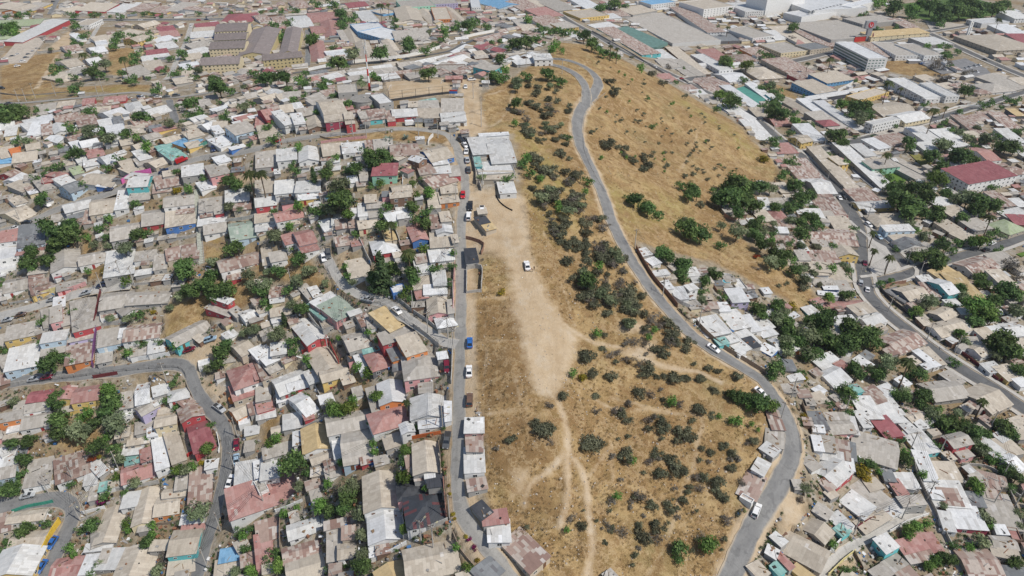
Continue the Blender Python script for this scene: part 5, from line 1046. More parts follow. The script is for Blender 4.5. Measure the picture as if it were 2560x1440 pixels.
PLANTS = """A2
420 140 60 d;440 260 70 d;445 370 60 d;430 90 50 d;810 40 60 g;830 130 70 d;800 210 60 d;720 280 50 d;870 280 90 o;580 350 80 o;640 330 60 o;720 460 70 d;590 270 40 g;670 200 45 g;655 240 30 b;850 370 40 o;790 400 40 g;850 490 50 d;900 550 50 o;100 440 50 d;210 430 55 d;95 130 40 o;180 560 50 d;150 670 45 d;60 780 70 d;120 790 40 d;1250 110 35 d;1320 170 35 d;1110 400 25 g;740 540 20 y;690 560 30 x;460 750 18 v;530 745 35 d;870 700 35 b;1005 740 45 o;790 820 45 d;770 880 36 v;940 800 30 d;1330 640 50 b;1400 640 50 o;1450 610 40 g;1520 585 25 y;1550 490 50 g;1580 300 30 d;340 1040 35 d;180 1090 60 d;130 1130 40 d;40 1230 45 d;40 1180 30 d;690 1050 55 d;600 1090 35 d;530 1230 40 g;555 1275 30 g;945 1040 40 b;950 1100 30 g;1150 1060 35 g;1150 1120 35 g;1090 1190 50 d;1480 950 80 o;1340 1040 25 o;1220 1300 60 p;1180 1400 50 o;750 1340 35 o;690 1400 40 d;1830 1130 40 g;1840 1230 40 d;1790 1110 40 d;1890 860 30 d;1880 1080 35 d;1880 1400 50 g;1760 1420 50 o
B2
905 90 55 g;570 150 50 o;610 195 65 g;690 180 60 b;720 120 40 g;140 410 45 g;100 440 40 b;265 590 95 d;380 640 45 d;310 760 45 o;390 700 35 p;545 740 40 g;600 810 50 p;690 760 80 o;690 850 70 d;480 910 60 g;560 950 50 d;660 920 60 d;780 970 55 o;880 440 35 g;885 500 35 g;1125 490 50 g;1100 570 40 d;1105 700 60 b;1275 780 25 g;630 590 35 g;1120 1080 50 g;1050 1245 15 d;790 1140 60 o;800 1280 60 o;790 1360 70 d;170 1370 60 g;130 1250 40 d;80 1340 45 d;160 1290 35 d;540 1390 30 d;1590 1370 40 b;1490 1220 35 g;1125 130 35 m;1205 320 25 g;220 960 40 g;300 930 30 g;290 60 25 d;380 80 20 d;845 285 20 d;1895 420 38 s;1800 490 22 p;1695 370 22 s;1445 760 14 y;1450 820 16 y;1480 970 20 y;1490 1010 16 y;1600 1160 22 v;1640 1230 24 v;1570 1140 18 y;1660 1320 20 y
A1
290 70 50 d;340 20 30 g;370 260 70 d;470 290 90 d;520 320 80 d;430 370 70 d;520 240 50 d;400 420 50 d;240 440 55 d;200 520 65 d;250 550 40 d;350 510 55 d;10 680 35 d;750 260 40 d;800 330 35 d;710 390 35 o;820 200 35 g;660 340 30 g;660 590 30 g;1010 80 40 d;1010 320 55 d;1100 300 45 d;930 420 60 o;810 400 35 o;1210 105 20 d;780 590 35 y;940 660 40 b;1390 590 80 d;1380 540 60 d;1590 620 50 d;1540 690 70 d;1440 740 70 d;1680 730 80 d;1600 760 70 d;1590 520 45 o;1750 420 65 d;1870 610 60 o;1890 700 50 o;1340 780 50 o;1270 870 30 o;540 890 30 d;310 960 35 d;300 1120 30 d;1030 910 45 d;1150 900 25 y;960 950 40 o;820 950 35 o;1060 1130 35 d;1190 1120 28 d;955 1200 40 g;350 1290 75 d;390 1230 50 d;480 1230 45 d;560 1260 40 d;1320 1150 45 g;1640 1210 65 d;1690 1140 50 d;1630 1290 50 d;1550 1330 45 o;1900 1020 50 o;1840 1050 40 o;20 1180 35 d;1720 110 45 o;1800 130 30 o;1300 1420 35 d
B1
640 50 100 d;560 120 60 o;690 170 50 g;430 130 45 d;490 130 45 d;330 100 45 g;130 140 30 d;985 100 40 d;1180 110 50 d;1190 190 45 d;1280 140 45 d;1260 230 50 d;1290 10 45 g;1210 20 30 b;240 260 40 g;130 330 60 o;260 420 30 b;320 500 60 d;390 590 60 o;170 590 50 d;310 660 50 o;90 600 40 o;60 690 60 o;40 740 50 d;240 720 45 d;60 820 45 d;100 860 30 d;340 870 55 d;270 840 40 o;150 1050 65 o;270 1110 45 d;280 1180 40 d;370 1250 40 g;410 1300 30 g;740 305 35 d;945 250 55 d;1010 230 45 m;1030 250 30 g;940 160 35 d;1140 440 60 m;1250 420 40 b;1140 500 50 d;940 620 115 c;1000 580 70 d;890 640 60 d;1170 600 60 d;1180 650 50 d;1345 565 45 d;1475 450 30 g;1470 550 35 d;1450 690 25 d;1450 655 20 d;690 620 45 d;680 560 30 g;720 670 40 o;890 720 35 d;1150 720 40 b;1100 770 40 b;1155 790 35 d;750 1320 45 g;840 1340 45 b;900 1110 30 g;850 1050 30 g;620 1090 25 g;210 960 40 c;510 340 20 d;480 240 25 d;480 1380 20 g;520 680 30 o;1840 750 30 y
C1
300 30 80 s;230 60 50 s;480 40 70 s;400 100 60 s;640 190 60 s;530 100 50 s;560 230 60 s;590 190 50 p;680 260 60 p;330 260 60 s;400 240 50 s;370 320 60 s;380 360 50 s;420 510 60 s;560 390 60 s;480 370 60 s;640 420 60 p;700 460 50 s;760 540 60 p;820 590 50 p;720 480 40 s;500 650 60 s;570 660 70 d;560 780 70 s;620 840 60 s;700 720 60 s;740 790 60 s;700 900 50 s;860 750 80 s;920 820 80 s;880 880 70 s;980 780 50 s;640 600 50 s;660 560 40 g;490 430 40 s;1070 960 70 p;1160 980 60 s;1200 1050 70 s;1220 1110 45 s;1290 1170 50 s;1330 1120 50 s;1060 1030 32 g;640 1050 40 g;700 1060 35 s;910 1120 50 p;990 1130 45 p;1100 1180 55 s;1140 1220 50 s;550 1220 80 s;690 1170 35 s;730 1220 40 p;800 1210 45 p;870 1260 50 p;1010 1320 65 s;970 1290 45 p;460 1360 35 g;600 1360 50 s;530 1390 40 y;740 1380 60 s;1220 1390 70 s;1300 1400 50 s;1150 1370 40 s;1410 1390 50 s;1470 1320 40 s;1545 1345 35 s;1690 1380 50 s;1480 1200 40 s;820 390 25 s;920 50 60 d;870 40 30 d;1020 120 60 d;1100 160 45 d;1000 100 50 d;1310 250 80 d;1330 300 60 d;1420 310 70 d;1280 210 40 o;1570 390 38 d;1420 95 40 s;1570 250 35 o;1690 290 70 o;1810 260 60 d;1830 320 50 d;1650 30 90 d;1740 60 80 d;1560 50 60 d;1820 100 60 d;1330 20 50 d;1390 10 50 d;1710 160 60 d;1870 400 50 d;1130 460 60 d;1190 490 60 d;1280 540 60 d;1270 600 55 d;1320 520 40 d;1290 650 40 d;1440 660 50 d;1530 620 45 d;1500 590 40 o;1430 740 35 d;1580 770 40 d;1670 870 22 d;1850 870 60 d;1820 850 40 d;1880 920 45 d;1830 480 25 x;1840 570 30 p;1430 810 40 o
C2
230 310 90 s;180 300 50 s;270 330 60 s;390 90 50 s;280 170 45 p;290 440 35 p;15 400 30 s;620 440 90 s;560 460 60 s;670 430 60 s;860 530 72 s;900 560 40 g;830 220 55 s;870 270 40 s;780 200 50 p;630 200 40 p;640 80 40 s;960 40 60 s;1040 80 40 p;880 150 40 p;1190 130 45 g;1250 150 45 p;1400 170 65 s;1490 210 30 s;1560 240 25 g;1640 270 35 g;1710 280 40 g;1790 300 25 g;1850 345 20 g;1360 275 22 s;1510 50 45 s;1590 60 30 s;1670 80 50 d;1770 100 60 d;1850 150 70 d;1720 120 40 d;1880 110 50 d;1780 170 35 g;1030 260 50 p;1030 330 35 s;1110 270 50 s;1140 340 60 s;1270 350 60 s;1310 390 60 s;1350 400 50 s;1240 420 40 s;1430 470 35 s;1500 500 40 s;1590 470 45 s;1660 520 50 s;1680 550 30 s;1820 420 45 s;1770 450 30 p;1650 620 45 s;1710 740 45 p;1090 530 50 s;1180 560 50 s;1210 600 60 s;1260 660 70 s;1100 650 70 s;1040 590 50 p;1390 700 45 p;1450 700 50 s;1550 740 70 s;1540 800 50 s;1580 850 50 s;1410 780 40 p;1330 770 30 s;785 830 40 g;960 860 60 p;1060 910 50 s;930 830 40 p;1190 940 50 s;1170 910 40 s;1290 880 38 s;1220 790 20 p;960 1060 40 s;1090 1070 60 s;980 1150 70 s;1080 1160 60 p;820 1110 55 p;710 1070 50 p;740 1100 30 s;520 1060 50 s;450 1010 40 p;420 1090 28 g;115 1060 30 s;700 1190 30 s;1260 1230 60 d;1250 1290 45 d;1470 1210 70 g;1420 1140 40 p;1610 1020 50 p;1690 1150 35 s;1600 1310 30 s;1170 1045 18 s;540 950 12 s
D2
590 70 70 d;540 40 40 g;460 140 35 d;610 210 40 d;1010 90 60 d;1040 60 50 o;1170 80 60 d;1150 160 50 d;1240 220 60 o;1330 280 60 d;1400 300 60 d;1480 320 60 d;1560 360 60 d;1640 370 45 d;1430 220 40 o;1280 290 40 d;1780 330 60 d;1830 370 50 d;1740 300 50 d;1620 120 45 m;1800 650 50 d;1870 690 60 d;1600 490 45 d;1560 460 40 d;1680 560 40 d;1830 770 40 d;690 640 70 y;720 700 45 y;770 600 50 d;680 560 35 d;1030 560 55 d;1020 500 40 g;1000 420 30 d;900 390 30 d;1150 680 40 g;960 640 15 g;1560 760 65 g;1580 810 40 g;1640 1000 50 o;1660 1070 35 g;1600 950 30 o;1310 910 30 o;1600 1180 60 o;1520 1220 40 g;1400 1210 35 d;1850 1340 50 d;280 780 45 o;250 870 40 p;30 170 50 g;10 130 40 g;490 1190 40 g;1050 1090 50 g;1110 1060 50 g;1180 1040 40 g;1050 1130 40 g;1250 1320 50 g;1210 1360 45 g;1330 1300 50 d;1380 1320 45 d;600 1385 40 d;1880 970 40 o;1900 1070 40 o;840 1310 25 o;830 650 30 g;1260 450 40 d;260 230 30 y
D1
1000 60 90 d;1100 90 90 d;1170 40 70 d;1060 140 80 d;960 20 60 d;1170 150 60 d;1260 180 55 d;1280 130 50 d;640 270 35 d;640 330 35 d;60 110 45 d;160 120 50 d;250 40 60 d;320 20 50 d;230 90 40 d;340 110 30 d;330 200 55 d;240 220 50 d;300 180 45 d;370 250 50 d;260 310 60 d;230 280 40 d;60 460 60 d;140 480 50 d;30 520 60 o;110 540 50 d;200 580 50 d;270 710 45 s;260 680 35 s;80 710 20 s;140 690 20 s;35 380 35 m;610 580 35 d;570 550 40 o;600 640 30 d;460 790 45 g;590 770 50 d;680 790 40 o;370 850 40 d;430 930 70 d;400 1000 80 d;330 960 60 d;290 1060 90 o;430 1080 80 d;140 980 60 d;60 950 50 d;70 850 60 d;120 900 50 o;190 860 45 y;160 1050 60 d;250 1140 50 d;620 1010 80 d;700 1080 100 d;610 1120 80 d;560 1190 60 d;770 1050 70 d;800 1130 60 d;500 1130 60 d;310 1220 60 d;680 1350 70 d;760 1330 50 o;830 1380 60 d;880 1250 60 o;900 1300 50 o;640 1310 50 d;960 1270 40 o;1060 1260 65 m;1130 1360 60 d;1070 1370 40 d;1350 1290 60 o;1400 1270 40 d;60 1330 70 d;80 1260 40 d;30 1370 40 d;250 1350 40 d;795 300 35 m;800 430 35 m;920 480 40 m;770 390 25 o;1120 480 55 d;1250 470 70 d;1260 530 60 d;1300 500 45 d;1330 400 60 d;1390 430 35 d;1290 370 40 d;1100 290 35 g;1180 330 50 o;1060 230 40 o;960 420 25 d;850 680 38 d;925 660 32 d;1460 490 45 g;1600 370 55 b;1540 370 50 g;1680 450 30 g;1730 430 35 d;1750 330 30 o;1850 395 28 g;1690 300 40 d;1610 70 80 d;1680 100 70 d;1500 50 70 o;1570 130 60 d;1440 50 60 o;1340 20 50 d;1460 190 45 d;1430 370 40 d;1680 180 45 m;1210 820 60 o;1170 850 40 o;1120 890 45 g;1080 910 30 g;1380 850 40 d;1440 730 50 d;1460 780 50 o;1590 650 55 d;1610 690 50 d;1560 860 90 g;1640 900 90 g;1560 970 60 d;1680 950 50 g;1700 820 60 d;1780 740 80 d;1850 770 60 d;1840 550 90 p;1880 640 60 p;1440 1060 45 g;1480 1120 40 o;1760 1120 100 d;1800 1180 80 d;1700 1150 60 d;1850 1200 60 d;1710 1220 45 o;1890 1330 60 d;1850 890 60 o;1880 310 30 g;280 1400 30 y
C0
360 600 45 d;265 550 50 d;110 560 40 d;180 690 50 s;200 640 40 s;130 640 35 s;270 740 40 s;110 760 45 s;170 790 50 s;20 770 50 d;60 830 50 p;110 890 40 p;240 850 60 s;290 850 45 p;130 980 65 s;300 970 55 s;330 1040 40 s;30 920 30 g;330 690 25 s;240 1060 25 s;420 1025 30 d;395 1080 35 s;180 1160 60 s;90 1210 45 d;190 1200 55 s;270 1270 65 s;130 1280 45 d;210 1330 45 s;370 1150 55 s;430 1200 25 s;520 1200 45 s;570 1280 28 s;490 1310 65 s;570 1350 40 d;420 1350 45 p;150 1410 40 s;280 1415 50 o;450 1310 40 s;730 610 45 s;770 690 50 s;790 660 30 s;600 1000 25 s;720 1080 70 s;830 1110 50 s;850 1160 30 s;910 1200 45 s;1000 1180 50 s;1000 1240 60 s;980 1270 40 s;665 1180 20 g;1020 730 20 d;990 640 20 s;1060 940 25 d;960 915 18 s;925 910 15 s;1130 620 35 s;1300 720 28 s;1060 1150 18 s;1150 1150 16 s;1200 1150 14 s;1340 990 18 s;1470 1065 20 s;1500 1110 15 s;1310 1220 16 s;1390 1275 18 s;1300 1330 25 s;1360 1315 25 s;1440 1300 15 s;1520 1270 16 s;1590 1265 16 s;1550 1240 15 s;1550 1320 14 s;1470 1350 18 s;1160 1250 25 s;1270 1380 40 d;1350 1410 50 d;1510 1420 30 d;1670 1380 90 d;1710 1370 70 d;1600 1390 40 d;1730 1420 50 g;1870 1390 60 d;1800 1400 50 d;1890 1190 40 y;1880 1070 30 s;820 910 18 s;1100 1080 14 s;1200 1010 14 s;1160 970 12 s;1210 890 10 s;1120 890 10 s;990 860 16 s;940 830 14 s;1420 860 14 s;1360 1140 18 s;1410 1140 12 s;1330 1170 16 s;540 260 50 d;600 300 50 d;640 330 40 d;680 370 40 d;740 380 45 d;790 410 30 d;470 230 30 d;400 230 45 d;340 220 40 d;280 220 40 d;210 200 40 d;190 260 45 d;110 290 50 d;40 300 60 d;330 330 40 g;290 370 40 g;380 380 25 g;240 310 20 d;900 440 20 s;970 500 35 g;1050 550 40 s;790 360 22 m;740 340 22 m;1180 500 30 p;1290 510 15 d;1600 460 50 d;1640 470 40 g;1760 490 50 b;1890 400 40 d;1740 590 30 d;1560 710 50 g;1640 720 45 d;1650 760 60 d;1890 650 40 d;1880 790 40 d;1540 810 30 d;700 40 40 d;770 30 50 d;660 50 40 d;850 40 30 d;120 140 40 g;1530 210 20 d;1620 200 20 m;1640 60 20 m;1230 610 22 d;1700 390 20 d;1410 690 18 d;1900 550 20 d
D0
960 50 60 d;930 70 40 d;1080 70 50 g;1090 110 40 d;1230 40 60 d;1310 70 70 d;1380 60 60 d;1450 80 60 d;1540 90 50 d;1620 50 60 d;1700 60 60 d;1770 30 50 d;1340 130 50 d;1260 130 40 d;1600 100 40 d;1300 170 35 d;1800 80 30 d;1150 30 45 g;1480 30 60 d;1550 20 50 d;1400 10 50 d;820 20 40 g;870 10 40 g;190 200 45 d;715 105 30 d;800 200 30 d;845 225 25 d;965 200 25 d;185 285 30 p;20 420 30 d;300 470 22 m;470 440 35 m;1735 140 28 m;20 640 45 o;60 680 40 d;90 720 40 d;1345 340 30 d;1290 350 25 g;1330 400 35 d;1360 410 30 d;1425 380 28 d;1390 330 28 o;1190 350 30 g;1290 480 80 p;1320 580 60 p;1500 550 50 p;1370 480 25 d;910 610 45 m;1000 660 25 m;1180 780 30 d;1250 820 50 m;1340 800 22 m;1440 830 28 d;1490 680 45 d;1480 650 30 d;1620 780 35 d;1680 760 30 d;1750 800 20 d;1800 740 35 d;1860 750 35 d;660 600 20 d;60 800 60 d;120 850 60 d;30 850 50 d;200 900 45 g;200 850 30 d;280 920 30 d;330 940 30 d;560 780 50 g;650 810 60 d;720 790 50 d;760 860 50 d;690 870 50 o;700 900 40 o;620 840 40 d;270 720 18 d;1190 930 28 g;1110 940 25 g;960 940 20 d;1290 950 28 d;1330 910 28 d;510 1010 60 d;560 1070 45 d;530 1040 40 d;660 1020 20 d;50 1040 40 d;60 1080 35 d;170 990 30 d;440 1150 30 d;580 1220 35 g;900 1150 35 m;1060 1060 55 d;1070 1100 40 d;1300 1080 60 o;1340 1090 50 o;1230 1170 60 d;1450 1160 75 d;1400 1180 50 d;1310 1260 60 d;1280 1340 70 g;1500 1030 45 o;1390 980 30 g;1440 990 35 o;1640 1040 60 o;1790 1090 70 d;1850 1110 50 d;1720 1010 30 d;1880 980 40 d;1570 960 30 o;1550 1200 45 d;160 1200 40 d;210 1230 35 d;110 1310 40 d;200 1390 60 d;130 1290 30 d;830 1290 30 d;900 1320 40 d;950 1400 60 d;1080 1410 60 d;1180 1400 60 d;1690 1400 35 d;1020 1400 40 d;870 1360 30 d;1550 1090 30 d;790 1020 20 d;20 1410 50 o
A0
135 105 35 d;205 95 28 d;540 105 35 d;690 105 25 d;730 100 25 d;900 115 30 d;825 120 15 d;1000 100 20 d;1080 95 25 d;1140 100 25 d;1210 115 18 d;1490 95 22 d;1730 90 20 d;50 120 25 d;20 190 40 d;90 200 50 g;30 240 40 d;110 240 40 g;560 180 40 d;550 310 30 d;630 260 35 d;590 320 30 d;510 400 30 d;620 400 40 m;700 400 25 d;740 410 25 d;850 330 40 d;890 250 40 d;870 290 40 d;990 260 30 d;1000 300 30 d;1090 260 40 d;1120 290 30 d;920 430 40 m;1020 400 45 d;1000 450 40 d;910 540 35 d;700 500 45 d;680 540 50 d;740 550 40 d;430 500 45 d;400 540 40 d;440 450 25 d;550 570 30 d;440 600 30 d;780 480 50 o;800 590 15 d;545 660 45 d;580 640 40 o;1000 590 40 d;960 590 30 d;1110 580 20 d;1150 545 18 d;1170 660 45 d;1320 540 45 d;1230 520 30 d;1420 510 35 d;1460 570 30 d;1490 520 40 o;1280 430 30 d;1360 390 45 d;1400 295 22 d;1540 410 30 d;1170 440 18 d;1310 300 18 d;1640 640 70 d;1610 600 50 d;1720 670 40 d;1830 650 30 o;380 370 20 o;20 840 80 d;150 830 70 d;60 880 60 d;90 820 50 d;270 820 28 d;670 820 45 d;700 850 30 d;360 830 18 g;290 875 20 d;530 955 45 d;490 930 25 d;670 980 60 o;760 980 40 d;820 1040 55 o;940 1000 50 d;1030 1030 35 g;1040 870 50 d;1100 870 40 d;1270 920 40 o;1490 830 45 d;1430 850 35 d;1410 870 35 d;1400 770 50 d;1470 740 40 d;1340 790 30 d;1640 760 22 d;1680 860 40 d;1690 890 30 d;1380 910 30 d;1820 800 45 o;1880 770 30 d;1900 540 40 d;1090 1080 40 g;1110 1120 35 g;580 1150 50 d;540 1130 40 d;510 1165 30 d;460 1100 30 g;350 1060 22 o;120 1050 35 d;200 1060 40 o;430 1240 45 d;340 1260 25 d;330 1300 25 d;260 1330 35 d;300 1130 18 d;350 1160 30 p;890 1190 45 d;800 1250 35 d;820 1270 25 y;740 1165 15 d;640 1370 40 d;1320 1280 28 d;1520 1330 28 d;1330 1420 35 y;1420 1410 40 g;1710 1350 50 d;1770 1380 50 d;1870 1290 60 m;1870 1080 22 d;1600 1180 30 p;1870 1410 40 o;1340 1180 15 g
B0
450 20 40 d;570 20 45 d;130 80 25 d;190 80 25 d;40 85 20 d;290 70 35 d;130 180 40 d;190 230 35 d;190 280 35 g;240 160 35 d;640 100 50 d;650 150 45 d;720 130 45 d;640 190 35 d;420 290 55 g;580 350 30 d;610 450 60 d;560 470 35 d;660 470 40 d;730 400 60 o;930 390 60 d;1130 310 55 d;1150 350 50 d;1040 190 30 d;1035 140 30 d;1280 360 45 d;1350 330 25 d;1300 240 25 o;1410 220 45 g;1400 280 35 d;1500 190 45 d;1590 180 55 d;1640 150 45 d;1730 190 35 d;1590 230 30 d;60 580 60 d;130 570 50 d;220 570 60 d;330 600 45 g;370 610 40 d;370 540 30 d;500 620 45 d;490 650 40 d;550 610 30 d;690 770 45 d;580 710 28 d;240 660 35 d;300 680 22 d;790 630 40 o;790 590 28 d;870 570 35 g;910 580 30 d;1290 540 55 d;880 690 12 b;20 590 40 d;460 840 25 g;370 900 15 g;280 740 40 d;360 710 25 d;20 1000 30 d;130 1030 45 d;90 940 40 d;670 840 20 o;850 1170 60 d;830 1130 45 d;960 1160 60 d;980 1200 45 d;880 1230 50 d;990 1040 60 a;1120 1020 35 a;870 800 20 o;740 1260 60 d;680 1270 30 d;530 1310 55 d;560 1230 45 o;610 1180 30 g;270 1230 30 d;300 1270 40 d;430 1320 40 c;630 1390 75 o;860 1390 28 d;930 1370 35 b;1170 1370 28 b;1250 1340 28 d;1280 1430 40 g;1200 1130 18 d;880 1340 20 d;30 1290 60 m;200 1120 20 d;320 1100 35 g;1800 570 50 d;1860 570 40 d;1830 600 30 d;1870 520 40 g;1700 590 20 d;1770 310 25 d;1830 300 25 d;1820 440 50 d;1900 340 30 d;1760 570 30 d;1890 1330 40 d;1690 1330 35 o;930 30 40 m;990 30 20 m;1900 800 20 s"""
plant_rows = []
tile = None
for row in PLANTS.split("\n"):
    row = row.strip()
    if row in TILES: tile = row; continue
    for q in row.split(";"):
        x, y, r, k = q.split(); px, py = src(tile, x, y)
        r = float(r) / 3 * (1.14 if k in 'sp' else 1.16)
        plant_rows.append((r, px, py, k))
def in_poly(x, y, poly):
    r = False; x0, y0 = poly[-1]
    for x1, y1 in poly:
        if (y0 > y) != (y1 > y) and x < (x1 - x0) * (y - y0) / (y1 - y0) + x0: r = not r
        x0, y0 = x1, y1
    return r
br = random.Random(77)
for poly_, num, lo, hi, ks in ((pts("1340,480 1440,485 1545,620 1640,790 1700,870 1640,850 1520,790 1440,740 1430,660 1380,580"), 85, 9, 19, "sssppsog"), (pts("1300,390 1380,370 1450,450 1470,500 1400,520 1330,470"), 22, 8, 15, "sssgpp"), (pts("1290,200 1400,190 1430,260 1420,360 1330,360 1285,300"), 26, 7, 14, "sspo"), (pts("1440,860 1600,860 1900,970 1900,1240 1830,1420 1480,1420 1450,1100"), 60, 5, 10, "ssp"), (pts("1480,150 1600,190 1850,340 1940,430 1800,440 1560,420 1490,330"), 60, 2.5, 5, "ssg"), (pts("1900,520 2000,560 2100,620 2050,740 1990,680 1900,620"), 26, 9, 16, "dgos"), (pts("1930,780 2120,850 2130,900 2040,910 1960,880"), 20, 12, 22, "ddo"), (pts("2200,960 2330,1010 2440,1090 2560,1180 2540,1200 2400,1100 2280,1040"), 30, 8, 15, "dgo")):
    k_ = 0
    while k_ < num:
        x_, y_ = br.uniform(1280, 2560), br.uniform(100, 1440)
        if in_poly(x_, y_, poly_): plant_rows.append((br.uniform(lo, hi) * 1.15, x_, y_, br.choice(ks))); k_ += 1
plant_rows = [q for q in plant_rows if not (q[1] > 1280 and q[3] in 'spog' and on_road(*ground(q[1], q[2])[:2], .6))]
plant_rows.sort(reverse=True)
veg_items, left_over, n_kind = [], [], {}
for r_px, px, py, k in plant_rows:
    nm, look, cat = KINDS_VEG[k]
    bush = k in 'spyxva'
    g0 = ground(px, py)
    R = r_px / px_per_m(g0)
    up = R * (.45 if bush else 1.05)
    if k == 'c': up = R * 1.0
    if k == 'm': up = R * 3.4
    g = ground(px, py, up)
    base = np.array([g[0], g[1], float(height(g[0], g[1]))])
    R = r_px / px_per_m(g) * (1.0 if k not in 'sp' else 1.05)
    n_kind[nm] = n_kind.get(nm, 0) + 1
    if n_kind[nm] > 300: left_over.append((k, base, R)); continue
    lr = random.Random(int(px * 31 + py * 17)); cr = CROWNS[k][lr.randrange(len(CROWNS[k]))]; rz = lr.uniform(0, 6.28)
    if bush:
        o = use_mesh(nm, cr, None, (base[0], base[1], base[2] + R * (.40 if k != 'a' else 0)), rz, (R * lr.uniform(.95, 1.15), R * lr.uniform(.85, 1.05), R * lr.uniform(.85, 1.15)))
    else:
        o = empty(nm, base, rz)
        if k == 'm':
            H = up; use_mesh("trunk", PTRUNK, o, (0, 0, 0), 0, (H * .9 if H < 8 else 7, H * .9 if H < 8 else 7, H)); use_mesh("crown", cr, o, (0, 0, H), 0, (R, R, R))
        elif k == 'c':
            use_mesh("trunk", TRUNKS[0], o, (0, 0, 0), 0, (R, R, R)); use_mesh("crown", cr, o, (0, 0, R * 1.12), 0, (R * 1.25, R * 1.25, R))
        else:
            use_mesh("trunk", TRUNKS[lr.randrange(3)], o, (0, 0, 0), 0, (R, R, R * .95))
            use_mesh("crown", cr, o, (0, 0, R * 1.02), 0, (R * lr.uniform(.92, 1.1), R * lr.uniform(.92, 1.1), R * lr.uniform(.85, 1.1)))
    o["category"] = cat; o["group"] = {"tree": "trees among the houses", "palm": "palms of the town", "bush": "bushes of the hill and yards", "plant": "agaves on the bank"}[cat]
    size = "large " if r_px > 21 else "small " if r_px < 9 else ""
    veg_items.append([o, size + look, px, py])
def merged(name, parts, kind, label=None):
    """parts: (mesh, matrix) -> ONE mesh"""
    V, F, T, mats, MI, k = [], [], [], [], [], 0
    for me, M in parts:
        n = len(me.vertices); co = np.empty(n * 3, np.float32); me.vertices.foreach_get("co", co); co = co.reshape(-1, 3)
        A_ = np.array(M); co = co @ A_[:3, :3].T + A_[:3, 3]
        if me.materials[0] not in mats: mats.append(me.materials[0])
        mi = mats.index(me.materials[0])
        V.append(co); F += [tuple(i + k for i in p.vertices) for p in me.polygons]; MI += [mi] * len(me.polygons)
        t = np.full(n, .5, np.float32)
        if "tint" in me.attributes: me.attributes["tint"].data.foreach_get("value", t)
        T.append(t); k += n
    me = bpy.data.meshes.new(name); me.from_pydata(np.concatenate(V).tolist(), [], F)
    for m in mats: me.materials.append(m)
    me.polygons.foreach_set("material_index", MI)
    at = me.attributes.new("tint", 'FLOAT', 'POINT'); at.data.foreach_set("value", np.concatenate(T))
    o = link(bpy.data.objects.new(name, me)); tag(o, label, None, None, kind); return o
LITE = {k: leaf_mesh("lite", m, 60, 5, .17, sh, seed=300 + i) for i, (k, m, sh) in enumerate([('d', G_DARK, "round"), ('g', G_MID, "round"), ('b', G_BRT, "round"), ('o', G_OLV, "round"), ('s', G_SCR, "flat"), ('p', G_DRY, "flat")])}
if left_over:
    merged("distant_vegetation", [(LITE[k], Matrix.Translation((b[0], b[1], b[2] + R * .9)) @ Matrix.Rotation(b[0], 4, 'Z') @ Matrix.Scale(R, 4)) for k, b, R in left_over], "stuff", "small far-off trees and bushes scattered between the roofs")
give_labels(veg_items)
# ---------------------------------------------------------------- single landmarks
CEM = plain("weathered cement", (.40, .385, .36), .9, .22, .8); CEM_D = plain("dark cement", (.25, .24, .225), .9, .2, .8); WHITE = plain("white paint", (.74, .74, .73), .6, .1); REDP = plain("red paint", (.52, .05, .04), .6, .12)
STEEL = plain("galvanised steel", (.38, .39, .40), .45, .12, 3, .5); DARKM = plain("dark steel", (.06, .06, .065), .55, .1); WOOD = plain("grey boards", (.27, .21, .16), .9, .3, 2.5, per_object=.25); BRICKW = plain("brown block wall", (.30, .19, .13), .9, .25, 1.2, per_object=.15)
YELW = plain("yellow painted wall", (.62, .42, .06), .7, .15); PINKW = plain("pink painted wall", (.60, .33, .32), .8, .2); PURW = plain("purple painted wall", (.19, .08, .20), .8, .25); TEALC = plain("green court paint", (.085, .26, .22), .8, .12, .4); BLUEW = plain("blue sheet", (.05, .16, .42), .5, .12)
ZINC = plain("zinc sheet fence", (.48, .48, .48), .55, .25, 1.5, per_object=.2); RUSTF = plain("rusty sheet fence", (.26, .15, .11), .85, .35, 1.5, per_object=.25); RUB = plain("tyre rubber", (.022, .022, .024), .85, .2)
misc_items = []
def note(o, look, cat, px, py, group=None):
    o["category"] = cat
    if group: o["group"] = group
    misc_items.append([o, look, px, py])
def solo(o, label, cat): tag(o, label, cat)
def cyl(g, cx, cy, r, z0, z1, n=40, mi=0): g.bar((cx, cy, z0), (cx, cy, z1), r, r, n, mi)
# round water tank
t = ground(*src("B0", 808, 800)); t_top = on_level(*src("B0", 808, 737), t[2] + 3.6)
root = empty("water_tank", (t_top[0], t_top[1], t[2] - .8)); R_ = 97 / 3 / px_per_m(t_top)
g = Geo(); cyl(g, 0, 0, R_, 0, 4.2); g.obj("tank_wall", CEM, root)
g = Geo(); cyl(g, 0, 0, R_ + .15, 4.2, 4.42); g.bar((-R_ * .8, -R_ * .35, 4.45), (R_ * .85, R_ * .4, 4.45), .14, .14, 6); g.obj("lid", CEM_D, root)
g = Geo(); cyl(g, .2, 1.2, .55, 4.42, 5.0, 16); g.obj("hatch", CEM, root); solo(root, "round cement water tank with a dark seam across its flat lid", "water tank")
HOUSE_FOOT.append((t_top[0], t_top[1], R_, R_, 0, t[2] + 3))
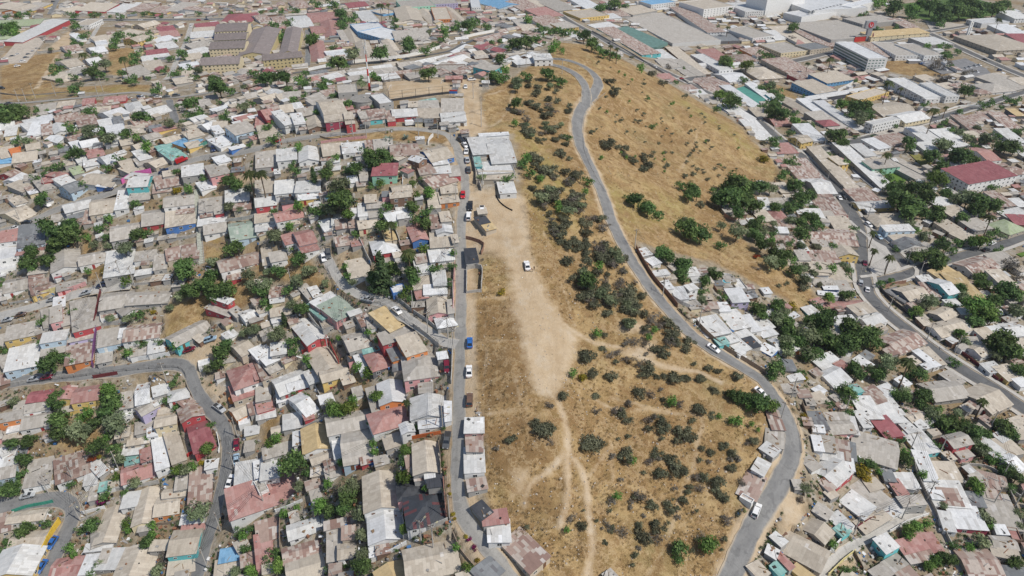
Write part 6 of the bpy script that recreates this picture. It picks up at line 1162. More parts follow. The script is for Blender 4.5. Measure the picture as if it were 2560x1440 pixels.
# red and white antenna mast
b = ground(*src("B0", 852, 672)); H_ = 25.0; root = empty("antenna_mast", b)
for k in range(5):
    g = Geo(); r0, r1 = .62 - .08 * k, .62 - .08 * (k + 1); g.bar((0, 0, 3.6 * k - .3 * (k == 0)), (0, 0, 3.6 * (k + 1)), r0, r1, 14); g.obj("mast_section", REDP if k % 2 == 0 else WHITE, root)
g = Geo()
for k in range(2): g.bar((0, 0, 18 + 3.5 * k), (0, 0, 21.5 + 3.5 * k), .2, .16, 10)
g.obj("mast_section", STEEL, root)
for k in range(9):
    a = k * 2.094 + (k // 3) * .5; z = 19.4 + (k // 3) * 1.9; g = Geo(); g.box(-.16, .16, -.1, .1, -.75, .75); q = g.obj("antenna_panel", WHITE, root, (math.cos(a) * .8, math.sin(a) * .8, z), a + 1.57)
    g = Geo(); g.bar((0, 0, z), (math.cos(a) * .75, math.sin(a) * .75, z), .05); g.obj("bracket", STEEL, root)
solo(root, "tall red-and-white banded antenna mast with white panels on top", "antenna mast")
# stairways down the blocks
def local_line(tl, s, step=1.0): return smooth_line([ground(*src(tl, *q))[:2] for q in pts(s)], step)
def stairs(tl, s, width, look):
    ln = local_line(tl, s, .9); g = Geo(); m = Geo(); o0 = ln[0]; z0 = float(height(*o0))
    for a, b_ in zip(ln[:-1], ln[1:]):
        d = b_ - a; L = np.hypot(*d); d = d / L; n_ = np.array([-d[1], d[0]]); za = max(float(height(*a)), float(height(*b_))) + .12
        for gg, w0, w1, zz in ((g, -width / 2, width / 2, za), (m, width / 2, width / 2 + .18, za + .35)):
            p = [a + n_ * w0, b_ + n_ * w0, b_ + n_ * w1, a + n_ * w1]
            vs = [(*(q - o0), zz - 1.4 - z0) for q in p] + [(*(q - o0), zz - z0) for q in p]
            gg.add(vs, [(3, 2, 1, 0), (4, 5, 6, 7), (0, 1, 5, 4), (1, 2, 6, 5), (2, 3, 7, 6), (3, 0, 4, 7)])
    root = empty("stairway", (o0[0], o0[1], z0)); g.obj("steps", plain("green-grey steps", (.40, .41, .36), .9, .2), root); m.obj("side_wall", CEM, root)
    x, y = src(tl, *pts(s)[len(pts(s)) // 2]); tag(root, look, "stairway")
    LINES.append((ln, width + .4, 0))
stairs("A1", "1472,-20 1484,120 1492,260 1500,400 1512,540", 2.2, "long pale stairway running straight uphill past the bright blue house")
stairs("A1", "762,752 757,900 752,1020 742,1150 734,1290", 2.0, "narrow stairway between the purple wall and the terraced houses")
# walls and fences
_PM = {}
def post_mesh(mat):
    if mat.name not in _PM:
        g = Geo(); g.box(-.5, .5, -.5, .5, 0, .97); g.box(-.62, .62, -.62, .62, .97, 1.0); o = g.obj("post", mat); COL.objects.unlink(o); _PM[mat.name] = o.data
    return _PM[mat.name]
def run(tl, s, h, thick, mat, name, look, cat, posts=0, part=None, base=.35):
    ln = local_line(tl, s, 2.2); o0 = ln[len(ln) // 2]; z0 = float(height(*o0)); g = Geo()
    root = empty(name, (o0[0], o0[1], z0))
    if posts:
        for i in range(0, len(ln), posts):
            a = ln[i]; za = float(height(*a)); gp = Geo(); gp.box(-.06, .06, -.06, .06, -.4, h); gp.obj("post", mat, root, (a[0] - o0[0], a[1] - o0[1], za - z0))
        for zz in (h * .45, h * .93):
            for a, b_ in zip(ln[:-1], ln[1:]): g.bar((*(a - o0), float(height(*a)) + zz - z0), (*(b_ - o0), float(height(*b_)) + zz - z0), .045, .045, 5)
        g.obj("rail", mat, root)
    else:
        for i, (a, b_) in enumerate(zip(ln[:-1], ln[1:])):
            d = b_ - a; L = np.hypot(*d) + 1e-9; d /= L; n_ = np.array([-d[1], d[0]]) * thick / 2; za, zb = float(height(*a)), float(height(*b_)); hh = h * (1 + .0 * i)
            p = [(a - n_ - d * .02, za), (b_ - n_ + d * .02, zb), (b_ + n_ + d * .02, zb), (a + n_ - d * .02, za)]
            vs = [(*(q - o0), z - base - z0) for q, z in p] + [(*(q - o0), z + hh - z0) for q, z in p]
            g.add(vs, [(3, 2, 1, 0), (4, 5, 6, 7), (0, 1, 5, 4), (1, 2, 6, 5), (2, 3, 7, 6), (3, 0, 4, 7)])
        g.obj("wall_body", mat, root)
        for i in range(0, len(ln), 3):
            q = ln[i]; za = float(height(*q)); use_mesh("post", post_mesh(mat), root, (q[0] - o0[0], q[1] - o0[1], za - base - z0), 0, (thick * 1.6, thick * 1.6, h * 1.06 + base))
    px, py = src(tl, *pts(s)[len(pts(s)) // 2]); note(root, look, cat, px, py)
for w in [
 ("B1", "462,492 490,560 540,590 592,720 642,775 780,820 900,832 1000,880 1150,992 1372,1132", 1.1, DARKM, "railing", "dark steel railing along the cement lane", "railing", 2),
 ("A1", "300,1428 600,1388 900,1350 1120,1330 1290,1318 1370,1340 1400,1400", 1.1, DARKM, "railing", "dark steel railing above the lower street", "railing", 2),
 ("D2", "80,30 150,130 205,260 240,400 250,520", 1.1, WOOD, "railing", "weathered railing outside the great road bend", "railing", 2),
 ("A1", "1000,680 1150,652 1300,630", 1.1, WOOD, "railing", "brown railing along the terrace path", "railing", 2),
 ("C0", "700,1440 610,1290 545,1130 535,990 555,860 620,770 700,700", .6, CEM, "guard_rail", "low pale guard rail along the hill road", "railing", 2),
]: run(w[0], w[1], w[2], .1, w[3], w[4], w[5], w[6], w[7])
for tl, s, h, th, m, look, cat in [
 ("B1", "1585,582 1690,580 1690,745", 1.9, .2, CEM, "cement wall round the sandy plot", "wall"), ("B1", "1690,745 1580,760", 1.0, .2, CEM, "low cement wall closing the sandy plot", "wall"), ("B1", "1580,760 1582,590", 1.6, .2, CEM, "roadside cement wall of the sandy plot", "wall"),
 ("B1", "780,370 830,480 865,545", 1.6, .2, CEM, "long cement wall stepping down beside a yard", "wall"), ("B1", "1040,275 1070,360 1090,420", 1.6, .2, CEM, "cement wall beside the reddish gabled house", "wall"), ("B1", "1000,750 1090,830 1180,905 1300,985 1390,1055 1490,1045", 1.4, .2, CEM, "cement retaining wall above the lane", "wall"),
 ("B1", "350,1215 520,1120 525,1095", 1.6, .15, plain("red board fence", (.36, .06, .05), .8, .2), "red board fence beside the footpath", "fence"), ("B1", "560,1150 620,1280", 1.5, .15, plain("red board fence", (.36, .06, .05), .8, .2), "red board fence along the gabled house", "fence"),
 ("B1", "740,950 800,1030 860,1100", 1.5, .2, CEM, "grey block wall beside the climbing plants", "wall"), ("B1", "925,1085 1000,1200 1055,1290", 1.6, .2, CEM, "grey block wall beside the orange-red house", "wall"), ("B1", "1180,1010 1290,1090 1370,1160", 1.5, .2, CEM, "cement wall under the lane railing", "wall"),
 ("B1", "400,930 460,1010 520,1060", 1.2, .2, CEM, "low block wall below the teal roof", "wall"), ("B1", "1475,1185 1470,1340 1465,1440", 1.8, .2, CEM, "grey wall between yard and ridge road", "wall"), ("B1", "1490,560 1485,700 1480,900", 1.8, .15, PINKW, "pinkish wall along the ridge road", "wall"),
 ("B1", "1800,30 1830,80 1880,120 1920,140", .5, .2, RUB, "row of dark stones edging the clearing", "edging"), ("B1", "1575,355 1640,370 1710,405 1690,470", 1.5, .1, RUSTF, "rusty sheet fence round a junk yard", "fence"),
 ("A1", "760,760 735,880 715,990", 2.0, .18, plain("dark red wall", (.15, .035, .04), .8, .25), "dark red side wall beside the stairway", "wall"), ("A1", "730,1040 715,1150 700,1320", 2.2, .18, PURW, "purple and pink side wall beside the stairway", "wall"),
 ("A1", "440,770 560,735 650,700", 1.9, .2, PINKW, "red-and-white striped pink wall along the terrace street", "wall"), ("A1", "245,800 340,770 430,740", 1.9, .2, plain("pale yellow wall", (.66, .57, .28), .8, .15), "pale yellow wall with upper slots", "wall"), ("A1", "970,1270 1120,1255 1275,1230", 1.9, .15, WHITE, "white sheet fence above the lower street", "fence"),
 ("A1", "1285,1215 1400,1160 1520,1095", 1.3, .2, CEM, "cement retaining wall below the blue-walled house", "wall"), ("A1", "705,1400 800,1385 885,1370", 1.6, .15, plain("dark red wall", (.15, .035, .04), .8, .25), "dark red fence beside the lower street", "fence"), ("A1", "760,1010 900,985 970,970", 1.5, .2, CEM, "pale wall along a cement terrace", "wall"),
 ("A1", "1100,385 1250,370 1400,350 1480,330", 1.3, .2, CEM, "cement terrace wall below the bright blue house", "wall"), ("A1", "1700,220 1850,200 1920,180", 1.2, .2, CEM, "cement yard wall behind the pale green roof", "wall"), ("A1", "80,845 200,820 320,800", 1.0, .2, CEM, "low kerb wall along the terrace street", "wall"), ("A1", "1000,700 1120,690 1300,665", 1.0, .2, CEM, "pale cement wall below the railing", "wall"),
 ("A2", "150,795 300,770 440,740", 1.5, .2, WHITE, "white wall above the corner street", "wall"), ("A2", "455,1040 400,1120 340,1240 290,1340 235,1440", 2.3, .2, YELW, "yellow wall along the corner street", "wall"), ("A2", "100,965 200,930 330,905 400,890", 1.4, .12, plain("green mesh fence", (.05, .26, .19), .7, .2), "green mesh fence on white posts", "fence"), ("A2", "620,975 700,955 790,930", 1.2, .2, WHITE, "white retaining wall above a garden", "wall"),
 ("A2", "1195,700 1250,680 1300,660", 1.5, .2, WHITE, "white wall under the palm-like tree", "wall"), ("A2", "1410,545 1450,520 1620,480", 1.2, .2, plain("red wall", (.45, .05, .05), .8, .2), "red wall below the big maroon roof", "wall"), ("A2", "1630,380 1650,480 1640,520", 1.2, .15, WHITE, "white fence inside the lower street bend", "fence"), ("A2", "1185,1060 1300,1050 1360,1040", 1.2, .1, WOOD, "brown slat fence of a front garden", "fence"), ("A2", "1280,1440 1380,1330 1400,1180", 1.4, .12, ZINC, "sheet fence beside the long beige house", "fence"), ("A2", "850,805 1000,780 1190,740", 1.4, .2, CEM, "cement wall above the long gabled house", "wall"), ("A2", "610,1030 700,990 760,955", 1.0, .2, CEM, "stepped wall down to the corner street", "wall"), ("A2", "1730,1050 1820,1020 1920,990", 1.4, .2, CEM, "wall under the checkered terrace", "wall"), ("A2", "0,20 200,-10 400,-40 560,-60", 1.2, .2, CEM, "long retaining wall under the lower street", "wall"), ("A2", "0,1150 60,1130 110,1110", 1.0, .2, CEM, "pale wall above the yellow shed", "wall"),
 ("B2", "655,665 800,630 905,590", 1.5, .15, plain("red board fence", (.36, .06, .05), .8, .2), "bright red fence with a blue panel", "fence"), ("B2", "800,630 860,610 900,597", .9, .2, BLUEW, "blue panel below the red fence", "fence"), ("B2", "1110,1160 1300,1090 1440,1030", 1.6, .2, CEM, "white retaining wall below the dark red-stained roof", "wall"), ("B2", "1405,720 1415,850 1430,1000", 1.2, .15, plain("brick edging", (.33, .17, .13), .9, .2), "brick planter along the ridge road", "wall"), ("B2", "1370,460 1385,560 1385,680", 1.8, .12, WOOD, "board fence beside the parked grey car", "fence"), ("B2", "150,960 240,930 350,880", 1.2, .2, WHITE, "white wall below the maroon roof", "wall"), ("B2", "980,1280 1060,1240 1130,1200", 1.4, .2, WHITE, "white wall above the wide patched roof", "wall"), ("B2", "430,0 480,90 500,170", 1.2, .2, CEM, "cement wall beside the white hip roof", "wall"), ("B2", "1480,1130 1540,1260 1640,1380", 1.0, .15, WOOD, "board edging of the flowered slope", "fence"), ("B2", "1110,820 1100,1000 1120,1100", 1.4, .2, CEM, "narrow wall beside the dark red-stained roof", "wall"), ("B2", "350,340 460,290 540,240", 1.3, .2, CEM, "cement path wall above the tan roof", "wall"), ("B2", "1100,430 1240,400 1385,375", 1.3, .15, plain("orange wall", (.62, .16, .05), .8, .2), "orange and white wall beside the ridge road", "wall"), ("B2", "185,985 180,1120 185,1240", 1.4, .15, WOOD, "tall board fence of a bare yard", "fence"),
 ("C1", "930,430 1000,560 1080,680 1170,780 1240,870", 2.0, .1, RUSTF, "rusty board fence along the hill road", "fence"), ("C1", "1200,800 1280,850 1380,890 1470,890", 1.7, .1, ZINC, "patched zinc fence round a garden", "fence"), ("C1", "1380,985 1460,1070 1540,1140 1640,1210 1760,1280 1900,1370", 1.8, .1, WOOD, "brown board fence along the hill road shacks", "fence"), ("C1", "1560,630 1640,640 1650,700", 1.5, .1, ZINC, "zinc fence beside the round pool", "fence"), ("C1", "1505,705 1540,760 1600,790", 1.4, .1, RUSTF, "rusty fence of the shack garden", "fence"), ("C1", "1590,180 1660,215 1720,180", 1.6, .1, RUSTF, "rusty panel fence below the dark trees", "fence"),
 ("D2", "250,160 300,300 325,380", 1.8, .12, WOOD, "dark board fence behind the great road bend", "fence"), ("D2", "465,1260 550,1170 640,1090", 1.6, .2, WHITE, "white wall along the south lane", "wall"), ("D2", "650,1090 800,1010 990,950", 1.5, .15, plain("dark red wall", (.15, .035, .04), .8, .25), "maroon wall along the south lane", "wall"), ("D2", "330,1420 400,1340 460,1270", 1.5, .2, WHITE, "white wall at the lower end of the south lane", "wall"), ("D2", "1000,370 1070,490 1180,505 1300,520", 1.3, .2, plain("pale yellow wall", (.66, .57, .28), .8, .15), "pale yellow wall under the teal-walled house", "wall"), ("D2", "1085,560 1110,680 1180,830 1260,980 1330,1140 1390,1260", 1.6, .15, CEM, "long cement wall along the narrow alley", "wall"), ("D2", "910,1115 1040,1040 1200,985", 1.2, .15, WHITE, "white railing wall over the south lane", "wall"), ("D2", "1450,610 1620,625 1730,680 1790,780 1880,850", 1.2, .2, CEM, "pale wall along the hedge path", "wall"), ("D2", "1650,1280 1660,1180 1640,1100", 1.4, .12, WOOD, "board fence beside the bright zinc roof", "fence"), ("D2", "1800,800 1860,940 1900,1100 1915,1260", 1.4, .15, CEM, "cement wall beside the big grey roof", "wall"), ("D2", "450,1440 560,1330 650,1260", 1.3, .15, plain("pale yellow wall", (.66, .57, .28), .8, .15), "cream wall below the south lane", "wall"), ("D2", "640,1270 680,1340 710,1400", 1.3, .1, WOOD, "board fence of the bare orange yard", "fence"), ("D2", "270,190 400,175 560,215", 1.4, .1, WOOD, "slat fence above the terraced shacks", "fence"),
 ("D1", "835,730 920,820 1010,890 1110,970 1190,1040 1330,1110 1420,1180", 1.6, .15, DARKM, "dark sheet wall along the avenue", "wall"), ("D1", "840,730 940,700 1030,685", 1.8, .15, RUSTF, "rusty sheet wall of the paved yard", "wall"), ("D1", "1420,1190 1520,1270 1620,1340 1720,1420", 1.5, .15, plain("dark red wall", (.15, .035, .04), .8, .25), "dark red wall further down the avenue", "wall"), ("D1", "1030,855 1110,850 1180,840", 1.4, .15, plain("pale pink wall", (.62, .5, .44), .8, .2), "pale wall of the corner garden", "wall"), ("D1", "650,100 720,170 745,200", 1.8, .15, DARKM, "dark wall beside the avenue cream house", "wall"), ("D1", "1340,420 1440,405 1500,390", 1.5, .15, CEM, "cement front wall along the station street", "wall"), ("D1", "1750,1000 1860,960 1920,940", 1.4, .12, WHITE, "white fence near the twin parked cars", "fence"),
 ("B0", "860,620 1000,600 1390,560", 2.4, .15, BRICKW, "brown block wall behind the sports ground", "wall"), ("B0", "395,535 560,500 800,465 1150,425 1400,355 1560,290 1790,240", 2.3, .2, WHITE, "long white wall above the back road", "wall"), ("B0", "980,765 1200,735 1500,700", 1.2, .12, DARKM, "dark mesh wall in front of the sports ground", "wall"), ("B0", "490,1075 620,1055 830,1035", 1.0, .2, PINKW, "low pink wall below the ridge street", "wall"), ("B0", "1200,920 1310,930", 1.5, .15, WHITE, "white wall beside the white van", "wall"), ("B0", "1380,925 1470,935 1560,950", 1.6, .1, WOOD, "brown slat fence at the street corner", "fence"), ("B0", "1605,1040 1625,1200 1660,1340 1690,1430", 1.8, .2, CEM, "cement wall along the ridge road workshops", "wall"), ("B0", "1675,1370 1800,1360 1920,1350", 1.5, .2, WHITE, "white wall below the workshop roofs", "wall"), ("B0", "830,1015 700,1040 560,1050 480,1030", .9, .1, WOOD, "low fence on the bank of the ridge street", "fence"), ("B0", "1290,1090 1300,1050 1330,1020", 1.4, .12, WHITE, "white railing of a stair", "railing"), ("B0", "0,1330 90,1320 190,1310", 1.5, .15, CEM, "cement wall below the tall palm", "wall"), ("B0", "1100,1380 1110,1300 1150,1220", 1.2, .15, WHITE, "white stair wall beside the mint house", "wall"),
 ("A0", "360,600 600,590 850,585", 1.8, .2, CEM, "long pale wall above the brown field", "wall"), ("A0", "1580,860 1650,830 1720,790", 1.8, .2, WHITE, "white wall climbing between roofs", "wall"), ("A0", "200,905 280,890 390,860", 1.7, .2, WHITE, "white wall beside a red house", "wall"), ("A0", "920,1380 1000,1330 1135,1300", 2.4, .2, plain("bright pink wall", (.66, .16, .42), .7, .15), "bright pink wall beside the turquoise house", "wall"), ("A0", "100,1190 130,1140 160,1120", 1.8, .2, plain("orange wall", (.62, .16, .05), .8, .2), "orange side wall of a shack", "wall"), ("A0", "0,1220 140,1220 240,1200", 1.4, .2, BLUEW, "pale blue painted wall", "wall"), ("A0", "0,700 120,715 260,715 420,700 600,690", .7, .2, CEM_D, "dark ditch wall below the field", "wall"), ("A0", "700,215 750,170", 2, .2, WHITE, "white blue-edged yard wall", "wall"), ("A0", "280,400 460,390", 1.8, .2, CEM, "pale wall between car park and field", "wall"), ("A0", "1500,1110 1600,1050", 1.6, .2, TEALC, "green wall beside the blue roof", "wall"), ("A0", "700,770 830,760 1000,750 1210,745", 1.2, .2, BRICKW, "rusty wall along the west road", "wall"),
 ("C0", "600,240 760,330 900,410 1080,520 1220,600", 1.6, .15, CEM, "pale wall along the avenue below the hill", "wall"), ("C0", "850,120 1000,95 1130,75", 2.2, .2, CEM, "pale wall behind the grey supermarket", "wall"), ("C0", "1280,600 1420,700 1560,790 1700,850", 1.5, .15, CEM, "low wall between avenue and hill houses", "wall"), ("C0", "1480,340 1620,320 1760,300", 1.8, .2, CEM, "wall of the black-paved yard", "wall"),
 ("D0", "300,1140 380,1230 470,1330 560,1420", 2.2, .2, CEM_D, "long dark wall along the avenue", "wall"), ("D0", "730,880 760,850", 1.6, .2, WHITE, "white wall beside the school", "wall"), ("D0", "1340,830 1450,800 1580,800", 1.3, .2, WHITE, "white wall below the white school", "wall"), ("D0", "890,690 1000,760 1140,860", 1.6, .15, WOOD, "fence along the school street", "fence"), ("D0", "860,465 940,450", 1.8, .2, CEM, "pale wall beside the vacant plot", "wall"), ("D0", "1250,600 1340,650 1420,690", 1.6, .15, WOOD, "brown fence behind the white school", "fence"), ("D0", "1030,1090 1200,1180 1280,1260", 1.5, .15, CEM, "cement wall beside the straw-coloured plot", "wall"), ("D0", "940,1260 1060,1320 1150,1370", 1.8, .2, CEM, "pale pilastered wall beside the pool garden", "wall"), ("D0", "520,690 580,660 650,620", 2.4, .2, WHITE, "tall white wall of the blue clinic", "wall"), ("D0", "1700,1150 1830,1220 1900,1270", 1.4, .12, WOOD, "slat fence near the maroon-roofed hall", "fence"),
]: run(tl, s, h, th, m, "wall" if cat == "wall" else "fence" if cat == "fence" else cat.replace(" ", "_"), look, cat)
# sports ground: posts and mesh, goals
posts_ = pts("960,640 1000,755 1100,745 1200,735 1300,722 1400,712 1500,700 1480,640 1455,600 1390,560 1300,575 1200,590 1100,605 1000,615")
gp = [ground(*src("B0", *q)) for q in posts_]; c0 = sum(gp) / len(gp); root = empty("sports_ground_fence", c0)
for q in gp:
    g = Geo(); g.box(-.09, .09, -.09, .09, -.3, 4.6); g.obj("post", DARKM, root, tuple(q - c0))
for zz in (1.5, 3.0, 4.5):
    g = Geo()
    for a, b_ in zip(gp, gp[1:] + gp[:1]): g.bar(tuple(a - c0 + np.array([0, 0, zz])), tuple(b_ - c0 + np.array([0, 0, zz])), .05, .05, 5)
    g.obj("rail", DARKM, root)
tag(root, "tall dark post-and-rail fence round the dusty sports ground", "fence")
for x, y in ((1010, 670), (1400, 625)):
    q = ground(*src("B0", x, y)); root = empty("goal", q, 1.4); g = Geo(); g.bar((-1.5, 0, 0), (-1.5, 0, 2), .07); g.bar((1.5, 0, 0), (1.5, 0, 2), .07); g.bar((-1.5, 0, 2), (1.5, 0, 2), .07); g.obj("goal_frame", WHITE, root)
    g = Geo(); g.bar((-1.5, 0, 2), (-1.5, 1, 0), .04); g.bar((1.5, 0, 2), (1.5, 1, 0), .04); g.bar((-1.5, 1, .05), (1.5, 1, .05), .04); g.obj("stay", WHITE, root); note(root, "white goal frame on the dusty sports ground", "goal", *src("B0", x, y))
# billboard at the ground's corner
q = ground(*src("B0", 1482, 735)); root = empty("billboard", q, -.1)
g = Geo(); g.box(-1.6, -1.45, -.06, .06, -.3, 4.2); g.box(1.45, 1.6, -.06, .06, -.3, 4.2); g.obj("post", STEEL, root)
g = Geo(); g.box(-2, 2, -.14, -.06, 2.2, 3.5); g.obj("panel", BLUEW, root); g = Geo(); g.box(-2, 2, -.15, -.06, 3.52, 4.2); g.obj("header", REDP, root); tag(root, "blue billboard with a red header at the sports ground corner", "billboard")
# courts, car parks and lawns laid on the ground
def pad(name, tl, s, mat, lift=.25, kind="structure"):
    p = [ground(*src(tl, *q)) for q in pts(s)]; z = max(q[2] for q in p) + lift; n_ = len(p)
    vs = [(q[0], q[1], z) for q in p] + [(q[0], q[1], z - 2.5) for q in p]
    fs = [tuple(range(n_)), tuple(range(2 * n_ - 1, n_ - 1, -1))] + [((i + 1) % n_, i, n_ + i, n_ + (i + 1) % n_) for i in range(n_)]
    o = mesh_obj(name, vs, fs, mat); fix_normals(o)
    c = sum(p) / n_; HOUSE_FOOT.append((c[0], c[1], np.ptp([q[0] for q in p]) * .32, np.ptp([q[1] for q in p]) * .32, 0, z))
    if kind: o["kind"] = kind
    return o
LAWN = plain("dry lawn", (.20, .19, .06), .95, .35, .5); LAWN_G = plain("green lawn", (.10, .17, .03), .95, .3, .5); TAR = plain("old tarmac", (.20, .20, .205), .9, .2, .3); BLACKTOP = plain("black paving", (.045, .045, .05), .85, .2, .4); PALE = plain("pale paving", (.40, .37, .33), .9, .2, .4)
o = pad("tennis_court", "C0", "1665,682 1782,652 1925,742 1838,792", TEALC, .3, None); tag(o, "rectangular green tennis court between long white roofs", "court")
pad("car_park", "C0", "765,222 860,205 1165,362 1085,386 1000,380", plain("faded green paving", (.12, .21, .19), .85, .2, .3)); pad("car_park", "C0", "1482,275 1640,250 1692,300 1540,330", BLACKTOP, .4); pad("car_park", "D0", "1330,470 1480,440 1640,520 1700,580 1560,600", TAR); pad("car_park", "D0", "600,1230 680,1200 850,1400 780,1410 640,1300", TAR); pad("car_park", "D0", "1120,470 1240,450 1420,540 1300,560", TAR); pad("car_park", "D0", "330,740 620,700 640,715 420,780", BLACKTOP, .3)
pad("yard", "D0", "790,1010 1000,950 1050,980 900,1040", PALE); pad("yard", "D1", "860,740 960,720 1040,830 1020,850", TAR); pad("plaza", "D0", "1180,160 1260,150 1480,190 1220,235", PALE, .2); pad("yard", "B0", "1640,1160 1740,1145 1750,1190 1660,1220", PALE); pad("yard", "D0", "900,1180 960,1170 1200,1300 1150,1330", PALE)
pad("car_park", "A0", "130,330 290,290 330,330 200,470 60,480 0,470", plain("pale gravel", (.44, .39, .33), .95, .2, .4), .05)
pad("traffic_island", "D1", "748,362 790,372 880,425 962,560 958,592 842,634 768,600 748,500", KERB, .22); pad("lawn", "D1", "755,375 790,382 872,432 945,555 850,572 765,570 757,500", LAWN, .245); pad("lawn", "D1", "775,578 940,578 948,588 845,622 778,598", LAWN_G, .245)
pad("lawn", "D0", "870,1300 960,1270 1060,1340 1000,1380 900,1370", LAWN_G); pad("lawn", "D1", "1860,470 1920,450 1960,470 1900,490", LAWN_G); pad("lawn", "D0", "1060,1160 1120,1150 1260,1250 1200,1290", LAWN); pad("park_lawn", "D0", "1000,30 1500,-20 1800,60 1750,110 1250,170 1060,120", plain("park lawn", (.07, .12, .03), .95, .3, .2), .1)
# pools
def pool(tl, x, y, r_px, hgt, look, sq=1.0):
    q = ground(*src(tl, x, y)); R = r_px / 3 / px_per_m(q); root = empty("swimming_pool", q); g = Geo(); n_ = 28
    ring = [(math.cos(6.2832 * i / n_) * R, math.sin(6.2832 * i / n_) * R * sq) for i in range(n_)]
    vs = [(a, b_, -.3) for a, b_ in ring] + [(a, b_, hgt) for a, b_ in ring] + [(a * .93, b_ * .93, hgt) for a, b_ in ring] + [(a * .93, b_ * .93, hgt - .3) for a, b_ in ring]
    g.add(vs, [(k * n_ + i, k * n_ + (i + 1) % n_, (k + 1) * n_ + (i + 1) % n_, (k + 1) * n_ + i) for k in range(3) for i in range(n_)]); g.obj("rim", WHITE, root)
    g = Geo(); g.add([(a * .94, b_ * .94, hgt - .15) for a, b_ in ring], [tuple(range(n_))]); g.obj("water", plain("pool water", (.10, .38, .47), .08, .1, 1, spec=.5), root); tag(root, look, "pool")
pool("C1", 1607, 685, 32, 1.1, "round blue above-ground pool in a shack garden"); pool("D0", 985, 1385, 42, .25, "kidney-like turquoise pool in a green garden", .6); pool("B1", 540, 54, 26, .6, "small blue pool beside the tall dark tree", .7)
# tyres set along the road
for i in range(9):
    q = ground(*src("C1", 1247 + i * 8.3, 885 + i * 8)); root = empty("tyre", q, i * .3); n_ = 14; g = Geo()
    ring = [(math.cos(6.2832 * k / n_), math.sin(6.2832 * k / n_)) for k in range(n_)]; prof = [(.36, -.12), (.45, -.10), (.45, .10), (.36, .12), (.26, .09), (.26, -.09)]
    g.add([(c_ * r, z, s_ * r + .3) for r, z in prof for c_, s_ in ring], [(a * n_ + k, a * n_ + (k + 1) % n_, ((a + 1) % 6) * n_ + (k + 1) % n_, ((a + 1) % 6) * n_ + k) for a in range(6) for k in range(n_)]); g.obj("rubber_ring", RUB, root)
    tag(root, "old black tyre half sunk in the verge, one of a roadside row", "tyre", "old tyres in a row along the hill road")
# shop sign with its round emblem, bell tower, roof units
q = ground(*src("D0", 740, 305)); H2 = 19.0; root = empty("shop_sign", q, .1); g = Geo(); g.box(-2.2, 2.2, -1.6, 1.6, -.5, 12); g.obj("pylon", plain("grey cladding", (.33, .33, .34), .5, .08), root); g = Geo(); g.box(-6, 4.6, -1.9, 1.2, 12, H2); g.obj("sign_box", plain("grey cladding", (.33, .33, .34), .5, .08), root)
g = Geo(); g.bar((-.8, -1.9, 15.4), (-.8, -2.05, 15.4), 2.7, 2.7, 32); d_ = g.obj("emblem_disc", plain("sign red", (.55, .03, .04), .5, .05), root)
g = Geo()
for k in range(9):
    a0, a1 = math.pi + math.pi * k / 9, math.pi + math.pi * (k + 1) / 9; g.bar((-.8 + 1.15 * math.cos(a0), -2.12, 15.2 + 1.15 * math.sin(a0)), (-.8 + 1.15 * math.cos(a1), -2.12, 15.2 + 1.15 * math.sin(a1)), .3, .3, 6)
g.bar((-1.95, -2.12, 15.2), (-1.95, -2.12, 16.7), .3); g.bar((.35, -2.12, 15.2), (.35, -2.12, 16.2), .3); g.obj("emblem_letter", WHITE, root); tag(root, "grey shop pylon carrying a red disc with a white letter u", "sign")
for i, (x, y, w) in enumerate(((690, 312, 7), (780, 300, 6))):
    q = ground(*src("D0", x, y)); root = empty("red_hoarding", q, .25 + i * .9); g = Geo(); g.box(-w, w, -.2, .2, -.5, 5.5); g.obj("panel", REDP, root); g = Geo(); g.box(-w, w, -.5, -.2, 5.0, 5.8); g.obj("cornice", CEM, root); note(root, "plain red street hoarding", "hoarding", *src("D0", x, y))
q = ground(*src("D0", 1490, 288)); root = empty("bell_tower", q, .5)
for sx_ in (-1.6, 1.6):
    g = Geo(); g.box(sx_ - .7, sx_ + .7, -.7, .7, -.5, 17 if sx_ < 0 else 15.5); g.obj("pillar", WHITE, root)
for zz in (6, 11, 15): g = Geo(); g.box(-.9, .9, -.5, .5, zz, zz + .6); g.obj("crossbeam", WHITE, root)
g = Geo(); g.bar((0, 0, 13.3), (0, 0, 14.4), .6, .25, 12); g.obj("bell", DARKM, root); tag(root, "white two-pillar bell tower beside the fan-roofed church", "bell tower")
for i in range(10):
    q = on_level(*src("D0", 310 + i * 26, 100 - i * 6), ground(*src("D0", 268, 180))[2] + 7.7); root = empty("roof_unit", q, .3); g = Geo(); g.box(-1.1, 1.1, -1.5, 1.5, 0, 2.0); g.obj("casing", plain("unit grey", (.30, .31, .31), .5, .1), root); g = Geo(); g.bar((0, 0, 2.0), (0, 0, 2.25), .8, .8, 14); g.obj("fan", DARKM, root); tag(root, "grey cooling unit in the row on the white mall roof", "cooling unit", "cooling units on the white mall roof")
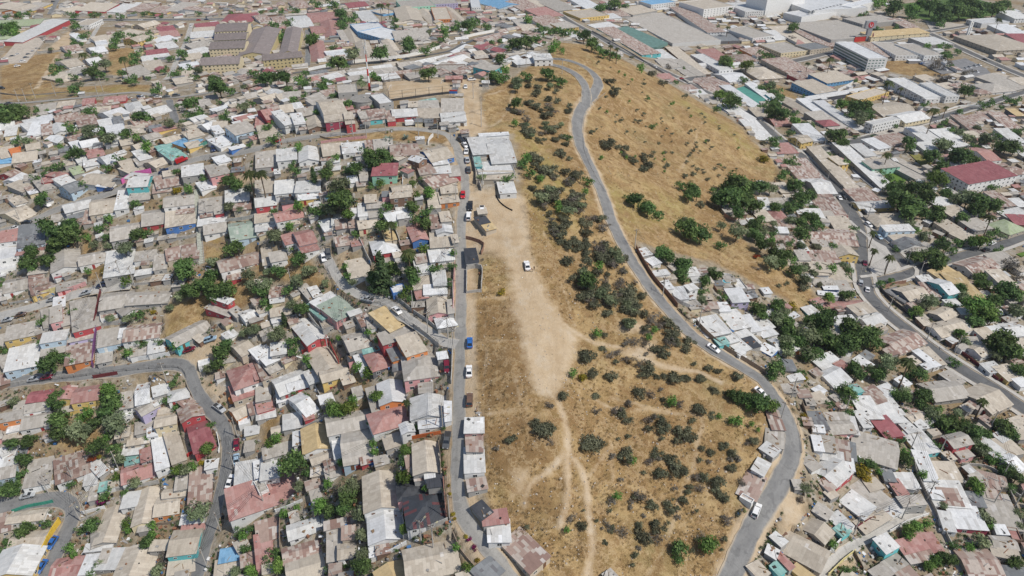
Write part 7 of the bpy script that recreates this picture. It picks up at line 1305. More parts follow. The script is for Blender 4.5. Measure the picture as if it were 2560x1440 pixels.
# utility poles
POLE = plain("cement pole", (.44, .42, .39), .85, .1, 2); LAMP = plain("lamp head", (.50, .46, .30), .5, .1)
def pole_meshes():
    g = Geo(); g.bar((0, 0, -.4), (0, 0, 8.6), .15, .10, 8); a = _mesh_only(g.obj("pole", POLE)); g = Geo(); g.box(-.95, .95, -.06, .06, 8.0, 8.14); [g.bar((x, 0, 8.14), (x, 0, 8.34), .05, .04, 6) for x in (-.85, -.4, .4, .85)]; b_ = _mesh_only(g.obj("crossarm", WOOD))
    g = Geo(); g.bar((0, 0, 7.3), (0, -1.5, 7.9), .04, .035, 6); c_ = _mesh_only(g.obj("lamp_arm", STEEL)); g = Geo(); g.box(-.13, .13, -2.0, -1.4, 7.86, 8.0); d_ = _mesh_only(g.obj("lamp_head", LAMP)); return a, b_, c_, d_
PM = pole_meshes()
POLES = """A2 605 1030;1655 1105;1765 655;1780 395;365 820;560 740;890 640;1555 1380;660 1000
B2 1240 1190;1450 1000;1330 1230;560 720;1400 330;60 900
B1 1290 1060;1440 1100;590 420;535 1160;660 1030;1500 90;1495 500;1480 820;1480 1180;1180 900;270 720
A1 300 840;915 650;1560 200;1250 1420;1010 700;160 240;770 740;620 1090
B0 975 1000;1365 1030;640 1030;730 1030;185 1100;1465 1100;1690 950;1630 740;1745 665;1700 1410;225 620;830 1030;1690 860;1220 1010
C0 375 555;500 290;435 290;260 480;105 510;1045 490;740 350;1230 560;1600 770;70 370
C1 1130 780;920 420;1400 1010
D1 900 900;650 410;670 690;1190 1110;1400 1210;1040 540;1130 640;740 220;600 180;870 600;1320 470;190 90
D2 1065 500;1280 535;1000 1015;1840 935;570 235;175 105;1750 710;90 290;1190 870;1660 340;640 1130;1680 920
D0 205 1120;40 1010;415 1120;1010 760;440 1370;1740 570;1700 520;770 1040;1080 640
A0 145 770;200 765;265 735;420 720;1000 1070;1630 1110;1420 1080;1640 690;1810 700;775 690;515 160;1310 1290;580 1300;340 1410;1430 690;740 730"""
POLE_TOPS = []
tile = None
for row in POLES.split("\n"):
    t_, row = row[:2], row[3:]
    for i, q in enumerate(row.split(";")):
        x, y = (float(v) for v in q.split()); gpt = ground(*src(t_, x, y)); rz = (x * .37 + y * .11) % 3.14; sc_ = 1.0 if gpt[1] < 450 else 1.15
        root = empty("utility_pole", gpt, rz); root.scale = (1.25, 1.25, sc_); use_mesh("pole", PM[0], root); use_mesh("crossarm", PM[1], root)
        if i % 2 == 0: use_mesh("lamp_arm", PM[2], root); use_mesh("lamp_head", PM[3], root)
        POLE_TOPS.append(np.array([gpt[0], gpt[1], gpt[2] + 8.2 * sc_]))
        note(root, "cement utility pole with a street lamp" if i % 2 == 0 else "cement utility pole with a wooden crossarm", "utility pole", *src(t_, x, y), "utility poles of the streets")

# cables from pole to pole, sagging a little
CABLE = plain("black cable", (.03, .03, .03), .7, .05)
done = set(); cable_items = []
for i, a in enumerate(POLE_TOPS):
    near = sorted((np.hypot(*(b_ - a)[:2]), j) for j, b_ in enumerate(POLE_TOPS) if j != i)
    for d_, j in near[:2]:
        if d_ > 75 or (min(i, j), max(i, j)) in done: continue
        done.add((min(i, j), max(i, j))); b_ = POLE_TOPS[j]; m_ = (a + b_) / 2; g = Geo(); dr = (b_ - a)[:2] / (d_ + 1e-9); nn = np.array([-dr[1], dr[0]])
        root = empty("power_line", m_)
        for off in (-.6, 0, .6):
            g = Geo(); pr = None
            for k in range(9):
                t = k / 8; q = a + (b_ - a) * t - m_ + np.array([nn[0] * off, nn[1] * off, -4 * t * (1 - t) * d_ * .022])
                if pr is not None: g.bar(pr, q, .028, .028, 4, cap=False)
                pr = q
            g.obj("cable", CABLE, root)
        px, py = to_pixel(m_); root["category"] = "power line"; root["group"] = "overhead power lines"; misc_items.append([root, "thin black overhead power line", px, py])
# ---------------------------------------------------------------- vehicles
TYRE = plain("car tyre", (.02, .02, .022), .85, .1); HUB = plain("wheel hub", (.42, .43, .44), .35, .05, 3, .6); CGLASS = plain("car glass", (.018, .022, .028), .08, .05, spec=.7); HLAMP = plain("headlight lens", (.75, .75, .72), .2, .03); TLAMP = plain("tail light lens", (.35, .02, .02), .25, .05)
CARCOL = {'w': ("white", (.78, .78, .78)), 's': ("silver", (.42, .44, .46)), 'k': ("black", (.02, .021, .024)), 'g': ("dark grey", (.09, .095, .10)), 'r': ("red", (.48, .02, .025)), 'm': ("maroon", (.18, .012, .03)), 'b': ("blue", (.03, .13, .40)), 'n': ("navy", (.02, .035, .10)), 'l': ("light-blue", (.33, .45, .56)), 'o': ("brown", (.15, .09, .06)), 'y': ("yellow", (.65, .42, .03))}
def car_paint(c):
    nm, col = CARCOL[c]; key = "car paint " + nm
    if key not in MATS:
        m, nt, b = new_mat(key); b.inputs["Base Color"].default_value = (*col, 1); b.inputs["Roughness"].default_value = .28; b.inputs["Coat Weight"].default_value = .6; b.inputs["Coat Roughness"].default_value = .08; MATS[key] = m
    return MATS[key]
PROFILES = {  # x from the front, height of body top; glass house outline
 'c': dict(L=4.2, W=1.72, body=[(-2.1, .42), (-2.08, .66), (-1.95, .78), (-.95, .92), (1.35, .95), (2.0, .90), (2.1, .60), (2.08, .36)], cab=[(-1.0, .90), (-.35, 1.40), (.15, 1.46), (.95, 1.42), (1.65, .93)]),
 's': dict(L=4.4, W=1.72, body=[(-2.2, .42), (-2.18, .66), (-2.05, .78), (-1.0, .91), (1.2, .95), (2.1, .93), (2.2, .62), (2.18, .36)], cab=[(-1.05, .90), (-.35, 1.38), (.1, 1.43), (.75, 1.40), (1.45, .94)]),
 'u': dict(L=4.5, W=1.80, body=[(-2.25, .5), (-2.23, .82), (-2.1, .95), (-1.1, 1.06), (2.1, 1.10), (2.25, .7), (2.23, .42)], cab=[(-1.15, 1.04), (-.5, 1.62), (.2, 1.70), (1.7, 1.66), (2.15, 1.09)]),
 'p': dict(L=5.1, W=1.80, body=[(-2.55, .5), (-2.53, .82), (-2.4, .95), (-1.3, 1.06), (.55, 1.10), (.58, .98), (2.5, .98), (2.55, .6), (2.53, .45)], cab=[(-1.3, 1.05), (-.65, 1.66), (-.2, 1.72), (.35, 1.70), (.56, 1.08)]),
 'v': dict(L=5.2, W=1.95, body=[(-2.6, .5), (-2.58, .95), (-2.3, 1.15), (-1.75, 1.25), (-1.1, 2.05), (-.6, 2.25), (2.45, 2.25), (2.58, 2.1), (2.6, .5)], cab=[(-1.80, 1.24), (-1.16, 1.99), (-1.10, 1.98), (-1.0, 1.3)]),
}
def car_meshes(kind):
    d = PROFILES[kind]; L, W = d['L'], d['W']; out = {}
    def shell(name, prof, sections, mat):
        """profile in x-z, drawn across y with a narrowing of the upper part"""
        n_ = len(prof); V, F = [], []
        for y, inset, low in sections:
            for x, z in prof: V.append((x * (1 - inset * .05), y, z - low * (z > .6) * .03))
        m_ = len(sections)
        for j in range(m_ - 1):
            for i in range(n_ - 1): F.append((j * n_ + i, j * n_ + i + 1, (j + 1) * n_ + i + 1, (j + 1) * n_ + i))
            F.append((j * n_ + n_ - 1, j * n_, (j + 1) * n_, (j + 1) * n_ + n_ - 1))
        F += [tuple(range(n_ - 1, -1, -1)), tuple(range((m_ - 1) * n_, m_ * n_))]
        o = mesh_obj(name, V, F, mat); fix_normals(o); return _mesh_only(o)
    h = W / 2
    out['body'] = shell("body", d['body'], [(-h, 1.2, 1), (-h * .94, .3, .3), (-h * .5, 0, 0), (h * .5, 0, 0), (h * .94, .3, .3), (h, 1.2, 1)], None)
    cab = d['cab']; V, F = [], []; zb = cab[0][1]; zt = max(z for x, z in cab)
    for y in (-1, 1):
        for x, z in cab: V.append((x, y * h * (.90 - .17 * (z - zb) / (zt - zb)), z))
    n_ = len(cab); F = [(i, i + 1, n_ + i + 1, n_ + i) for i in range(n_ - 1)] + [(n_ - 1, 0, n_, 2 * n_ - 1), tuple(range(n_ - 1, -1, -1)), tuple(range(n_, 2 * n_))]
    o = mesh_obj("glasshouse", V, F, CGLASS); fix_normals(o); out['glass'] = _mesh_only(o)
    tops = [p for p in cab if p[1] > zt - .14]
    if kind == 'v': tops = None
    if tops:
        g = Geo(); x0, x1 = tops[0][0] - .03, tops[-1][0] + .03; w = h * .76; g.add([(x0, -w, tops[0][1] + .012), (x0, w, tops[0][1] + .012), ((x0 + x1) / 2, w * .96, zt + .05), ((x0 + x1) / 2, -w * .96, zt + .05), (x1, w, tops[-1][1] + .012), (x1, -w, tops[-1][1] + .012)], [(0, 3, 2, 1), (3, 5, 4, 2), (0, 1, 2), (0, 2, 3), (3, 2, 4), (3, 4, 5)][:2])
        # pillars
        for a, b_ in ((cab[0], cab[1]), (cab[-1], cab[-2])):
            for y in (-1, 1):
                ya = y * h * .905; yb = y * h * .745
                g.bar((a[0], ya, a[1]), (b_[0], yb, b_[1] + .01), .05, .04, 5)
        mx = (tops[0][0] + tops[-1][0]) / 2
        for y in (-1, 1): g.bar((mx, y * h * .915, zb), (mx, y * h * .755, zt), .05, .04, 5)
        out['roof'] = _mesh_only(g.obj("roof_panel", None))
    return out
def wheel_mesh():
    g = Geo(); g.bar((0, -.10, 0), (0, .10, 0), .32, .32, 16); a = _mesh_only(g.obj("wheel", TYRE)); g = Geo(); g.bar((0, -.115, 0), (0, .115, 0), .19, .19, 12); return a, _mesh_only(g.obj("rim", HUB))
WH, RIM = wheel_mesh(); CM = {k: car_meshes(k) for k in PROFILES}
g = Geo(); g.box(-.04, .05, -.17, .17, -.07, .07); HL_ME = _mesh_only(g.obj("headlight", HLAMP)); g = Geo(); g.box(-.05, .04, -.13, .13, -.09, .09); TL_ME = _mesh_only(g.obj("tail_light", TLAMP))
BED = plain("pickup bed liner", (.04, .04, .042), .8, .15)
car_items = []
_painted = {}
def painted(me, c):
    k = (me.name, c)
    if k not in _painted:
        m2 = me.copy(); m2.materials.clear(); m2.materials.append(car_paint(c)); _painted[k] = m2
    return _painted[k]
CAR_WORD = {'c': ("parked_car", "small hatchback", "car"), 's': ("parked_car", "saloon car", "car"), 'u': ("parked_car", "tall estate car", "car"), 'p': ("pickup_truck", "pickup truck", "pickup"), 'v': ("delivery_van", "panel van", "van")}
def vehicle(tl, x0, y0, x1, y1, c, kind):
    """from the tail to the nose"""
    a, b_ = ground(*src(tl, x0, y0)), ground(*src(tl, x1, y1)); d = b_ - a; d2 = d[:2] / (np.hypot(*d[:2]) + 1e-9); L = PROFILES[kind]['L']
    m_ = ground(*src(tl, (x0 + x1) / 2, (y0 + y1) / 2), .5); cx, cy = m_[0], m_[1]
    za, zb = float(height(cx - d2[0] * 1.3, cy - d2[1] * 1.3)), float(height(cx + d2[0] * 1.3, cy + d2[1] * 1.3))
    name, word, cat = CAR_WORD[kind]
    lift = .14 if on_road(cx, cy, 1.0) else .02
    root = empty(name, (cx, cy, (za + zb) / 2 + lift)); root.rotation_euler = (0, math.atan2(zb - za, 2.6), math.atan2(-d2[1], -d2[0])); root.scale = (1.08, 1.08, 1.08)
    cm = CM[kind]; use_mesh("body", painted(cm['body'], c), root); use_mesh("windows", cm['glass'], root).name = "glasshouse"
    if 'roof' in cm: use_mesh("roof_panel", painted(cm['roof'], c), root)
    for sx_ in (-1, 1):
        for sy_ in (-1, 1):
            w = use_mesh("wheel", WH, root, (sx_ * L * .31, sy_ * (PROFILES[kind]['W'] / 2 - .08), .32)); use_mesh("rim", RIM, w)
        zz = PROFILES[kind]['body'][1][1] - .02
        use_mesh("headlight", HL_ME, root, (-L / 2 + .03, sx_ * .58, zz)); use_mesh("tail_light", TL_ME, root, (L / 2 - .03, sx_ * .62, zz + .05))
    if kind == 'p':
        g = Geo(); g.box(.68, 2.42, -.74, .74, .94, 1.0); g.obj("load_bed", BED, root)
    px, py = src(tl, (x0 + x1) / 2, (y0 + y1) / 2)
    root["category"] = cat; root["group"] = "vehicles along the streets"; car_items.append([root, f"{CARCOL[c][0]} {word}", px, py]); return root
CARS = """A2 1610 160 1680 210 s p;1775 425 1775 490 m c;1775 530 1775 610 l s;1715 770 1745 690 w s;165 850 255 830 s s;420 1155 375 1225 b c;340 1330 290 1410 b s
B2 1600 160 1603 80 o u;1440 375 1425 465 g p
A1 330 85 380 110 w c;165 245 245 225 k u;85 280 150 265 w c;815 690 730 710 n u;605 770 685 750 s s;360 815 435 800 s s;10 970 105 950 s s;115 935 205 910 o s;215 1415 300 1400 s c;305 1400 405 1385 m s;1385 1195 1460 1170 m s;1545 1120 1620 1095 l u
B1 1552 0 1552 45 r c;1608 65 1606 145 k p;1592 220 1598 150 w u;500 475 510 508 w c;540 440 545 490 g u;880 820 805 805 s p;1030 870 1085 915 w s;1603 1163 1603 1098 b c;1598 1390 1598 1300 w s;1425 1275 1435 1350 m u;1695 120 1695 158 w p
C1 120 585 105 520 w s;1470 1150 1545 1200 w s
C2 1815 1000 1850 905 w u;1830 35 1890 90 w s
D1 525 30 550 65 w c;560 35 585 50 k c;730 235 775 265 w u;815 325 850 355 l c;722 515 730 560 m c;693 705 693 665 s u;745 755 745 715 w c;1715 880 1755 920 w s;1755 865 1800 905 s s;1660 395 1700 380 w c;1620 440 1650 430 k c
B0 780 960 845 950 g u;1125 935 1200 930 w v;1310 960 1375 955 g p;1465 975 1510 970 s c;185 1055 120 1070 r s;1520 1045 1555 1065 k u;1560 1035 1590 1060 g c;1555 1075 1580 1105 w c;1580 1120 1575 1155 w c;1588 1225 1580 1180 s s;1597 1300 1590 1250 g s;1590 600 1645 595 w s;1562 575 1578 590 k u;1540 325 1565 320 w c;380 470 380 500 w c;1115 445 1150 440 g c;1060 450 1085 445 y c;1000 460 1012 450 w c;1030 455 1045 450 k c;950 465 970 462 k c;1570 640 1572 665 w c
C0 1055 495 1085 510 w s;1255 590 1290 590 r s;1685 635 1720 630 w c;885 240 905 252 w c;912 252 932 264 m c;936 264 956 276 k c;960 280 980 290 k c;985 295 1005 305 r c;1010 318 1030 328 w c;1035 330 1055 340 k c;835 265 855 277 r c;865 285 885 297 w c;900 305 920 317 w c;930 325 950 335 m c;1180 455 1210 470 k c;1205 470 1235 485 g c;1230 488 1255 500 k u;1830 430 1850 440 w c;1000 320 1016 312 w c;715 320 745 335 g c
D0 460 1085 510 1080 w u;470 1410 490 1425 w c;1135 482 1180 475 b c;1170 470 1200 465 w c;1470 510 1495 520 s c;1500 500 1525 510 s c;1540 490 1565 500 s c;1570 485 1600 495 w c;1550 535 1580 545 w c;1715 530 1760 525 n u;1320 520 1345 528 w c;1610 445 1640 450 k c;1250 920 1290 910 w s;900 995 940 985 k u;810 1090 835 1115 g c;660 628 690 622 y c;650 1225 665 1245 w c;680 1262 700 1280 k c;730 1300 750 1318 k c;775 1340 790 1358 g c;780 625 810 618 k c;1005 280 1040 272 k c;1280 265 1310 258 w c;1730 545 1790 580 w v;490 410 520 405 k c
A0 1340 1220 1400 1195 r v;1200 1295 1260 1270 n s;780 1430 855 1415 n s;1600 1105 1602 1130 n u;1620 1040 1645 1020 s c;1030 725 1055 738 n u;1060 722 1082 740 w u;950 745 985 735 w c;1165 735 1205 730 w c;1225 730 1270 725 g s;1300 722 1345 716 g u;1345 762 1375 755 m c;1390 762 1420 755 k c;10 446 58 440 w s;0 466 20 458 b c;72 425 110 422 k s;125 412 150 408 w c;170 353 210 350 w s;270 345 305 338 g c;290 328 325 320 g c;262 372 298 365 g c;232 392 268 385 s c;198 413 232 406 g c;178 436 214 430 g c;150 462 190 455 w c;110 498 148 492 w c;300 312 330 305 w c;525 252 562 248 w c;468 212 502 208 s c;360 66 385 62 w c;385 15 410 10 k c;748 130 785 128 w c;1035 155 1072 152 w c;1530 147 1570 147 n c;1475 152 1505 150 r c;1425 192 1432 208 w c;42 780 92 776 g s;0 662 28 664 k u;450 42 470 36 w c;690 300 695 280 k c;1405 330 1410 318 s c;1360 270 1365 258 g c;240 135 300 130 w v"""
for row in CARS.split("\n"):
    t_, row = row[:2], row[3:]
    for q in row.split(";"):
        v = q.split(); r_ = vehicle(t_, *(float(k) for k in v[:4]), v[4], v[5])
        if t_ == "C1" and v[0] == "120":      # the car on the clearing has a door open
            g = Geo(); g.add([(-.3, .85, .45), (.35, .85, .45), (.35, 1.0, .95), (-.3, 1.0, .95), (-.3, .89, .45), (.35, .89, .45), (.35, 1.04, .95), (-.3, 1.04, .95)], [(0, 1, 2, 3), (7, 6, 5, 4), (0, 4, 5, 1), (1, 5, 6, 2), (2, 6, 7, 3), (3, 7, 4, 0)]); o = g.obj("open_door", car_paint('w'), r_, (-.5, .3, .02), .9); car_items[-1][1] = "white saloon car with an open door"
# ---------------------------------------------------------------- the two people by the open car
SKIN = plain("skin", (.34, .19, .13), .6, .05)
def person(q, heading, shirt, trousers, hair, pose, label):
    bm = bmesh.new(); sk = bm.verts.layers.skin.verify()
    J = {}; E = []
    def v(n_, x, y, z, r): J[n_] = bm.verts.new((x, y, z)); J[n_][sk].radius = (r, r)
    lean = .32 if pose else .03
    v("pel", 0, 0, .95, .135); v("waist", 0, lean * .25, 1.10, .125); v("chest", 0, lean * .55, 1.30, .145); v("neck", 0, lean * .8, 1.47, .055); v("head", 0, lean * .95, 1.58, .095); v("crown", 0, lean, 1.70, .075)
    for s_, n_ in ((-1, "l"), (1, "r")):
        v("hip" + n_, s_ * .10, 0, .88, .095); v("knee" + n_, s_ * .12, .06 if pose else .03, .50, .062); v("ank" + n_, s_ * .13, -.02, .09, .042); v("toe" + n_, s_ * .15, .16, .04, .035)
        v("sh" + n_, s_ * .19, lean * .65, 1.40, .062); v("elb" + n_, s_ * .27, lean * .7 + (.10 if pose else -.03), 1.13, .045); v("wri" + n_, s_ * .24, lean + (.30 if pose else .06), .98 if pose else .88, .032); v("palm" + n_, s_ * .235, lean + (.36 if pose else .08), .95 if pose else .80, .036)
        for k, (fx, fl) in enumerate(((-.028, .075), (-.009, .088), (.010, .082), (.028, .065))):
            v(f"f{k}{n_}", s_ * .235 + fx, lean + (.40 if pose else .085), (.95 if pose else .76), .010); v(f"t{k}{n_}", s_ * .235 + fx * 1.1, lean + (.40 if pose else .10) + fl * .5, (.93 if pose else .76) - fl * .6, .008); E += [("palm" + n_, f"f{k}{n_}"), (f"f{k}{n_}", f"t{k}{n_}")]
        v("th" + n_, s_ * .19, lean + (.36 if pose else .11), (.95 if pose else .80), .011); E.append(("palm" + n_, "th" + n_))
        E += [("pel", "hip" + n_), ("hip" + n_, "knee" + n_), ("knee" + n_, "ank" + n_), ("ank" + n_, "toe" + n_), ("chest", "sh" + n_), ("sh" + n_, "elb" + n_), ("elb" + n_, "wri" + n_), ("wri" + n_, "palm" + n_)]
    E += [("pel", "waist"), ("waist", "chest"), ("chest", "neck"), ("neck", "head"), ("head", "crown")]
    for a, b_ in E: bm.edges.new((J[a], J[b_]))
    J["pel"][sk].use_root = True
    me = bpy.data.meshes.new("person"); bm.to_mesh(me); bm.free(); o = link(bpy.data.objects.new("person", me)); o.location = q; o.rotation_euler = (0, 0, heading)
    o.modifiers.new("skin", 'SKIN').use_smooth_shade = True; s2 = o.modifiers.new("sub", 'SUBSURF'); s2.levels = s2.render_levels = 1
    bpy.context.view_layer.update(); m2 = bpy.data.meshes.new_from_object(o.evaluated_get(bpy.context.evaluated_depsgraph_get())); o.modifiers.clear(); o.data = m2; m2.materials.clear()
    for m_ in (SKIN, shirt, trousers, hair, DARKM): m2.materials.append(m_)
    for p in m2.polygons:
        c = p.center; up = c.z
        p.material_index = 3 if (up > 1.64 or (up > 1.54 and c.y < lean * .95 - .02)) else 0 if up > 1.46 else 4 if up < .08 else 2 if up < .96 and abs(c.x) < .2 and not (pose and c.y > .22) else 1 if (abs(c.x) < .26 and up > 1.0 and c.y < lean + .12) else 0
        p.use_smooth = True
    f_ = Geo(); hx = lean * .95
    f_.add([(-.012, hx + .09, 1.60), (.012, hx + .09, 1.60), (.016, hx + .115, 1.565), (-.016, hx + .115, 1.565)], [(0, 1, 2, 3)]); f_.obj("nose", SKIN, o)
    for s_ in (-1, 1):
        g_ = Geo(); g_.bar((s_ * .033, hx + .08, 1.605), (s_ * .033, hx + .098, 1.605), .011, .008, 8); g_.obj("eye", DARKM, o)
        g_ = Geo(); g_.bar((s_ * .088, hx + .0, 1.57), (s_ * .105, hx - .01, 1.62), .018, .014, 6); g_.obj("ear", SKIN, o)
    g_ = Geo(); g_.box(-.025, .025, hx + .085, hx + .1, 1.535, 1.545); g_.obj("mouth", plain("lips", (.25, .09, .08), .6), o)
    o["label"] = label; o["category"] = "person"; return o
c_ = ground(*src("C1", 152, 600)); person(c_, 1.2, plain("dark red shirt", (.16, .03, .04), .9), plain("dark trousers", (.03, .03, .04), .9), plain("dark hair", (.015, .012, .01), .7), 1, "person in dark red bending down beside the white open car")
c_ = ground(*src("C1", 166, 585)); person(c_, 2.6, plain("black shirt", (.025, .025, .03), .9), plain("brown trousers", (.10, .06, .05), .9), plain("dark hair", (.015, .012, .01), .7), 0, "person in black standing beside the white open car")
for tl, x, y, cs, ct in (("A0", 1090, 685, (.55, .03, .08), (.05, .05, .08)),):
    pass
# ---------------------------------------------------------------- the roofs between the roofs: small annexes where the photo is packed, and clutter in the yards
def zone_at(x, y):
    j = int(np.clip(np.searchsorted(ys, y), 0, NYg - 1)); i = int(np.clip(np.searchsorted(sx, x / (.80 * ys[j] + 62)), 0, NXg - 1)); return zone[j * NXg + i]
FT = np.array([f[:5] for f in HOUSE_FOOT]); VEG = np.array([(o[0].location.x, o[0].location.y) for o in veg_items] + [(b[0], b[1]) for k, b, R in left_over])
FTL = np.zeros((len(FT) + 4000, 5)); FTL[:, :2] = 1e7; FTL[:len(FT)] = FT; n_ft = len(FT)
def clear(x, y, r, grow=0.0):
    A_ = FTL[:n_ft]; dx, dy = x - A_[:, 0], y - A_[:, 1]; c, s = np.cos(A_[:, 4]), np.sin(A_[:, 4])
    u, v = np.abs(dx * c + dy * s), np.abs(-dx * s + dy * c)
    return not ((u < A_[:, 2] + r + grow) & (v < A_[:, 3] + r + grow)).any()
OPEN = [pts(s) for s in (HILL, "1165,340 1300,330 1320,640 1200,640 1185,1060 1215,1260 1300,1360 1400,1500 1150,1500 1140,340", "0,170 60,140 150,130 135,60 290,60 300,215 382,212 360,236 200,228 90,246 0,250", "2240,0 2560,-30 2560,20 2300,95 2180,60", "2090,560 2150,560 2270,690 2160,690", "960,190 1130,190 1140,255 970,255", "2205,140 2380,180 2280,200 2205,175", "425,760 560,690 640,700 560,800 470,860 410,870", "1540,560 1640,620 1800,660 1990,680 2045,760 1990,740 1870,690 1700,650 1600,620")]
def in_open(px, py):
    return any(point_in(px, py, p) for p in OPEN)
def point_in(x, y, poly):
    r = False; x0, y0 = poly[-1]
    for x1, y1 in poly:
        if (y0 > y) != (y1 > y) and x < (x1 - x0) * (y - y0) / (y1 - y0) + x0: r = not r
        x0, y0 = x1, y1
    return r
HILL_P = pts(HILL)
inf_near, inf_far = 0, []
ir = random.Random(11)
y_ = 1480.0
while y_ > 2:
    st = 15 + 27 * (y_ / 1440.0)
    x_ = ir.uniform(-st, 0) - 230
    while x_ < 2790:
        px, py = x_ + ir.uniform(-.45, .45) * st, y_ + ir.uniform(-.45, .45) * st * .6
        x_ += st
        if in_open(px, py): continue
        g = ground(px, py, 2.3)
        if zone_at(g[0], g[1])[:2].max() > .35: continue
        hp = 1.5 * px_per_m(g)
        if any(on_road(*ground(px + dx_, py + dy_)[:2], .7) for dx_, dy_ in ((0, -hp), (0, 0), (0, hp), (-hp * 1.2, 0), (hp * 1.2, 0), (-hp, -hp * .8), (hp, -hp * .8))): continue
        far_ = py < 200
        w, d = ir.uniform(2.4, 4.6), ir.uniform(2.4, 4.2)
        if far_: w, d = ir.uniform(5, 11), ir.uniform(4.5, 8)
        r = max(w, d) / 2
        if on_road(g[0], g[1], r * .8 + .3): continue
        if not clear(g[0], g[1], min(w, d) * .46): continue
        if len(VEG) and np.hypot(VEG[:, 0] - g[0], VEG[:, 1] - g[1]).min() < r * .9 + .6: continue
        if ir.random() < (.36 if py > 620 else .2 if not far_ else .08): continue
        A_ = FTL[:n_ft]; k = int(np.argmin(np.hypot(A_[:, 0] - g[0], A_[:, 1] - g[1]))); ang = A_[k, 4] + (math.pi / 2 if ir.random() < .3 else 0)
        FTL[n_ft] = (g[0], g[1], w / 2, d / 2, ang); n_ft += 1
        HOUSE_FOOT.append((g[0], g[1], w / 2, d / 2, ang, g[2] - .7))
        e = np.array([math.cos(ang), math.sin(ang)]); f = np.array([-e[1], e[0]])
        if f[1] > 0: e, f = -e, -f
        z = g[2]
        qs = [np.array([*(g[:2] - e * w / 2 - f * d / 2), z]), np.array([*(g[:2] + e * w / 2 - f * d / 2), z]), np.array([*(g[:2] + e * w / 2 + f * d / 2), z])]
        p_ = [c for q in qs for c in to_pixel(q)]
        rw = ir.choice("gggllbbrrrpwdg" if not far_ else "grrggbpmlrgbd" if px < 1280 else "gglllwbbrrpwlg") + ir.choice("gwbgnwcg")
        inf_far.append((p_, rw, "s" if not far_ else ir.choice("aas")))
    y_ -= st * .62
TILES["ZZ"] = (0, 0)
sheds_made = len(shed_items)
inf_far.sort(key=lambda r: -r[0][1])
for p_, rw, sh in inf_far:
    q_ = [c * 3 for c in p_]
    if p_[1] > 260 and len(shed_items) < 300 and sh == "s" and 4 < p_[0] < 2556:
        r_ = house("ZZ", q_, rw, sh, name="shed")
    else: FAR_ROOFS.append(house("ZZ", q_, rw, sh, plainly=True))
    HOUSE_FOOT.pop()
# all the roofs too small and too many to tell apart: one mass
if FAR_ROOFS:
    V, F, U, MI, mats = [], [], [], [], []
    def mi(m):
        if m not in mats: mats.append(m)
        return mats.index(m)
    for rv, rf, ru, wv, wf, loc, ang, zz, rw in FAR_ROOFS:
        c, s = math.cos(ang), math.sin(ang)
        uo = (loc[0] * 7.3 % 60, loc[1] * 3.1 % 60)
        k = len(V); V += [(loc[0] + a * c - b_ * s, loc[1] + a * s + b_ * c, loc[2] + zz + h) for a, b_, h in rv]; F += [tuple(i + k for i in f) for f in rf]; U += [[(a + uo[0] // .92 * .92, b_ + uo[1] // 2.3 * 2.3) for a, b_ in f] for f in ru]; MI += [mi(roof_mat(rw[0]))] * len(rf)
        k = len(V); V += [(loc[0] + a * c - b_ * s, loc[1] + a * s + b_ * c, loc[2] + h) for a, b_, h in wv]; F += [tuple(i + k for i in f) for f in wf]; U += [[(0, 0)] * len(f) for f in wf]; MI += [mi(wall_mat(rw[1]))] * len(wf)
    o = mesh_obj("distant_rooftops", V, F, mats, None, U); o.data.polygons.foreach_set("material_index", MI); tag(o, "mass of small patched roofs packed between the nearer houses", None, None, "stuff")
# junk, planks and weeds in the yards
V, F, MI = [], [], []
JM = [plain("junk " + n_, c_, .8, .2) for n_, c_ in (("grey", (.3, .29, .28)), ("timber", (.22, .15, .09)), ("white", (.7, .7, .7)), ("rust", (.25, .12, .07)), ("blue", (.06, .16, .35)), ("black", (.03, .03, .03)), ("brown", (.16, .09, .06)))]
# stones, tyres and boards that hold the sheets down
for cen, e, f, L1, L2, z, rr in ROOFTOPS:
    if z < 0 or cen[1] > 330: continue
    for _ in range(ir.choice((0, 1, 2, 3, 5))):
        a, b_ = ir.uniform(-.45, .45) * L1, ir.uniform(-.45, .45) * L2; q = cen + e * a + f * b_; zz = z + rr(a, b_) + .05; k = len(V); t = ir.uniform(0, 3.14); c, s = math.cos(t), math.sin(t); lx, ly, lz = ir.choice([(.18, .16, .12), (.22, .2, .15), (1.3, .07, .06), (.9, .08, .05), (.3, .3, .1), (.5, .4, .03)])
        for dz in (0, 1):
            for sx_, sy_ in ((-1, -1), (1, -1), (1, 1), (-1, 1)): V.append((q[0] + sx_ * lx * c - sy_ * ly * s, q[1] + sx_ * lx * s + sy_ * ly * c, zz - .12 + dz * (lz * 2 + .12)))
        F += [tuple(i + k for i in fc) for fc in ((0, 3, 2, 1), (4, 5, 6, 7), (0, 1, 5, 4), (1, 2, 6, 5), (2, 3, 7, 6), (3, 0, 4, 7))]; MI += [ir.choice((0, 0, 1, 1, 3, 5))] * 6
n0_ = len(F)
WV = []
n_try = 0
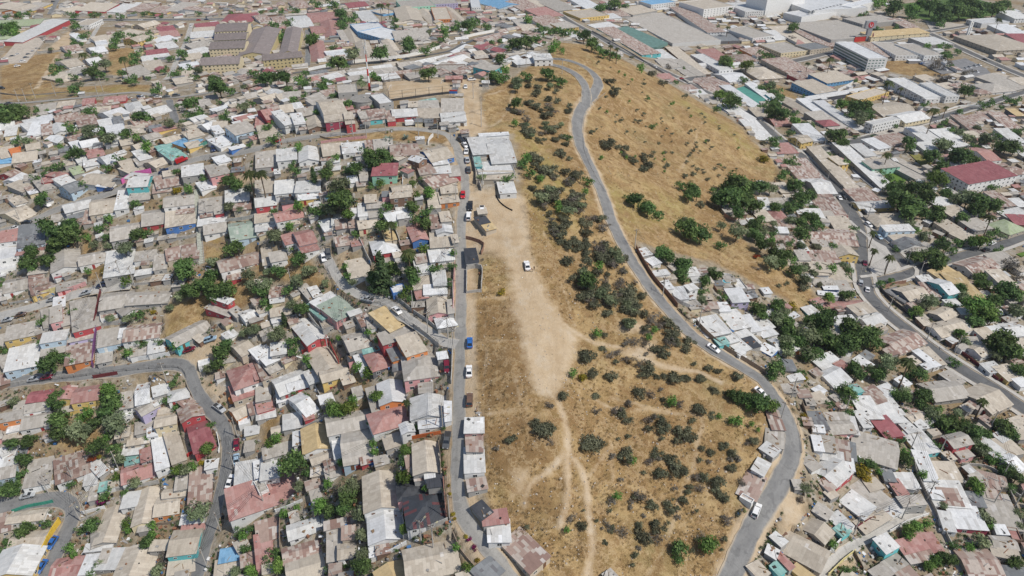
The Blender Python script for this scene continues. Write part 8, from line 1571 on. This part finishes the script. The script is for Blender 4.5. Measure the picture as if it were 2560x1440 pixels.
while len(F) - n0_ < 6 * 4200 and n_try < 26000:
    n_try += 1
    px, py = ir.uniform(0, 2560), 1440 - 1200 * ir.random() ** 1.2
    if in_open(px, py): continue
    g = ground(px, py); zn = zone_at(g[0], g[1])
    if zn[:2].max() > .5 or on_road(g[0], g[1], .2): continue
    if not clear(g[0], g[1], .35): continue
    if ir.random() < .38: WV.append((g, ir.uniform(.35, .95))); continue
    a = ir.uniform(0, 3.14); lx, ly, lz = ir.choice([(.9, .08, .06), (.5, .35, .3), (.3, .3, .45), (1.1, .5, .03), (.25, .2, .2)]); c, s = math.cos(a), math.sin(a); k = len(V); sc_ = ir.uniform(.5, 1.15)
    for dz in (0, 2):
        for sx_, sy_ in ((-1, -1), (1, -1), (1, 1), (-1, 1)): V.append((g[0] + (sx_ * lx * c - sy_ * ly * s) * sc_, g[1] + (sx_ * lx * s + sy_ * ly * c) * sc_, g[2] - .05 + dz * lz * sc_))
    F += [tuple(i + k for i in f) for f in ((0, 3, 2, 1), (4, 5, 6, 7), (0, 1, 5, 4), (1, 2, 6, 5), (2, 3, 7, 6), (3, 0, 4, 7))]; MI += [ir.choice((0, 0, 0, 1, 1, 1, 2, 2, 3, 3, 4, 5, 6))] * 6
o = mesh_obj("yard_debris", V, F, JM); o.data.polygons.foreach_set("material_index", MI); tag(o, "planks, boxes, stones and junk strewn about yards and roofs", None, None, "stuff")
wr = random.Random(5)
WEED = {k: leaf_mesh("weed", m, 14, 4, .26, "flat", seed=400 + i) for i, (k, m) in enumerate([('d', G_DARK), ('g', G_MID), ('o', G_OLV), ('p', G_DRY)])}
merged("yard_weeds", [(WEED[wr.choice("dgoogp")], Matrix.Translation((g[0], g[1], g[2] + R * .3)) @ Matrix.Rotation(g[0] * 3, 4, 'Z') @ Matrix.Scale(R, 4)) for g, R in WV], "stuff", "weeds and low green growth between the houses")
# dry tussocks all over the hill
TU = leaf_mesh("tussock", leaf_mat("dry tussock", (.24, .16, .07), (.38, .27, .13), (.52, .40, .22)), 9, 4, .32, "flat", seed=500)
GT = []
while len(GT) < 5200:
    px, py = ir.uniform(1180, 2060), 1440 - 1330 * ir.random() ** 1.15
    if not point_in(px, py, HILL_P): continue
    g = ground(px, py); zn = zone_at(g[0], g[1])
    if zn[0] < .6 or zn[1] > .3 or on_road(g[0], g[1], .3): continue
    GT.append((g, ir.uniform(.2, .5)))
merged("hill_grass", [(TU, Matrix.Translation((g[0], g[1], g[2] + R * .25)) @ Matrix.Rotation(g[0] * 5, 4, 'Z') @ Matrix.Diagonal((R, R, R * .7, 1))) for g, R in GT], "stuff", "dry golden tussocks over the open hillside")
# the ground is cut down under every floor
co = np.stack([X, Y, Z], -1).reshape(-1, 3).astype(np.float32)
def vnoise(x, y, seed):
    ix, iy = np.floor(x).astype(int), np.floor(y).astype(int); fx, fy = x - ix, y - iy; fx, fy = fx * fx * (3 - 2 * fx), fy * fy * (3 - 2 * fy)
    tb = np.random.default_rng(seed).random((256, 256)); h = lambda a, b_: tb[a % 256, b_ % 256]
    return (h(ix, iy) * (1 - fx) + h(ix + 1, iy) * fx) * (1 - fy) + (h(ix, iy + 1) * (1 - fx) + h(ix + 1, iy + 1) * fx) * fy - .5
w_ = np.clip(zone[:, 0] * 1.2 - .2, 0, 1) * (1 - np.clip(zone[:, 1] * 1.6, 0, 1))
from mathutils.kdtree import KDTree
kd = KDTree(len(RD))
for i, q in enumerate(RD[:-1]): kd.insert((q[0], q[1], 0), i)
kd.balance()
for i in np.where(w_ > .02)[0]:
    _, j, d = kd.find((co[i, 0], co[i, 1], 0)); w_[i] *= min(1.0, max(0.0, (d - RD[j, 2] - 1.2) / 3.0))
co[:, 2] += w_ * (1.5 * vnoise(co[:, 0] / 13, co[:, 1] / 13, 1) + .75 * vnoise(co[:, 0] / 5, co[:, 1] / 5, 2) + .42 * vnoise(co[:, 0] / 2.1, co[:, 1] / 2.1, 3) - .25)
co[:, 2] -= np.clip(zone[:, 1] * zone[:, 0], 0, 1) * .12
for cx, cy, h1, h2, an, zf in HOUSE_FOOT:
    j0, j1 = np.searchsorted(ys, [cy - h1 - h2 - 1, cy + h1 + h2 + 1])
    k = np.arange(j0 * NXg, j1 * NXg); dx, dy = co[k, 0] - cx, co[k, 1] - cy; c, s = math.cos(an), math.sin(an)
    m_ = (np.abs(dx * c + dy * s) < h1 + .25) & (np.abs(-dx * s + dy * c) < h2 + .25) & (co[k, 2] > zf)
    co[k[m_], 2] = zf
g_ob.data.vertices.foreach_set("co", co.ravel()); g_ob.data.update()
# pale stones and scraps of litter on the hillside
V, F, MI = [], [], []
hr = random.Random(21); SM = [plain("pale stone", (.42, .36, .29), .9, .2), plain("white litter", (.72, .72, .70), .7, .1), plain("dark stone", (.16, .13, .10), .9, .2)]
while len(F) < 5 * 1500:
    px, py = hr.uniform(1180, 2000), 1440 - 1200 * hr.random() ** 1.3
    if not point_in(px, py, HILL_P): continue
    g = ground(px, py)
    if on_road(g[0], g[1], .1): continue
    k = len(V); r_ = hr.uniform(.08, .34) * (1.6 if hr.random() < .06 else 1); t = hr.uniform(0, 6)
    for i in range(5): V.append((g[0] + math.cos(t + i * 1.257) * r_ * hr.uniform(.7, 1.2), g[1] + math.sin(t + i * 1.257) * r_ * hr.uniform(.7, 1.2), g[2] - .1))
    V.append((g[0], g[1], g[2] + r_ * .75)); F += [(k + i, k + (i + 1) % 5, k + 5) for i in range(5)]; MI += [0 if r_ > .2 else hr.choice((0, 0, 1, 2))] * 5
o = mesh_obj("hill_stones", V, F, SM); o.data.polygons.foreach_set("material_index", MI); tag(o, "loose stones and scraps of litter on the dry slope", None, None, "stuff")
# ---------------------------------------------------------------- the air over the town
low = float(co[:, 2].min()) - 1.0
g = Geo(); g.box(-6500, 6500, -400, 7000, low, CAM_Z + 6)
hz = bpy.data.materials.new("pale air"); hz.use_nodes = True
hz.node_tree.nodes.remove(hz.node_tree.nodes["Principled BSDF"])
pv = hz.node_tree.nodes.new("ShaderNodeVolumePrincipled"); pv.inputs["Color"].default_value = (.86, .92, 1.0, 1); pv.inputs["Density"].default_value = 0.00006; pv.inputs["Anisotropy"].default_value = 0.2
hz.node_tree.links.new(pv.outputs[0], hz.node_tree.nodes["Material Output"].inputs["Volume"])
o = g.obj("haze", hz); tag(o, "thin pale haze over the far town", None, None, "stuff")
give_labels(house_items); give_labels(shed_items); give_labels(big_items); give_labels(misc_items); give_labels(car_items)
print("COUNTS houses", len(house_items), "sheds", len(shed_items), "big", len(big_items), "cars", len(car_items), "veg", len(veg_items), len(left_over), "infill", len(inf_far), "far", len(FAR_ROOFS), "objects", len(bpy.data.objects))
